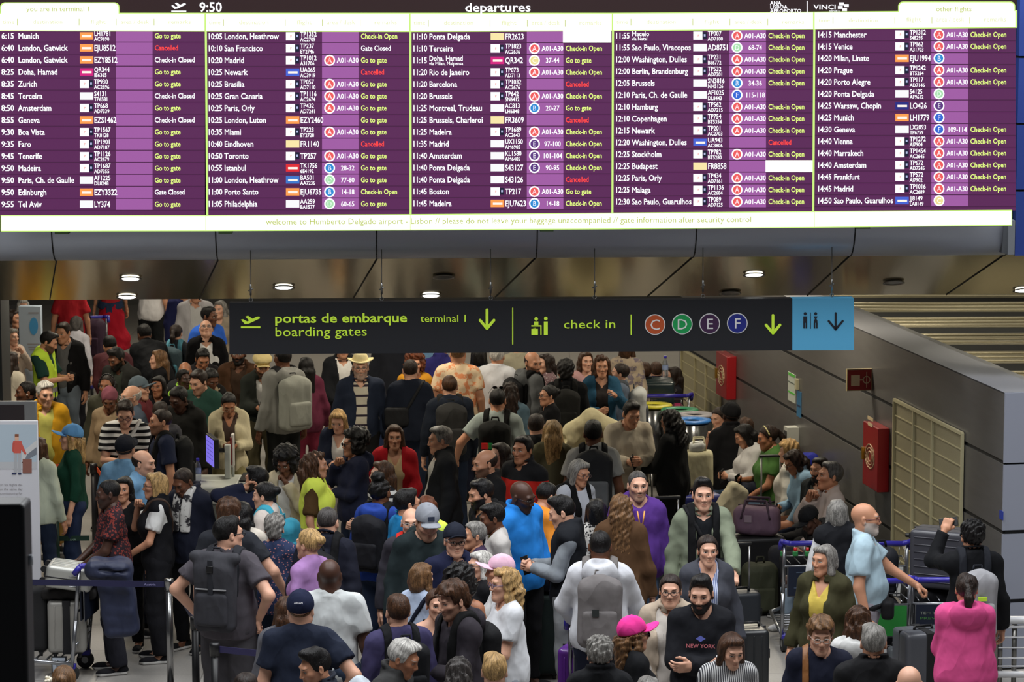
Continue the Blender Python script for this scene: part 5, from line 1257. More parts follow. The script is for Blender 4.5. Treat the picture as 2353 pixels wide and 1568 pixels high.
# under the left end of the sign
pp((448, 650), 10, 'person in pale grey jacket, head hidden by the ceiling edge', h=1.72, sk='m', top=('jacket', (186, 184, 188), (200, 200, 200)), bot=('trousers', (130, 136, 146)))
pp((507, 690), -25, 'woman with long grey-blond hair in beige coat', h=1.66, sx='f', sk='p', hr=('long', 'g'), top=('coat', (150, 138, 122)))
pp((480, 703), 40, 'man with black hair in bright blue T-shirt', h=1.82, sk='b', hr=('short', 'k'), w=1.1, hd=(25, 5), top=('tee', (52, 104, 212)), bot=('trousers', DJN))
pp((472, 737), 5, 'white-haired man in black sweater gazing up at the board', h=1.72, sk='p', hr=('ring', 'w'), gl=(90, 90, 90), hd=(5, -28), top=('jacket', (17, 17, 20), (225, 225, 225)), bot=('trousers', BLK))
pp((467, 802), 5, 'man with dark hair in dark jacket looking down at the floor', h=1.7, sk='t', hr=('side', 'k'), hd=(10, 26), top=('fleece', (40, 38, 42)))
pp((425, 832), 10, 'man with receding grey-brown hair standing among dark heads', h=1.66, sk='t', hr=('ring', 'g'), top=('long', (44, 44, 48)))
pp((420, 848), 40, 'woman with cropped black hair and lime collar', h=1.62, sx='f', sk='d', hr=('short', 'k'), top=('fleece', (150, 200, 70)))
pp((452, 850), -25, 'smiling man with dark hair in dark green sweater', h=1.78, sk='p', hr=('side', 'd'), be=0.35, hd=(-10, 18), w=1.08, top=('long', (42, 74, 66)))
pp((490, 850), 20, 'woman with dark hair looking down in beige-collared black coat', h=1.66, sx='f', sk='b', hr=('bun', 'k'), hd=(10, 30), top=('jacket', (28, 27, 27), (170, 152, 124)))
pp((548, 786), -5, 'bearded man in brown coat, forehead hidden by the hanging sign', h=1.78, sk='b', hr=('short', 'k'), be=1.0, top=('ocoat', (74, 50, 34), (60, 44, 34)), bot=('trousers', (40, 34, 30)))
I = pp((603, 816), 8, 'bearded man in beige flat cap and dark green jacket using a phone', h=1.76, sk='m', hr=('short', 'd'), be=0.9, hat=('newsboy', (206, 188, 134)), hd=(5, 18), al='phone', ar='phone', top=('jacket', (42, 46, 42), (206, 206, 204)), bot=('trousers', (86, 80, 60)))
phone(I, 1, 'phone held by the bearded man in the beige flat cap')
I = pp((651, 797), 215, 'man in grey hooded sweatshirt carrying a grey backpack, back turned', h=1.86, sk='b', hr=('buzz', 'k'), w=1.05, top=('hoodie', (138, 138, 134)), bot=('trousers', (32, 34, 34)), sh=(60, 60, 60))
backpack(I, 'pale grey drawstring backpack on the man in the grey hooded sweatshirt', (150, 152, 144), (0.17, 0.1, 0.26), zc=1.17, strap=(40, 40, 42))
I = pp((526, 906), 8, 'woman in cream fleece coat and spectacles reading her phone', h=1.66, sx='f', sk='t', hr=('bun', 'k'), gl=(170, 150, 130), hd=(0, 28), vn=0.12, al='phone', ar='phone', top=('jacket', (202, 192, 160), (70, 56, 50)), bot=('trousers', (150, 140, 100)), w=1.1)
phone(I, -1, 'phone held by the woman in the cream fleece coat')
pp((704, 820), 200, 'woman with long dark hair in maroon jacket beside the grey backpack', h=1.66, sx='f', sk='m', hr=('long', 'k'), top=('fleece', (96, 40, 60)), bot=('trousers', (120, 40, 60)))
# below the middle of the sign
pp((828, 815), 6, 'man in straw hat, navy jacket and white striped polo', h=1.84, sk='p', hr=('short', 'g'), be=0.6, gl=(70, 60, 60), hat=('hat', (222, 208, 160)), w=1.12, b=0.04, top=('jacket', (34, 42, 60), (200, 194, 178), 'thin', (52, 44, 56)), bot=('trousers', (24, 24, 26)))
pp((787, 772), 10, 'man in black suit and white shirt, face hidden by the sign', h=1.76, sk='m', hr=('short', 'k'), top=('jacket', (26, 28, 32), (226, 224, 220)), ar='low')
pp((900, 742), 175, 'person in black jacket and blue jeans behind the man in straw hat', h=1.78, sk='m', top=('fleece', (40, 42, 50)), bot=('trousers', (42, 54, 86)))
I = pp((943, 826), 178, 'man in navy sweater with a black sling bag, back turned', h=1.8, sk='p', hr=('buzz', 'd'), top=('long', (26, 32, 46)), bot=('trousers', DJN), w=1.05)
sling(I, 'black sling bag across the back of the man in navy sweater', (32, 33, 36), -1, bag=(0.13, 0.05, 0.1), bz=1.15, by=0.16)
pp((953, 812), 10, 'woman with big auburn curls in orange-yellow top', h=1.66, sx='f', sk='m', hr=('afro', 'r'), top=('long', (200, 140, 40)))
pp((1052, 788), 178, 'man in cream and orange flowered shirt, back turned', h=1.84, sk='m', hr=('ring', 'l'), w=1.14, top=('tee', (226, 200, 166), None, 'blot', (218, 140, 96)), bot=('trousers', NVY))
I = pp((1033, 862), 185, 'man with cropped grey-brown hair in black hooded jacket, back turned', h=1.8, sk='p', hr=('buzz', 'n'), top=('hoodie', (28, 34, 46)), bot=('trousers', DJN), w=1.05)
backpack(I, 'charcoal backpack on the man with cropped grey-brown hair', (48, 48, 48), (0.16, 0.09, 0.25))
I = pp((775, 942), -5, 'woman with blond bob in navy blazer and white shirt using a phone', h=1.66, sx='f', sk='p', hr=('bob', 'y'), hd=(-5, 22), vn=0.14, al='phone', ar='phone', top=('jacket', (30, 36, 54), (218, 216, 210)), bot=('trousers', (190, 188, 184)))
phone(I, -1, 'phone held by the woman with the blond bob')
pp((815, 990), -65, 'woman with black curls and sunglasses in navy hooded top, hand on chin', h=1.7, sx='f', sk='m', hr=('afro', 'k'), gl='sun', ar='chin', al='cross', top=('hoodie', (34, 38, 58)), bot=('trousers', DJN), w=1.08)
pp((906, 975), 5, 'woman with brown bob in red cardigan', h=1.7, sx='f', sk='m', hr=('bob', 'n'), w=1.1, vn=0.12, al='low', top=('cardigan', (168, 24, 34), (196, 170, 130)), bot=('trousers', BLK))
pp((1012, 978), -80, 'man with silver hair in long black coat, profile to the left', h=1.8, sk='m', hr=('side', 'g'), w=1.1, b=0.03, hd=(0, 5), top=('ocoat', (24, 25, 27), (190, 186, 176)), bot=('trousers', (36, 40, 46)))
pp((1100, 797), 175, 'woman with short black hair in denim top, back turned', h=1.66, sx='f', sk='m', hr=('bob', 'k'), top=('long', (70, 96, 130)))
pp((1142, 793), 165, 'man with white hair in white shirt, back turned', h=1.74, sk='m', hr=('side', 'w'), top=('shirt', (204, 206, 212)), w=1.1)
I = pp((1225, 808), 110, 'man in grey marl hooded jacket glancing back over his shoulder', h=1.82, sk='m', hr=('ring', 'd'), be=0.7, hd=(-75, 8), top=('hoodie', (88, 90, 92)), bot=('trousers', BLK))
backpack(I, 'black backpack on the man in grey marl hooded jacket', BLK)
pp((1190, 770), 170, 'person in cream raincoat, head hidden by the sign', h=1.76, sk='p', hr=('short', 'd'), top=('coat', (168, 162, 140)), bot=('trousers', (120, 120, 120)))
pp((1256, 812), -65, 'girl with long brown hair in flowered top', h=1.62, sx='f', sk='p', hr=('long', 'd'), top=('long', (120, 96, 100), None, 'dots', (200, 190, 190)))
I = pp((1300, 828), 180, 'person with black curls wearing black, back turned', h=1.76, sk='t', hr=('curly', 'k'), top=('fleece', (18, 19, 22)), bot=('trousers', BLK))
backpack(I, 'black backpack on the person with black curls under the sign', (34, 34, 33))
pp((1262, 884), -70, 'woman with dark hair and spectacles in black, profile to the left', h=1.6, sx='f', sk='m', hr=('bun', 'k'), gl=True, top=('long', BLK))
I = pp((1143, 893), 172, 'man in pale grey T-shirt with sunglasses on his head, back turned', h=1.8, sk='m', hr=('buzz', 'k'), gl='head', w=1.12, al='out', ar='down', top=('tee', (150, 160, 156)), bot=('trousers', BLK))
backpack(I, 'black backpack with a flag badge on the man in pale grey T-shirt', (26, 27, 26), (0.16, 0.09, 0.22), patch=[(-0.075, 0.0, 0.1, 0.06, (150, 158, 154)), (0.025, 0.02, 0.045, 0.06, (30, 140, 70)), (0.08, 0.02, 0.065, 0.06, (226, 40, 40)), (0.045, 0.02, 0.018, 0.03, (240, 210, 60)), (0.0, -0.06, 0.09, 0.015, (190, 90, 60))])
pp((1172, 878), 185, 'woman with dark hair in denim jacket, back turned', h=1.66, sx='f', sk='m', hr=('wavy', 'd'), top=('fleece', (84, 106, 120)))
pp((1232, 950), 165, 'man with dark hair thinning on top in black shirt, back turned', h=1.7, sk='p', hr=('short', 'd'), top=('tee', (30, 31, 33)))
pp((1270, 964), 183, 'woman with long straight blond hair in olive coat, back turned', h=1.7, sx='f', sk='p', hr=('long', 'y'), top=('coat', (92, 88, 66)))
pp((1150, 1016), -50, 'woman with long brown hair and spectacles in cream top and dark cardigan', h=1.7, sx='f', sk='p', hr=('long', 'd'), gl=True, hd=(-10, 0), vn=0.1, top=('cardigan', (44, 40, 36), (196, 182, 156)))
I = pp((1203, 1000), -35, 'man with black hair in red and black outdoor jacket', h=1.78, sk='t', hr=('side', 'k'), top=('fleece', (176, 34, 26), None, 'yoke', (22, 22, 24)), bot=('trousers', BLK))
pp((1114, 1034), -70, 'balding man with grey beard in black jacket, profile to the left', h=1.78, sk='m', hr=('ring', 'd'), be=0.8, hd=(0, 8), w=1.06, top=('jacket', (24, 24, 26), (88, 92, 100)))
pp((1103, 1100), -65, 'bearded young man with black hair in black hooded top', h=1.76, sk='m', hr=('side', 'k'), be=1.0, hd=(-5, 10), top=('hoodie', (22, 22, 24)))
pp((1127, 1155), -80, 'man with black hair in pale grey T-shirt, profile to the left', h=1.74, sk='b', hr=('side', 'k'), be=0.4, hd=(0, 12), top=('tee', (182, 178, 174)))
pp((1093, 1197), -75, 'person with short grey hair in dark purple top, profile to the left', h=1.66, sx='f', sk='m', hr=('short', 'g'), top=('long', (58, 44, 66)))
pp((1203, 1108), 45, 'bald man with spectacles in bright blue fleece leaning to look', h=1.82, sk='d', hr=('bald', 'k'), be=0.5, gl=(16, 16, 18), hd=(10, 18), tilt=-6, w=1.06, top=('fleece', (38, 124, 206)), bot=('trousers', BLK))
pp((1262, 1108), 120, 'woman with black hair in orange hooded sweatshirt', h=1.68, sx='f', sk='m', hr=('short', 'k'), hd=(10, 20), top=('hoodie', (226, 140, 48)), bot=('trousers', (80, 84, 90)))
I = pp((1284, 1140), -95, 'young man in black padded vest and grey sleeves typing on a phone', h=1.8, sk='p', hr=('quiff', 'k'), hd=(0, 18), al='phone', ar='phone', top=('vest', (26, 28, 33), (132, 138, 144)), bot=('loose', (122, 124, 126)), sh=(170, 170, 170))
phone(I, 1, 'large phone held by the young man in the black padded vest')
I = pp((1335, 1056), 35, 'older woman with spectacles and grey bob in white T-shirt', h=1.68, sx='f', sk='m', hr=('bob', 'g'), gl=(90, 70, 70), hd=(10, 14), top=('tee', (186, 190, 200)), bot=('trousers', (90, 94, 100)))
for k in (-1, 1): pass
backpack(I, 'black strapped backpack on the older woman in white T-shirt', BLK)
I = pp((1363, 964), 180, 'man with black hair in grey T-shirt and black backpack, back turned', h=1.82, sk='b', hr=('short', 'k'), w=1.08, top=('tee', (150, 150, 146)), bot=('trousers', BLK))
backpack(I, 'black and grey travel backpack on the man in grey T-shirt', (34, 35, 37), (0.17, 0.1, 0.27), c2=(84, 86, 88))
I = pp((1454, 922), 8, 'young man in beige sweatshirt with black hair looking at a phone', h=1.78, sk='m', hr=('quiff', 'k'), hd=(12, 20), w=1.04, al='phone', ar='phone', top=('long', (176, 166, 148)), bot=('trousers', (60, 44, 34)))
phone(I, 1, 'black phone held by the young man in beige sweatshirt')
I = pp((1537, 940), 235, 'woman with long black hair in black leather jacket holding a phone', h=1.7, sx='f', sk='p', hr=('wavy', 'k'), al='book', ar='book', top=('fleece', (22, 23, 24)), bot=('trousers', BLK), hd=(0, 14))
phone(I, -1, 'phone in brown case held by the woman in leather jacket')
# right of the sign, by the bins
I = pp((1382, 815), 5, 'woman with wavy brown hair in blue-teal shawl pointing ahead', h=1.74, sx='f', sk='m', hr=('wavy', 'n'), al='point', ar='phone', top=('cardigan', (38, 78, 104), (44, 40, 40)), bot=('trousers', BLK))
I = pp((1427, 834), -90, 'woman with dark hair tied back wearing a white backpack', h=1.62, sx='f', sk='p', hr=('tied', 'd'), hd=(-5, 0), top=('long', (90, 100, 116)))
backpack(I, 'white and grey backpack on the woman with dark hair tied back', (188, 190, 188), (0.15, 0.1, 0.22), c2=(90, 94, 104), strap=(70, 74, 80))
pp((1480, 831), 215, 'man with brown hair thinning at the crown in black jacket', h=1.70, leg='sit', sk='p', hr=('side', 'n'), top=('fleece', (20, 21, 23)))
pp((1508, 831), 190, 'man with light brown hair beside the dark green case', h=1.66, leg='sit', sk='p', hr=('short', 'n'), top=('fleece', (48, 52, 72)))
pp((1549, 842), -85, 'woman with long dark hair in profile beside the dark green case', h=1.62, leg='sit', sx='f', sk='p', hr=('long', 'd'), top=('long', (40, 40, 46)))
pp((1345, 806), 20, 'person in pale pink top glimpsed under the sign', h=1.66, sx='f', sk='p', hr=('long', 'n'), top=('long', (180, 140, 140)))
pp((1440, 778), 160, 'person in flowered cream top below the sign', h=1.68, sx='f', sk='p', hr=('bob', 'n'), top=('long', (176, 160, 140), None, 'blot', (120, 110, 120)))
pp((978, 770), 180, 'person in faded denim shirt below the sign', h=1.72, sk='m', top=('shirt', (104, 140, 176)))
pp((1012, 775), 170, 'person in indigo jacket below the sign', h=1.74, sk='m', top=('fleece', (48, 46, 110)))
# people seated along the metal wall
pp((1650, 936), -60, 'seated woman in pink sleeveless top, hand raised to her cheek', h=1.62, sx='f', sk='p', hr=('tied', 'd'), leg='sit', lean=12, hd=(10, 0), ar='chin', al='lap', top=('tank', (214, 140, 156)), bot=('trousers', BLK))
pp((1681, 928), 195, 'man in black cap with red collar beside the metal wall', h=1.82, sk='d', hr=('buzz', 'k'), hat=('cap', (20, 20, 23)), leg='sit', top=('fleece', (22, 22, 25)))
pp((1715, 958), 190, 'woman with chestnut bob, back of head against the metal wall', h=1.57, sx='f', sk='p', hr=('bob', 'n'), leg='sit', top=('long', (180, 172, 160)))
I = pp((1700, 976), -70, 'seated woman with long black hair in white blouse looking down', h=1.72, sx='f', sk='m', hr=('long', 'k'), leg='sit', hd=(-10, 28), al='phone', ar='phone', top=('long', (196, 194, 192)), bot=('trousers', JN))
phone(I, -1, 'phone held by the seated woman in white blouse')
I = pp((1760, 977), -80, 'seated woman in green T-shirt with ponytail and hairband', h=1.7, sx='f', sk='t', hr=('pony', 'd'), ex='hairband', leg='sit', hd=(0, 14), w=1.18, b=0.03, al='low', ar='phone', top=('tee', (68, 104, 52)), bot=('trousers', (70, 92, 116)), sh=(40, 40, 44))
phone(I, -1, 'phone held by the seated woman in green T-shirt')
pp((1816, 1012), -110, 'seated woman with blond curls behind the light blue jacket', h=1.64, sx='f', sk='p', hr=('curly', 'y'), leg='sit', top=('long', (200, 196, 186)))
I = pp((1815, 1036), -75, 'seated smiling woman in light blue jacket and spectacles', h=1.68, sx='f', sk='t', hr=('wavy', 'd'), gl=True, leg='sit', lean=14, hd=(0, 14), w=1.12, al='lap', ar='phone', top=('fleece', (136, 168, 192)), bot=('trousers', (28, 32, 46)))
phone(I, -1, 'pink phone held by the seated woman in light blue jacket')
pp((1886, 1050), -50, 'seated bearded man with black hair beside the grey-haired man', h=1.68, sk='m', hr=('side', 'k'), be=1.0, leg='sit', top=('jacket', (34, 38, 40), (60, 64, 60)), bot=('trousers', BLK))
pp((1914, 1060), -75, 'seated grey-haired man in taupe shirt resting his chin on a hand', h=1.88, sk='t', hr=('side', 's'), leg='sit', hd=(0, -6), ar='chin', al='lap', top=('shirt', (150, 136, 128)), bot=('trousers', (40, 40, 44)), w=1.06)
pp((1925, 1148), 178, 'grey-haired woman in black padded vest with white sleeves, back turned', h=1.64, sx='f', sk='p', hr=('bob', 'g'), top=('vest', (26, 27, 31), (206, 206, 208)), bot=('trousers', (44, 56, 80)))
pp((1848, 1172), -60, 'person in black cap hunched over a luggage trolley', h=1.60, sk='d', hr=('buzz', 'k'), hat=('cap', (16, 16, 18)), leg='sit', lean=18, hd=(0, 20), top=('hoodie', (20, 20, 23)), bot=('trousers', (140, 156, 172)), sh=(216, 216, 218))
# left side, queue
I = pp((166, 976), -82, 'woman in blue denim cap and dark green sweater, profile to the left', h=1.7, sx='f', sk='p', hr=('wavy', 'y'), hat=('cap', (96, 150, 204)), top=('half', (22, 62, 48)), bot=('trousers', (40, 52, 82)), w=1.06)
phone(I, -1, 'pale phone in the hand of the woman in the blue denim cap')
pp((86, 1004), 165, 'woman with brown hair in pale green knit, half hidden by the banner', h=1.66, w=0.86, sx='f', sk='m', hr=('bob', 'n'), top=('long', (182, 190, 172)), bot=('trousers', DJN))
I = pp((287, 1004), 165, 'police officer in dark cap and light blue shirt, back turned', h=1.76, sk='m', hr=('buzz', 'd'), hat=('cap', (24, 26, 34)), top=('polo', (104, 142, 172)), bot=('trousers', NVY))
print_on(I, [('POLICIA', (40, 52, 66))], 1.33, 0.035, False)
pp((328, 1035), 60, 'balding police officer in light blue shirt, profile to the right', h=1.78, sk='p', hr=('ring', 'd'), be=0.15, hd=(15, 4), top=('polo', (116, 160, 198)), bot=('trousers', NVY))
I = pp((247, 1103), -75, 'man in black and red flowered shirt holding a phone', h=1.68, sk='d', hr=('buzz', 'k'), be=0.4, w=1.12, b=0.03, hd=(0, 8), al='low', ar='low', top=('tee', (128, 56, 50), None, 'floral', (44, 32, 38)), bot=('loose', (40, 40, 48)), sh=(28, 28, 32))
phone(I, -1, 'phone held by the man in the flowered shirt')
pp((286, 1094), -12, 'woman with short black hair and earrings in black top', h=1.58, sx='f', sk='m', hr=('bob', 'k'), ex='earrings', top=('long', (20, 20, 22)), bot=('trousers', BLK))
I = pp((360, 1084), -82, 'woman with short blond hair and spectacles in black waistcoat, hand at mouth', h=1.74, sx='f', sk='m', hr=('bob', 'y'), gl=True, ar='chin', al='low', top=('vest', (22, 22, 26), (214, 214, 212), 'short'), bot=('loose', (24, 24, 28)), sh=(24, 24, 28))
sling(I, 'brown leather shoulder bag on the woman in black waistcoat', (70, 54, 46), 1, bag=(0.13, 0.07, 0.12), bz=0.98, by=0.05)
I = pp((412, 1081), -32, 'man in navy jacket and black-white scarf looking down', h=1.70, sk='b', hr=('buzz', 'd'), hd=(-5, 30), w=1.0, top=('fleece', (27, 30, 44)), bot=('trousers', BLK))
strap_mesh(I, lambda X, Y, Z: np.maximum(np.maximum(np.abs(np.abs(X) - 0.055) - 0.045, Y - 0.06), 1.14 - Z), 'scarf', cloth_mat((206, 204, 200), 'blot', (50, 48, 52)), off=0.02, parent=I['body'])
pp((524, 1148), 172, 'man with tousled brown hair in charcoal shirt, arm stretched sideways', h=1.8, sk='p', hr=('messy', 'n'), w=1.1, top=('tee', (40, 42, 48)), al='down', ar='out')
pp((556, 1152), 175, 'woman with straight black hair in cream top, back turned', h=1.66, sx='f', sk='m', hr=('long', 'k'), top=('long', (196, 188, 176)))
I = pp((520, 1186), 162, 'man in grey T-shirt and shorts with hands on hips, back turned', h=1.86, sk='p', hr=('side', 'k'), gl=True, hd=(-40, 0), w=1.2, b=0.02, al='hip', ar='hip', top=('tee', (76, 72, 78)), bot=('shorts', (66, 64, 68)), sh=(30, 30, 34))
backpack(I, 'charcoal roll-top backpack on the man in grey T-shirt and shorts', (58, 58, 63), (0.16, 0.08, 0.26), zc=1.2, strap=(44, 45, 50), roll=True)
I = pp((592, 1070), 240, 'man with black hair in navy sweater holding a phone to his ear', h=1.78, sk='m', hr=('side', 'k'), al='ear', top=('long', (26, 30, 50)), bot=('trousers', BLK))
phone(I, 1, 'phone held to the ear of the man in navy sweater')
I = pp((608, 1106), 250, 'woman with dark hair in a bun, pale sweater and teal backpack', h=1.7, sx='f', sk='p', hr=('bun', 'k'), hd=(5, 5), top=('long', (190, 180, 172)), bot=('trousers', (60, 64, 72)))
backpack(I, 'teal backpack on the woman with the dark bun', (48, 128, 150), (0.14, 0.08, 0.2), strap=(60, 150, 172))
pp((652, 1036), -12, 'woman with big black curls in cream jacket covering her mouth', h=1.68, sx='f', sk='b', hr=('afro', 'k'), hd=(-5, 22), al='chin', top=('jacket', (190, 178, 150), (200, 198, 192)), bot=('trousers', (180, 172, 156)))
pp((722, 1037), 88, 'woman with long brown curls in yellow high-visibility vest, profile to the right', h=1.72, sx='f', sk='m', hr=('longc', 'n'), top=('hivis', (226, 242, 96), (84, 62, 36)), bot=('trousers', (60, 50, 40)), w=1.08)
pp((630, 1184), 178, 'woman with short grey curls in navy flowered blouse, back turned', h=1.64, sx='f', sk='p', hr=('curly', 'g'), top=('long', (44, 54, 84), None, 'dots', (180, 120, 120)), bot=('trousers', DJN))
pp((712, 1213), 235, 'woman with blond bun in lilac sweater', h=1.68, sx='f', sk='p', hr=('bun', 'y'), top=('half', (164, 124, 178)), bot=('trousers', NVY))
I = pp((754, 1165), 165, 'man with shaved grey hair in navy jacket, head bowed, back turned', h=1.8, sk='p', hr=('buzz', 's'), lean=10, w=1.08, top=('fleece', (24, 26, 38)), bot=('trousers', BLK))
backpack(I, 'black backpack on the man with shaved grey hair', (26, 26, 29), (0.15, 0.09, 0.22), zc=1.16)
# centre
pp((880, 1058), -60, 'woman with long brown hair in black and white striped top', h=1.7, sx='f', sk='p', hr=('long', 'n'), hd=(-15, 0), al='cross', ar='phone', top=('long', (206, 204, 200), None, 'hstripe', (34, 34, 38)), bot=('trousers', DJN))
I = pp((872, 1098), 155, 'person with black topknot curls in royal blue hooded jacket, back turned', h=1.74, sk='b', hr=('topknot', 'k'), top=('hoodie', (36, 62, 140)), bot=('trousers', DJN))
backpack(I, 'black backpack on the person with the topknot', (27, 27, 31))
pp((932, 1122), 115, 'man with slicked black hair and spectacles in bright turquoise fleece', h=1.8, sk='m', hr=('side', 'k'), gl=True, top=('fleece', (32, 122, 176)), bot=('trousers', (40, 70, 130)))
pp((980, 1138), 178, 'woman with ginger hair in yellow high-visibility vest, back turned', h=1.68, sx='f', sk='p', hr=('bob', 'r'), top=('hivis', (214, 236, 90), (30, 30, 34)))
I = pp((945, 1168), 0, 'bald older man with spectacles and red backpack strap', h=1.74, sk='p', hr=('bald', 'w'), gl=(150, 150, 150), top=('long', (56, 54, 62)))
backpack(I, 'red backpack on the bald older man with spectacles', (206, 48, 40), (0.14, 0.08, 0.2), strap=(206, 48, 40))
I = pp((985, 1164), 12, 'man in grey baseball cap and dark green hooded jacket looking down', h=1.84, sk='p', hr=('short', 'l'), be=0.5, hat=('cap', (138, 142, 150), 0, (30, 40, 60)), hd=(5, 24), w=1.14, top=('hoodie', (34, 44, 46)), bot=('trousers', BLK))
pp((1045, 1204), 12, 'old man in navy cap and spectacles, navy polo shirt', h=1.72, sk='p', hr=('short', 'w'), hat=('cap', (30, 34, 46)), gl=True, w=1.1, b=0.02, top=('polo', (28, 32, 58)), bot=('trousers', BLK))
pp((1106, 1264), -62, 'woman with silver bob and spectacles in black top', h=1.66, sx='f', sk='p', hr=('bob', 'w'), gl=True, top=('long', BLK), w=1.06)
pp((1152, 1276), -85, 'woman in pale pink cap behind the wavy-haired blonde', h=1.66, sx='f', sk='m', hr=('long', 'y'), hat=('cap', (222, 180, 200)), top=('tee', (210, 210, 208)))
I = pp((1164, 1303), -72, 'woman with wavy blond hair and spectacles in white T-shirt', h=1.7, sx='f', sk='p', hr=('wavy', 'y'), gl=(60, 66, 110), w=1.14, al='low', ar='low', top=('tee', (208, 210, 214)), bot=('trousers', (160, 166, 176)))
I = pp((757, 1285), 178, 'bald man in white polo shirt with black collar, back turned', h=1.82, sk='d', hr=('bald', 'k'), w=1.2, al='out', ar='down', top=('polo', (196, 200, 200)), bot=('trousers', (50, 60, 78)))
I = pp((690, 1362), 178, 'man in navy cap and navy T-shirt with a hand on his hip', h=1.74, sk='p', hr=('buzz', 'l'), hat=('cap', (26, 32, 56)), w=1.18, al='down', ar='hip', top=('tee', (32, 38, 54)), bot=('trousers', (60, 64, 70)))
b = MB(); put_text(b, 'ARRAN', A3(0, 0.139, 0.075), A3(-1, 0, 0), A3(0, -0.4, 0.92), 0.012, mat('cap_print', (210, 210, 214), 0.6), 0.018, 1, 'c'); o = b.build('print', I['body'], fix=False); o.matrix_local = I['Hm']
pp((658, 1370), 185, 'woman with long brown hair in grey top behind the navy cap', h=1.68, sx='f', sk='p', hr=('long', 'n'), top=('long', (92, 92, 98)))
pp((717, 1490), -65, 'young man with thick black hair in slate jacket', h=1.72, sk='m', hr=('quiff', 'k'), hd=(0, 15), top=('fleece', (40, 44, 54)))
I = pp((915, 1364), 200, 'young man with auburn hair in indigo sweatshirt, back turned', h=1.76, sk='p', hr=('short', 'n'), top=('long', (62, 58, 92)), bot=('trousers', BLK), w=1.08)
backpack(I, 'black backpack on the young man in indigo sweatshirt', (24, 25, 28), strap=(26, 27, 30))
I = pp((966, 1293), 140, 'woman with blond bob in pale blue shirt, back turned', h=1.66, sx='f', sk='p', hr=('bob', 'l'), top=('tee', (176, 190, 214)), bot=('trousers', DJN))
sling(I, 'thin dark strap on the back of the pale blue shirt', (30, 34, 50), -1, nobag=True)
I = pp((1038, 1337), -58, 'young man with messy brown hair in charcoal hooded top using a phone', h=1.8, sk='p', hr=('messy', 'n'), be=0.5, hd=(0, 12), al='phone', ar='phone', top=('hoodie', (48, 44, 50)), bot=('trousers', BLK))
phone(I, -1, 'phone held by the young man with messy brown hair')
backpack(I, 'black leather backpack on the young man with messy brown hair', (26, 26, 28), (0.14, 0.08, 0.2))
pp((1058, 1302), 168, 'woman with big black curls in black strappy top, shoulders bare', h=1.68, sx='f', sk='t', hr=('afro', 'k'), top=('tank', (20, 20, 22)), bot=('trousers', BLK))
I = pp((1003, 1352), 15, 'woman in black sleeveless top hidden behind messy-haired man', h=1.66, sx='f', sk='p', hr=('tied', 'n'), top=('tank', (20, 20, 22)), bot=('trousers', BLK))
pp((938, 1470), 70, 'man with white hair in dark grey jacket, profile to the right', h=1.76, sk='t', hr=('side', 'w'), hd=(5, 14), lean=8, top=('fleece', (54, 54, 54)))
pp((1053, 1510), 170, 'person with wavy dark grey hair at the bottom edge', h=1.64, sx='f', sk='m', hr=('wavy', 's'), top=('long', (40, 40, 44)))
pp((1136, 1500), 180, 'person with thinning blond hair at the bottom edge', h=1.7, sk='p', hr=('side', 'y'), top=('long', (44, 44, 50)))
I = pp((1379, 1219), 178, 'man in white hooded sweatshirt carrying a grey backpack', h=1.82, sk='b', hr=('buzz', 'k'), w=1.1, al='push', ar='push', top=('hoodie', (206, 208, 214)), bot=('trousers', (30, 34, 50)))
backpack(I, 'grey zipped backpack on the man in white hooded sweatshirt', (112, 108, 108), (0.165, 0.09, 0.25), zc=1.17, strap=(112, 108, 106), patch=[(0.03, 0.03, 0.05, 0.05, (38, 44, 44))])
pp((1427, 1135), 178, 'woman with long light-brown hair in brown coat, back turned', h=1.72, sx='f', sk='p', hr=('longw', 'l'), top=('coat', (84, 60, 40)), bot=('trousers', (70, 52, 40)))
pp((1370, 1146), 178, 'woman with black hair in black and white patterned top, back turned', h=1.64, sx='f', sk='m', hr=('bob', 'k'), top=('long', (40, 40, 42), None, 'floral', (190, 186, 180)))
I = pp((1465, 1082), 8, 'man in purple hooded sweatshirt and faded jeans', h=1.82, sk='p', hr=('buzz', 's'), be=0.5, w=1.04, top=('hoodie', (86, 52, 132)), bot=('trousers', (78, 98, 124)), sh=(60, 60, 60))
q = MB(); yq = -0.113 * I['w'] - I['e'] - 0.035
for s_ in (-1, 1): q.path([tuple(I['tp']((s_ * 0.03, yq + 0.03, 1.44))), tuple(I['tp']((s_ * 0.012, yq + 0.01, 1.33))), tuple(I['tp']((s_ * 0.004, yq, 1.2 + s_ * 0.01)))], 0.006, mat('cord', (226, 160, 80), 0.6), n=6)
q.build('drawstring', I['body'])
I = pp((1615, 1098), 3, 'young man with dark quiff in pale green denim jacket', h=1.84, sk='p', hr=('quiff', 'k'), w=1.02, al='fwd', top=('jacket', (124, 132, 112), (22, 24, 28)), bot=('trousers', BLK))
backpack(I, 'black backpack worn by the young man in pale green jacket', (20, 20, 22), strap=(20, 20, 22))
sling(I, 'black waist bag across the pale green jacket', (22, 22, 25), -1, bag=(0.13, 0.05, 0.07), bz=1.06)
I = pp((1626, 1228), 6, 'woman with tied dark hair in grey cardigan and blue striped shirt', h=1.7, sx='f', sk='p', hr=('tied', 'd'), vn=0.1, top=('cardigan', (66, 68, 76), (196, 204, 224), 'vstripe', (110, 124, 168)), bot=('trousers', BLK))
I = pp((1541, 1318), -6, 'woman with spectacles and tied auburn hair in beige jacket', h=1.7, sx='f', sk='p', hr=('bun', 'd'), gl=(26, 28, 26), w=1.24, b=0.02, top=('jacket', (176, 160, 142), (192, 184, 176), 'wide'), bot=('trousers', (20, 20, 22)))
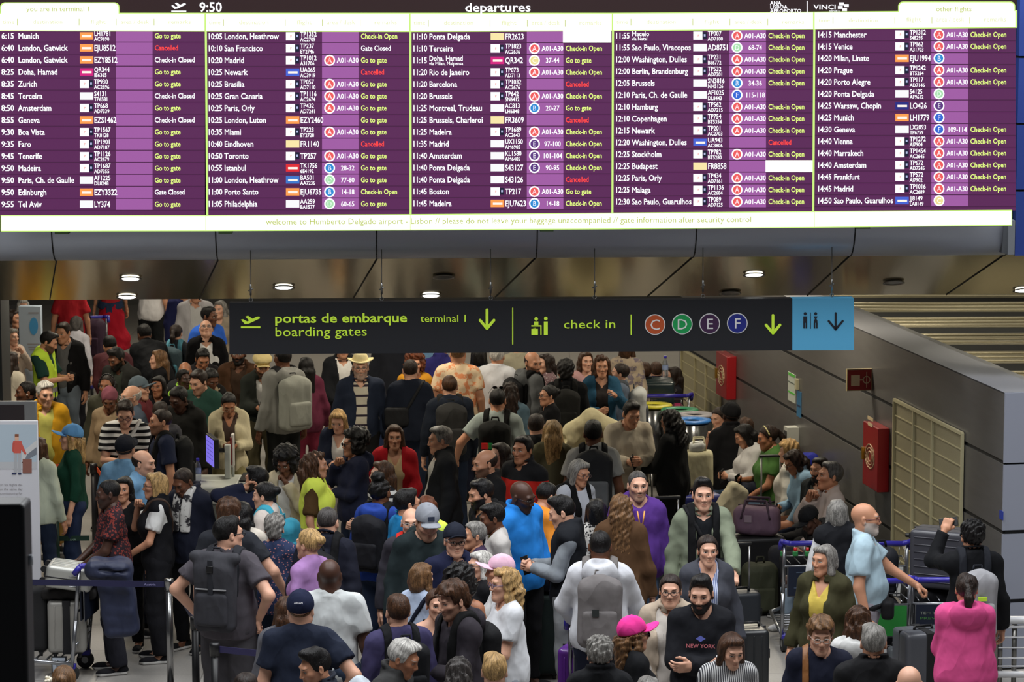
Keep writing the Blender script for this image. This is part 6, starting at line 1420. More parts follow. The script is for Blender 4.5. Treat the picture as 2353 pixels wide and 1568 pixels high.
print_on(I, [('1991', (214, 208, 202))], 1.30, 0.036)
I = pp((1611, 1322), -6, 'bearded man in black printed sweatshirt with folded arms', h=1.8, sk='p', hr=('quiff', 'k'), be=1.0, hd=(-6, 8), w=1.04, al='cross', ar='cross', top=('long', (24, 25, 30)), bot=('trousers', (22, 22, 26)))
print_on(I, [('NEW YORK', (214, 120, 130))], 1.27, 0.026)
b = MB(); b.poly([tuple(I['tp']((x, -0.113 * I['w'] - I['e'] - 0.024, 1.335 + z))) for x, z in ((-0.035, 0), (0, -0.022), (0.035, 0), (0, 0.022))], mat('emblem', (110, 120, 210), 0.6)); b.build('emblem', I['body'])
pp((1378, 1464), 180, 'person with short grey curls in black jacket, back turned', h=1.66, sk='p', hr=('curls', 'g'), top=('fleece', (22, 23, 26)))
pp((1452, 1418), 112, 'woman in hot pink cap and sunglasses, black top', h=1.68, sx='f', sk='m', hr=('wavy', 'l'), hat=('cap', (232, 60, 150)), gl='sun', top=('long', (24, 25, 28)))
pp((1685, 1456), 10, 'woman with brown bob in black and white ribbed turtleneck', h=1.66, sx='f', sk='p', hr=('bob', 'n'), hd=(8, 18), top=('turtle', (60, 60, 66), None, 'vstripe', (206, 206, 206)))
pp((1896, 1250), -28, 'woman with silver bob in olive bomber jacket and yellow top', h=1.7, sx='f', sk='m', hr=('bob', 'g'), hd=(-18, 0), w=1.1, vn=0.13, top=('jacket', (60, 58, 38), (204, 180, 84)), bot=('trousers', (56, 70, 96)))
I = pp((1985, 1156), 82, 'bald man with white beard in light blue polo shirt', h=1.82, sk='m', hr=('bald', 'w'), be=0.75, gl=(110, 60, 60), w=1.16, b=0.05, al='fwd', ar='down', top=('polo', (166, 190, 202)), bot=('trousers', (158, 154, 164)), sh=(200, 200, 200))
belt_bag(I, 'black belt bag on the bald man in light blue polo shirt', (22, 22, 24), 1)
I = pp((1886, 1418), -4, 'young man with blond curls and clear spectacles in navy sweater', h=1.78, sk='p', hr=('curly', 'l'), gl=(190, 180, 172), hd=(4, 8), top=('long', (27, 30, 46)), w=1.04)
sb = strap_mesh(I, lambda X, Y, Z: np.maximum(np.abs(X + 0.1) - 0.024, 0.95 - Z), 'bag_strap', cloth_mat((138, 90, 48), rough=0.5), off=0.012); sb.matrix_world = I['Mw']; tag(sb, 'tan leather bag strap over the shoulder of the navy sweater', 'bag')
pp((1973, 1392), 175, 'woman with brown hair and white fleece hood, back turned', h=1.66, sx='f', sk='p', hr=('wavy', 'n'), top=('hoodie', (198, 198, 196)))
pp((2008, 1434), 178, 'grey-haired man in black jacket, back turned', h=1.76, sk='m', hr=('side', 'g'), top=('fleece', (27, 27, 29)), w=1.12)
pp((2090, 1531), 180, 'bald person at the bottom edge below the grey-haired man', h=1.72, sk='p', hr=('bald', 'k'), top=('long', (40, 40, 44)))
pp((2222, 1316), 178, 'woman with dark ponytail in pink hooded sweatshirt, back turned', h=1.7, sx='f', sk='m', hr=('pony', 'd'), w=1.2, b=0.02, al='cross', ar='cross', top=('hoodie', (206, 78, 134)), bot=('trousers', (20, 20, 24)))
I = pp((2236, 1196), 186, 'person with black curls holding a phone up, black jacket', h=1.76, sk='m', hr=('curls', 'k'), al='up', ar='down', top=('fleece', (20, 21, 24)), bot=('trousers', (86, 104, 130)))
phone(I, 1, 'phone held up by the person with black curls', True)
backpack(I, 'grey and black backpack with lime marks on the person with black curls', (150, 150, 154), (0.14, 0.09, 0.25), zc=1.12, c2=(158, 158, 160), strap=(38, 40, 46), patch=[(0.0, 0.08, 0.07, 0.03, (186, 220, 60)), (0.01, 0.02, 0.05, 0.03, (186, 220, 60)), (0.0, -0.05, 0.03, 0.06, (186, 220, 60))])
pp((1490, 1554), 180, 'grey-haired person at the bottom edge below the beige jacket', h=1.64, sx='f', sk='p', hr=('bob', 'g'), top=('long', (60, 60, 64)))
I = pp((146, 1528), 178, 'woman with light brown hair and a white hair flower at the bottom edge', h=1.62, sx='f', sk='p', hr=('bun', 'l'), top=('long', (60, 56, 52)))
fl = MB()
for k in range(7): fl.ball((0.02 * math.cos(k * 0.9) * (k > 0), 0.02 * math.sin(k * 0.9) * (k > 0), 0.004 * k), 0.014, mat('petal', (224, 216, 196), 0.6), 8)
o = fl.build('hair_flower', I['body']); o.matrix_local = I['Hm'] @ Matrix.Translation((0.1, 0.09, 0.03))
pp((564, 1546), 178, 'dark-haired person at the bottom edge below the grey shorts', h=1.7, sk='m', hr=('short', 'd'), top=('long', (40, 40, 44)))
pp((826, 1562), 175, 'person in pale grey hood at the bottom edge', h=1.62, sx='f', sk='p', hr=('none', 'd'), hat=('beanie', (190, 198, 206)), top=('hoodie', (186, 194, 202)))
# ---------------------------------------------------------------- luggage, trolleys, bins, stands
def place(px, py, z=0.0): return at_z(px, py, z)
def suitcase(label, base, rz, size, col, handle=0.0, strap=None, metal=0.0, lying=False, ribs=True, grp=None, rough=0.45):
    """upright case: size = (width, depth, height); parts shell, wheels, grip, telescopic handle"""
    w, d, h = size; m = mat('case_shell', col, rough, metal, nz=0.08, nscale=8); mk = mat('case_black', (20, 20, 22), 0.5)
    root = empty('suitcase', tuple(base), rz, label, 'suitcase', grp)
    wz = 0.05
    b = MB(); b.box((0, 0, wz + h / 2), (w, d, h), m, bev=0.045, seg=4)
    if ribs:
        n = max(4, int(w / 0.06))
        for k in range(1, n):
            x = -w / 2 + w * k / n
            for s in (-1, 1): b.box((x, s * d / 2, wz + h / 2), (0.012, 0.012, h * 0.82), m, bev=0.004, seg=1)
    b.build('shell', root)
    b = MB(); b.box((0, 0, wz + h / 2), (w + 0.004, 0.014, h + 0.004), mk, bev=0.006); b.build('zip_seam', root)
    for sx_ in (-1, 1):
        for sy in (-1, 1):
            b = MB(); c = (sx_ * (w / 2 - 0.06), sy * (d / 2 - 0.05), 0.027); b.cyl((c[0] - 0.014, c[1], c[2]), (c[0] + 0.014, c[1], c[2]), 0.027, mk); b.box((c[0], c[1], 0.055), (0.045, 0.05, 0.03), mk); b.build('wheel', root)
    b = MB(); b.path([(-0.08, 0, wz + h), (-0.07, 0, wz + h + 0.03), (0.07, 0, wz + h + 0.03), (0.08, 0, wz + h)], 0.011, mk); b.build('grip', root)
    b = MB(); b.path([(w / 2, 0, wz + h * 0.45), (w / 2 + 0.03, 0, wz + h * 0.47), (w / 2 + 0.03, 0, wz + h * 0.6), (w / 2, 0, wz + h * 0.62)], 0.01, mk); b.build('side_grip', root)
    if handle:
        b = MB(); mt = mat('tube_alu', (170, 170, 172), 0.3, 0.9)
        for s in (-1, 1): b.cyl((s * 0.1, d / 2 - 0.05, wz + h - 0.03), (s * 0.1, d / 2 - 0.05, wz + h + handle), 0.01, mt, n=8)
        b.build('telescopic_handle', root); b = MB(); b.box((0, d / 2 - 0.05, wz + h + handle), (0.25, 0.032, 0.03), mk, bev=0.01); b.build('handle_bar', root)
    if strap:
        b = MB(); b.box((0, 0, wz + h / 2), (0.07, d + 0.014, h + 0.012), mat('luggage_strap', strap, 0.7), bev=0.006); b.build('strap', root)
    return root
def lay(root, z, rx=math.pi / 2, rz=0.0):               # turn a case onto its side at height z
    loc = root.location.copy(); root.matrix_world = Matrix.Translation((loc.x, loc.y, z)) @ Matrix.Rotation(rz, 4, 'Z') @ Matrix.Rotation(rx, 4, 'X'); return root
def trolley(label, base, rz, ad=(20, 28, 46), text=None):
    """airport luggage trolley, handle end at +y, nose at -y"""
    mt = mat('trolley_steel', (160, 162, 166), 0.28, 0.9); mbu = mat('trolley_blue', (50, 44, 150), 0.35); mk = mat('tyre', (34, 34, 36), 0.7)
    root = empty('luggage_trolley', tuple(base), rz, label, 'trolley', 'airport luggage trolleys')
    b = MB()
    for s in (-1, 1):
        b.path([(s * 0.28, 0.42, 0.14), (s * 0.28, 0.46, 0.55), (s * 0.28, 0.5, 1.0)], 0.018, mt); b.path([(s * 0.28, 0.42, 0.16), (s * 0.22, -0.35, 0.2), (s * 0.08, -0.5, 0.2)], 0.018, mt)
    b.cyl((-0.08, -0.5, 0.2), (0.08, -0.5, 0.2), 0.018, mt)
    for z in (0.32, 0.62, 0.8): b.cyl((-0.28, 0.44 + (z - 0.32) * 0.11, z), (0.28, 0.44 + (z - 0.32) * 0.11, z), 0.011, mt)
    b.build('frame', root)
    b = MB()
    for k in range(8): b.cyl((-0.27 + 0.01 * k, 0.36 - k * 0.1, 0.165), (0.27 - 0.01 * k, 0.36 - k * 0.1, 0.165), 0.01, mt, n=6)
    b.build('platform', root)
    b = MB(); b.path([(-0.31, 0.46, 0.96), (-0.31, 0.52, 1.03), (-0.24, 0.57, 1.02), (0.24, 0.57, 1.02), (0.31, 0.52, 1.03), (0.31, 0.46, 0.96)], 0.024, mbu, n=10); b.build('handle', root)
    b = MB()
    for z, y in ((0.93, 0.36), (0.84, 0.36)): b.path([(-0.27, 0.48, z), (-0.25, y - 0.12, z), (0.25, y - 0.12, z), (0.27, 0.48, z)], 0.006, mt)
    for k in range(6):
        x = -0.22 + 0.088 * k; b.path([(x, 0.24, 0.93), (x, 0.24, 0.82), (x, 0.47, 0.82)], 0.005, mt, n=6)
    b.build('basket', root)
    b = MB(); b.box((0, 0.5, 0.67), (0.5, 0.012, 0.26), mat('advert', ad, 0.5))
    b.box((0, 0.53, 0.67), (0.52, 0.006, 0.28), mt)
    b.box((0, 0.535, 0.67), (0.5, 0.006, 0.26), mat('advert', ad, 0.5))
    if text: text(b)
    b.build('advert_panel', root)
    for c in ((-0.26, 0.4), (0.26, 0.4), (0.0, -0.44)):
        w = MB(); w.cyl((c[0] - 0.018, c[1], 0.075), (c[0] + 0.018, c[1], 0.075), 0.075, mk, n=20); w.cyl((c[0] - 0.02, c[1], 0.075), (c[0] + 0.02, c[1], 0.075), 0.03, mt); o = w.build('wheel', root)
        g = MB(); g.box((c[0], c[1], 0.14), (0.05, 0.1, 0.05), mbu, bev=0.012); g.build('guard', o)
    return root
def softbag(name, label, c, half, col, rz=0.0, rd=0.06, wr=0.008, tilt=(0, 0), parts=None, cat='bag', rough=0.7):
    g = Field(A3(-0.6, -0.6, -0.6), A3(0.6, 0.6, 0.7), 0.013); h = np.array(half)
    g.prim(bx((0, 0, 0), h, None, min(rd, h.min() * 0.95)), k=0.02); g.wrinkle(wr, int(abs(c[0] * 100)) % 91 + 2, (14, 34))
    V, Q = g.mesh(); o = link(name, mesh_np(name, V, Q, cloth_mat(col, rough=rough)))
    o.location = Vector(c); o.rotation_euler = (tilt[0], tilt[1], rz); tag(o, label, cat)
    if parts: parts(o, h)
    return o
def pack_parts(col):
    def f(o, h):
        m = cloth_mat(tuple(int(v * 0.75) for v in col))
        b = MB(); b.box((0, -h[1] - 0.005, -h[2] * 0.35), (h[0] * 1.4, 0.06, h[2] * 0.9), cloth_mat(col), bev=0.025, seg=3); b.build('front_pocket', o)
        b = MB(); b.path([(-0.04, 0, h[2]), (-0.03, 0, h[2] + 0.05), (0.03, 0, h[2] + 0.05), (0.04, 0, h[2])], 0.01, m); b.build('handle', o)
        for s in (-1, 1):
            b = MB(); b.path([(s * 0.08, h[1], h[2] * 0.8), (s * 0.1, h[1] + 0.06, h[2] * 0.3), (s * 0.12, h[1] + 0.03, -h[2] * 0.7)], 0.016, m); b.build('strap', o)
    return f
def duffel_parts(col):
    def f(o, h):
        m = cloth_mat(tuple(int(v * 0.7) for v in col))
        for s in (-1, 1):
            b = MB(); b.path([(-0.14, s * h[1], h[2] * 0.2), (-0.1, s * h[1] * 0.7, h[2] + 0.06), (0.1, s * h[1] * 0.7, h[2] + 0.06), (0.14, s * h[1], h[2] * 0.2)], 0.012, m); b.build('handle', o)
        b = MB(); b.box((0, 0, h[2] + 0.002), (h[0] * 1.7, 0.02, 0.012), m, bev=0.004); b.build('zip', o)
        b = MB(); b.box((-0.07, -h[1] - 0.004, 0.03), (0.07, 0.01, 0.07), mat('bag_badge', (130, 112, 124), 0.6), bev=0.003); b.build('badge', o)
    return f
def txt(name, parent, s, O, ux, caph, col, width=None, align='c', uz=UZ):
    b = MB(); put_text(b, s, O, ux, uz, caph, mat('print_' + name, col, 0.6), 0.018, 1.0, align, width)
    o = b.build(name, None, fix=False)
    if parent:
        o.parent = parent; o.matrix_parent_inverse = parent.matrix_world.inverted() if parent.type != 'EMPTY' else (Matrix.Translation(parent.location) @ Matrix.Rotation(parent.rotation_euler.z, 4, 'Z')).inverted()
    return o
# --- left foreground: trolley with silver cases behind the belt
tb = place(238, 1552); tl = trolley('luggage trolley with silver suitcases at the left, behind the blue belt', tb + A3(-0.62, 0.05, 0), math.radians(-96))
s_ = suitcase('upright silver hard suitcase with black strap on the left trolley', tb + A3(-0.3, -0.02, 0.175), math.radians(4), (0.33, 0.24, 0.46), (168, 166, 160), strap=(22, 22, 26), metal=0.5, rough=0.5)
s_ = suitcase('silver ridged cabin case lying on top of the left trolley pile', tb + A3(-0.46, 0.1, 0), 0, (0.36, 0.2, 0.40), (176, 176, 170), metal=0.5, rough=0.45)
s_.matrix_world = Matrix.Translation(Vector(tb + A3(-0.5, -0.08, 0.94))) @ Matrix.Rotation(0.14, 4, 'Y') @ Matrix(((0, 0, 1, 0), (1, 0, 0, 0), (0, 1, 0, 0), (0, 0, 0, 1)))
suitcase('black fabric suitcase behind the silver case on the left trolley', tb + A3(-0.66, 0.05, 0.175), math.radians(4), (0.36, 0.26, 0.56), (26, 26, 28), ribs=False, rough=0.8)
softbag('bag', 'dark grey bag under the top silver cabin case', tb + A3(-0.28, 0.06, 0.735), (0.24, 0.16, 0.045), (44, 42, 42), rd=0.03)
g = Field(A3(-0.35, -0.3, -0.6), A3(0.35, 0.3, 0.25), 0.013)
g.prim(bx((0.0, 0, 0.06), (0.2, 0.16, 0.08), None, 0.07), k=0.06); g.prim(bx((0.08, -0.03, -0.22), (0.15, 0.09, 0.3), roty(-0.12), 0.06), k=0.06)
for k in range(6): g.prim(cp((-0.12, -0.14, 0.08 - 0.1 * k), (0.26, -0.14, 0.05 - 0.1 * k), 0.012), k=0.03, sub=True)
g.wrinkle(0.012, 4, (16, 34)); V, Q = g.mesh(); o = link('padded_coat', mesh_np('padded_coat', V, Q, cloth_mat((36, 42, 66), rough=0.6))); o.location = Vector(tb + A3(0.13, -0.45, 0.98)); tag(o, 'navy quilted coat draped over the handle of the left trolley', 'coat')
# belt posts and belts
def post(label, base, h=1.0, col=None, r=0.03, grp='belt barrier posts'):
    m = mat('post_chrome', (150, 150, 150), 0.22, 0.95) if col is None else mat('post_paint', col, 0.4)
    root = empty('barrier_post', tuple(base), 0, label, 'post', grp)
    b = MB(); b.cyl((0, 0, 0.02), (0, 0, h - 0.08), r, m, n=20); b.build('pole', root)
    b = MB(); b.lathe([(0, h), (r + 0.008, h), (r + 0.01, h - 0.02), (r + 0.008, h - 0.1), (0, h - 0.1)], m, 24); b.build('head', root)
    b = MB(); b.lathe([(0, 0.035), (0.05, 0.032), (0.15, 0.012), (0.16, 0.0), (0, 0)], mat('post_base', (34, 34, 36), 0.5), 28); b.build('base', root); return root
def belt(label, a, c, col, h=0.05):
    a, c = Vector(a), Vector(c); d = (c - a).normalized(); n = d.cross(Vector((0, 0, 1))).normalized() * 0.002; z = Vector((0, 0, h / 2))
    b = MB(); b.poly([a - z + n, c - z + n, c + z + n, a + z + n], mat('belt_web', col, 0.7), ext=-n * 2); o = b.build('barrier_belt'); return tag(o, label, 'belt')
pa = at_z(388, 1330, 1.0); pa[2] = 0
post('chrome belt post in front of the black trousers', pa)
pbk = [at_z(448, 1418, 1.0), at_z(493, 1478, 1.0)]
for p_, l_ in zip(pbk, ('black belt post left of the man in grey shorts', 'black belt post in front of the man in grey shorts')): p_[2] = 0; post(l_, p_, col=(20, 20, 22))
q0 = pa + A3(-1.35, 0.1, 0.95)
bo = belt('dark blue barrier belt stretching left from the chrome post', q0, pa + A3(-0.04, 0, 0.95), (28, 28, 66))
txt('lettering', bo, 'Austria', pa + A3(-0.16, -0.012, 0.942), A3(1, 0, 0), 0.018, (130, 126, 170), width=0.1)
belt('dark blue belt slanting from the chrome post to the black post', pa + A3(0.03, 0, 0.95), pbk[0] + A3(0, 0, 0.95), (30, 30, 56))
belt('dark blue belt between the two black posts', pbk[1] + A3(0.03, 0, 0.95), pbk[1] + A3(0.95, -0.4, 0.95), (44, 40, 80))
pg = at_z(128, 1150, 1.0); pg[2] = 0; post('dark green belt post behind the green sweater', pg, col=(22, 54, 42))
bo = belt('dark green barrier belt low behind the banner', at_z(92, 1238, 0.62), at_z(205, 1237, 0.62), (24, 58, 46)); txt('lettering', bo, 'ANA', at_z(168, 1240, 0.62) + A3(0, -0.012, -0.01), A3(1, 0, 0), 0.018, (150, 180, 170), width=0.06)
po = at_z(215, 1066, 1.0); po[2] = 0; post('dark belt post with an orange belt behind the green sweater', po, col=(40, 40, 44))
po2 = at_z(114, 1075, 0.95); po2[2] = 0; post('dark belt post half hidden by the white banner', po2, col=(40, 40, 44))
belt('orange barrier belt left of the green sweater', at_z(117, 1075, 0.95), at_z(146, 1072, 0.95), (226, 84, 40), 0.06)
belt('orange barrier belt running right from the dark post', po + A3(0.03, 0, 0.95), at_z(238, 1100, 0.93), (226, 84, 40))
# pull-up banner, blue-circle banner, framed notice, totem
def panel(name, label, px0, px1, pyt, y, h, m, th=0.03, cat='banner'):
    a = at_y(px0, pyt, y); c = at_y(px1, pyt, y); b = MB(); w = c[0] - a[0]
    b.box((a[0] + w / 2, y, a[2] - h / 2), (w, th, h), m, bev=0.004, seg=1); o = b.build(name); tag(o, label, cat); return o, a, w
yb = 26.1
o, a, w = panel('pull_up_banner', 'white pull-up banner with a drawn traveller and suitcase', -75, 87, 967, yb, at_y(60, 967, yb)[2] - 0.06, mat('banner_white', (208, 208, 214), 0.5))
def onp(px, py, y): return at_y(px, py, y - 0.018)
def art(mb, pts, col, y, k): mb.poly([tuple(at_y(a, c, y - 0.0165 - 0.0006 * k)) for a, c in pts], mat('banner_ink', col, 0.6))
b = MB(); R4 = lambda x0, y0, x1, y1: [(x0, y1), (x1, y1), (x1, y0), (x0, y0)]
art(b, R4(-70, 976, 84, 1075), (178, 194, 206), yb, 1); art(b, [(50, 1065), (84, 1040), (84, 1012), (50, 1040)], (206, 206, 206), yb, 2); art(b, [(55, 1062), (84, 1045), (84, 1028), (62, 1045)], (120, 126, 136), yb, 3); art(b, R4(-70, 1062, 84, 1078), (190, 192, 196), yb, 2)
art(b, [(32, 1042), (48, 1042), (50, 1014), (30, 1014)], (206, 92, 78), yb, 4); art(b, [(46, 1030), (58, 1046), (61, 1043), (49, 1016)], (206, 92, 78), yb, 5); art(b, [(28, 1036), (32, 1042), (34, 1018), (29, 1018)], (196, 84, 72), yb, 5)
art(b, R4(34, 1000, 43, 1013), (222, 176, 150), yb, 5); art(b, R4(34, 998, 43, 1004), (140, 84, 56), yb, 6); art(b, R4(32, 1042, 39, 1088), (176, 178, 182), yb, 4); art(b, R4(41, 1042, 48, 1088), (176, 178, 182), yb, 4)
art(b, R4(27, 1087, 37, 1091), (40, 50, 90), yb, 5); art(b, R4(42, 1087, 49, 1091), (40, 50, 90), yb, 5); art(b, R4(52, 1055, 73, 1088), (140, 92, 80), yb, 4)
b.build('drawing', None).parent = o
b = MB()
for k, s in enumerate(('ort for flights de-', 'on the same day', 'ecomissioning for', 'last deslant. Plug')): put_text(b, s, at_y(-2, 1117 + k * 10, yb - 0.019), A3(1, 0, 0), UZ, 0.02, mat('banner_text', (150, 146, 150), 0.6), 0.0, 1, 'l', 0.21)
q = b.build('lettering', None, fix=False); q.parent = o
yb2 = 37.2
o, a, w = panel('info_banner', 'tall pale banner with a blue circle among the far crowd', 44, 95, 703, yb2, at_y(70, 703, yb2)[2] - 0.02, mat('banner_pale', (176, 190, 206), 0.5), 0.12)
b = MB(); b.poly([tuple(at_y(77.5 + 10 * math.cos(k), 750 + 20 * math.sin(k), yb2 - 0.063)) for k in [-i * math.pi / 12 for i in range(24)]], mat('circle_blue', (70, 156, 214), 0.5))
for py, w2 in ((718, 12), (790, 14), (797, 12), (803, 10)): b.poly([tuple(at_y(x, y_, yb2 - 0.063)) for x, y_ in R4(77 - w2, py, 77 + w2, py + 3)], mat('banner_text', (150, 146, 150), 0.6))
b.build('print', None).parent = o
yt = 11.5; zt = at_y(30, 1150, yt)[2]
b = MB(); x0 = at_y(-60, 1150, yt)[0]; x1 = at_y(64, 1150, yt)[0]; mt_ = mat('totem_black', (30, 31, 34), 0.5)
b.box(((x0 + x1) / 2, yt, zt / 2), (x1 - x0, 0.18, zt), mt_, bev=0.02); o = b.build('totem'); tag(o, 'tall black information totem at the bottom-left edge, out of focus', 'totem')
b = MB(); b.box(((x0 + x1) / 2, yt, 0.02), (x1 - x0 + 0.2, 0.5, 0.04), mt_, bev=0.01); b.build('base', o)
b = MB(); b.cyl((x1 + 0.005, yt, zt - 0.26), (x1 + 0.005, yt, zt - 0.22), 0.01, mat('totem_cap', (190, 196, 204), 0.4), n=14); b.cyl((x1 - 0.02, yt, zt - 0.24), (x1 + 0.005, yt, zt - 0.24), 0.006, mt_); b.build('card_reader', o)
yk = 27.2
b = MB(); x0 = at_y(-40, 930, yk)[0]; x1 = at_y(84, 930, yk)[0]; z1 = at_y(40, 922, yk)[2]; z0 = at_y(40, 992, yk)[2]
b.box(((x0 + x1) / 2, yk, (z0 + z1) / 2), (x1 - x0, 0.06, z1 - z0), mat('display_frame', (130, 132, 134), 0.4), bev=0.006); o = b.build('information_display'); tag(o, 'grey-framed display screen standing above the white banner', 'screen')
b = MB(); b.box(((x0 + x1) / 2 - 0.05, yk - 0.032, (z0 + z1) / 2 - 0.005), (x1 - x0 - 0.12, 0.004, z1 - z0 - 0.05), mat('display_glass', (50, 44, 48), 0.25)); b.build('glass', o)
b = MB(); b.cyl(((x0 + x1) / 2, yk, 0), ((x0 + x1) / 2, yk, z0), 0.04, mt_); b.box(((x0 + x1) / 2, yk, 0.015), (0.5, 0.4, 0.03), mt_); b.build('stand', o)
pn = tb + A3(-0.28, -0.45, 0.16)
b = MB(); b.box(tuple(at_z(136, 1530, 0.12)), (0.13, 0.02, 0.16), mat('frame_black', (24, 26, 30), 0.5)); o = b.build('framed_notice'); tag(o, 'small framed notice below the left trolley', 'notice')
cN = at_z(136, 1530, 0.12); b = MB(); b.box((cN[0], cN[1] - 0.011, cN[2]), (0.11, 0.003, 0.14), mat('paper', (196, 204, 216), 0.6))
for k, s in enumerate(('POR FAVOR', 'NAO')): put_text(b, s, cN + A3(0, -0.0135, 0.03 - 0.04 * k), A3(1, 0, 0), UZ, 0.014, mat('ink', (40, 44, 54)), 0.018, 1, 'c')
b.build('paper', o)
b = MB(); b.box((cN[0], cN[1] + 0.01, 0.02), (0.1, 0.08, 0.04), mat('frame_black', (24, 26, 30), 0.5)); b.build('foot', o)
# --- self check-in desk with monitor and bottle
yd = at_z(470, 1262, 0)[1]
def dz(px, py, y): return at_y(px, py, y)
root = empty('check_in_desk', (dz(470, 1100, yd)[0], yd, 0), 0, 'white check-in desk with a purple-lit monitor behind the queue', 'desk')
def drel(b, n): o = b.build(n); o.parent = root; o.matrix_parent_inverse = Matrix.Translation(-Vector(root.location)); return o
mdk = mat('desk_white', (188, 192, 186), 0.4); mdg = mat('desk_grey', (104, 108, 104), 0.5)
zt = 0.98; A_ = at_z(398, 1120, zt); B_ = at_z(540, 1122, zt); yd = A_[1]; wD = B_[0] - A_[0]; xc = (A_[0] + B_[0]) / 2
b = MB(); b.box((xc, yd + 0.35, zt - 0.03), (wD, 0.75, 0.06), mdk, bev=0.015); drel(b, 'desk_top')
b = MB(); b.box((xc, yd + 0.36, zt / 2 - 0.03), (wD - 0.08, 0.66, zt - 0.06), mdg); b.box((xc, yd + 0.02, zt - 0.12), (wD - 0.1, 0.02, 0.1), mdk); b.box((xc + 0.05, yd + 0.008, zt - 0.1), (0.3, 0.01, 0.015), mt_); drel(b, 'desk_body')
A_ = at_z(548, 1112, 0.98); b = MB(); b.box((A_[0] + 0.2, yd + 0.5, 0.49), (0.42, 0.5, 0.98), mdk, bev=0.01); b.box((A_[0] + 0.2, yd + 0.5, 0.99), (0.4, 0.46, 0.02), mt_); drel(b, 'side_cabinet')
pm_ = at_z(524, 1100, zt); b = MB(); zc_ = at_y(524, 1022, pm_[1])[2]; b.box((pm_[0], pm_[1], (zt + zc_) / 2), (0.06, 0.08, zc_ - zt), mdk, bev=0.01); drel(b, 'monitor_post')
c0 = at_y(492, 1035, pm_[1]); b = MB(); b.box((c0[0] - 0.01, c0[1] - 0.05, c0[2]), (0.05, 0.42, 0.3), mt_, rot=Matrix.Rotation(math.radians(17), 4, 'Z'), bev=0.008); b.cyl(tuple(c0), (pm_[0], pm_[1], c0[2]), 0.025, mt_); o = drel(b, 'monitor')
b = MB(); R = Matrix.Rotation(math.radians(17), 4, 'Z'); off = R @ Vector((-0.027, 0, 0)); b.box((c0[0] - 0.01 + off.x, c0[1] - 0.05 + off.y, c0[2]), (0.003, 0.39, 0.27), emis('monitor_glow', (126, 112, 226), 1.0), rot=R)
for k in range(5): b.box((c0[0] - 0.01 + off.x * 1.08, c0[1] - 0.05 + off.y * 1.08, c0[2] + 0.09 - k * 0.04), (0.003, 0.3, 0.006), emis('monitor_line', (84, 72, 170), 1.0), rot=R)
q = b.build('screen', None); q.parent = o
c1 = at_y(535, 1035, pm_[1] + 0.1); b = MB(); b.box(tuple(c1), (0.03, 0.12, 0.34), mat('fin_white', (210, 206, 200), 0.4), bev=0.014, seg=4); b.box((c1[0] - 0.012, c1[1] - 0.02, c1[2]), (0.02, 0.1, 0.28), mat('fin_red', (120, 40, 40), 0.4), bev=0.008); b.cyl((c1[0], c1[1], zt), (c1[0], c1[1], c1[2] - 0.15), 0.015, mdk); drel(b, 'card_reader')
def bottle(label, base, col=(224, 232, 242), cap=(60, 50, 190), s=1.0):
    m = mat('bottle_plastic', col, 0.12, alpha=0.15); r = 0.034 * s
    b = MB(); b.lathe([(0, 0), (r * 0.9, 0), (r, 0.01), (r, 0.06 * s), (r * 0.93, 0.065 * s), (r, 0.075 * s), (r, 0.14 * s), (r * 0.8, 0.17 * s), (r * 0.4, 0.195 * s), (r * 0.4, 0.205 * s), (0, 0.205 * s)], m, 20)
    o = b.build('bottle', None, tuple(base)); tag(o, label, 'bottle')
    b = MB(); b.cyl((0, 0, 0.205 * s), (0, 0, 0.232 * s), r * 0.46, mat('bottle_cap', cap, 0.4), n=14); b.build('cap', o); b = MB(); b.lathe([(r * 1.01, 0.08 * s), (r * 1.02, 0.13 * s)], mat('bottle_label', (160, 180, 224), 0.5), 20); b.build('bottle_label', o); return o
bp_ = at_z(455, 1106, zt); bottle('clear water bottle with blue cap on the check-in desk', bp_, s=1.0)
# --- recycling bins and the cases behind them
yb_ = mat('bin_steel', (146, 148, 150), 0.2, 0.95)
for px, py, cc, l_ in ((1502, 929, (216, 206, 60), 'steel recycling bin with a yellow ring lid'), (1562, 940, (50, 140, 96), 'steel recycling bin with a green ring lid'), (1597, 951, (150, 146, 150), 'steel recycling bin with a grey ring lid between green and blue'), (1590, 964, (52, 120, 196), 'steel recycling bin with a blue ring lid')):
    c = at_z(px, py, 0.95); c[2] = 0; r = 0.2
    b = MB(); b.lathe([(0, 0), (r, 0), (r, 0.9), (r * 0.94, 0.91), (r * 0.9, 0.5)], yb_, 36); o = b.build('recycling_bin', None, tuple(c)); tag(o, l_, 'bin', 'recycling bins by the metal wall')
    b = MB(); b.lathe([(0.1, 0.935), (0.11, 0.95), (r + 0.015, 0.95), (r + 0.022, 0.935), (r + 0.015, 0.92), (0.11, 0.92), (0.1, 0.935)], mat('bin_ring', cc, 0.4), 36); b.build('ring_lid', o)
    b = MB(); b.lathe([(0, 0.91), (0.11, 0.915)], m_dark, 24); b.build('opening', o)
pc = at_z(1517, 905, 0.95); pt_ = trolley('luggage trolley carrying the pink case behind the bins', A3(pc[0], pc[1] - 0.1, 0), math.radians(180 + 4))
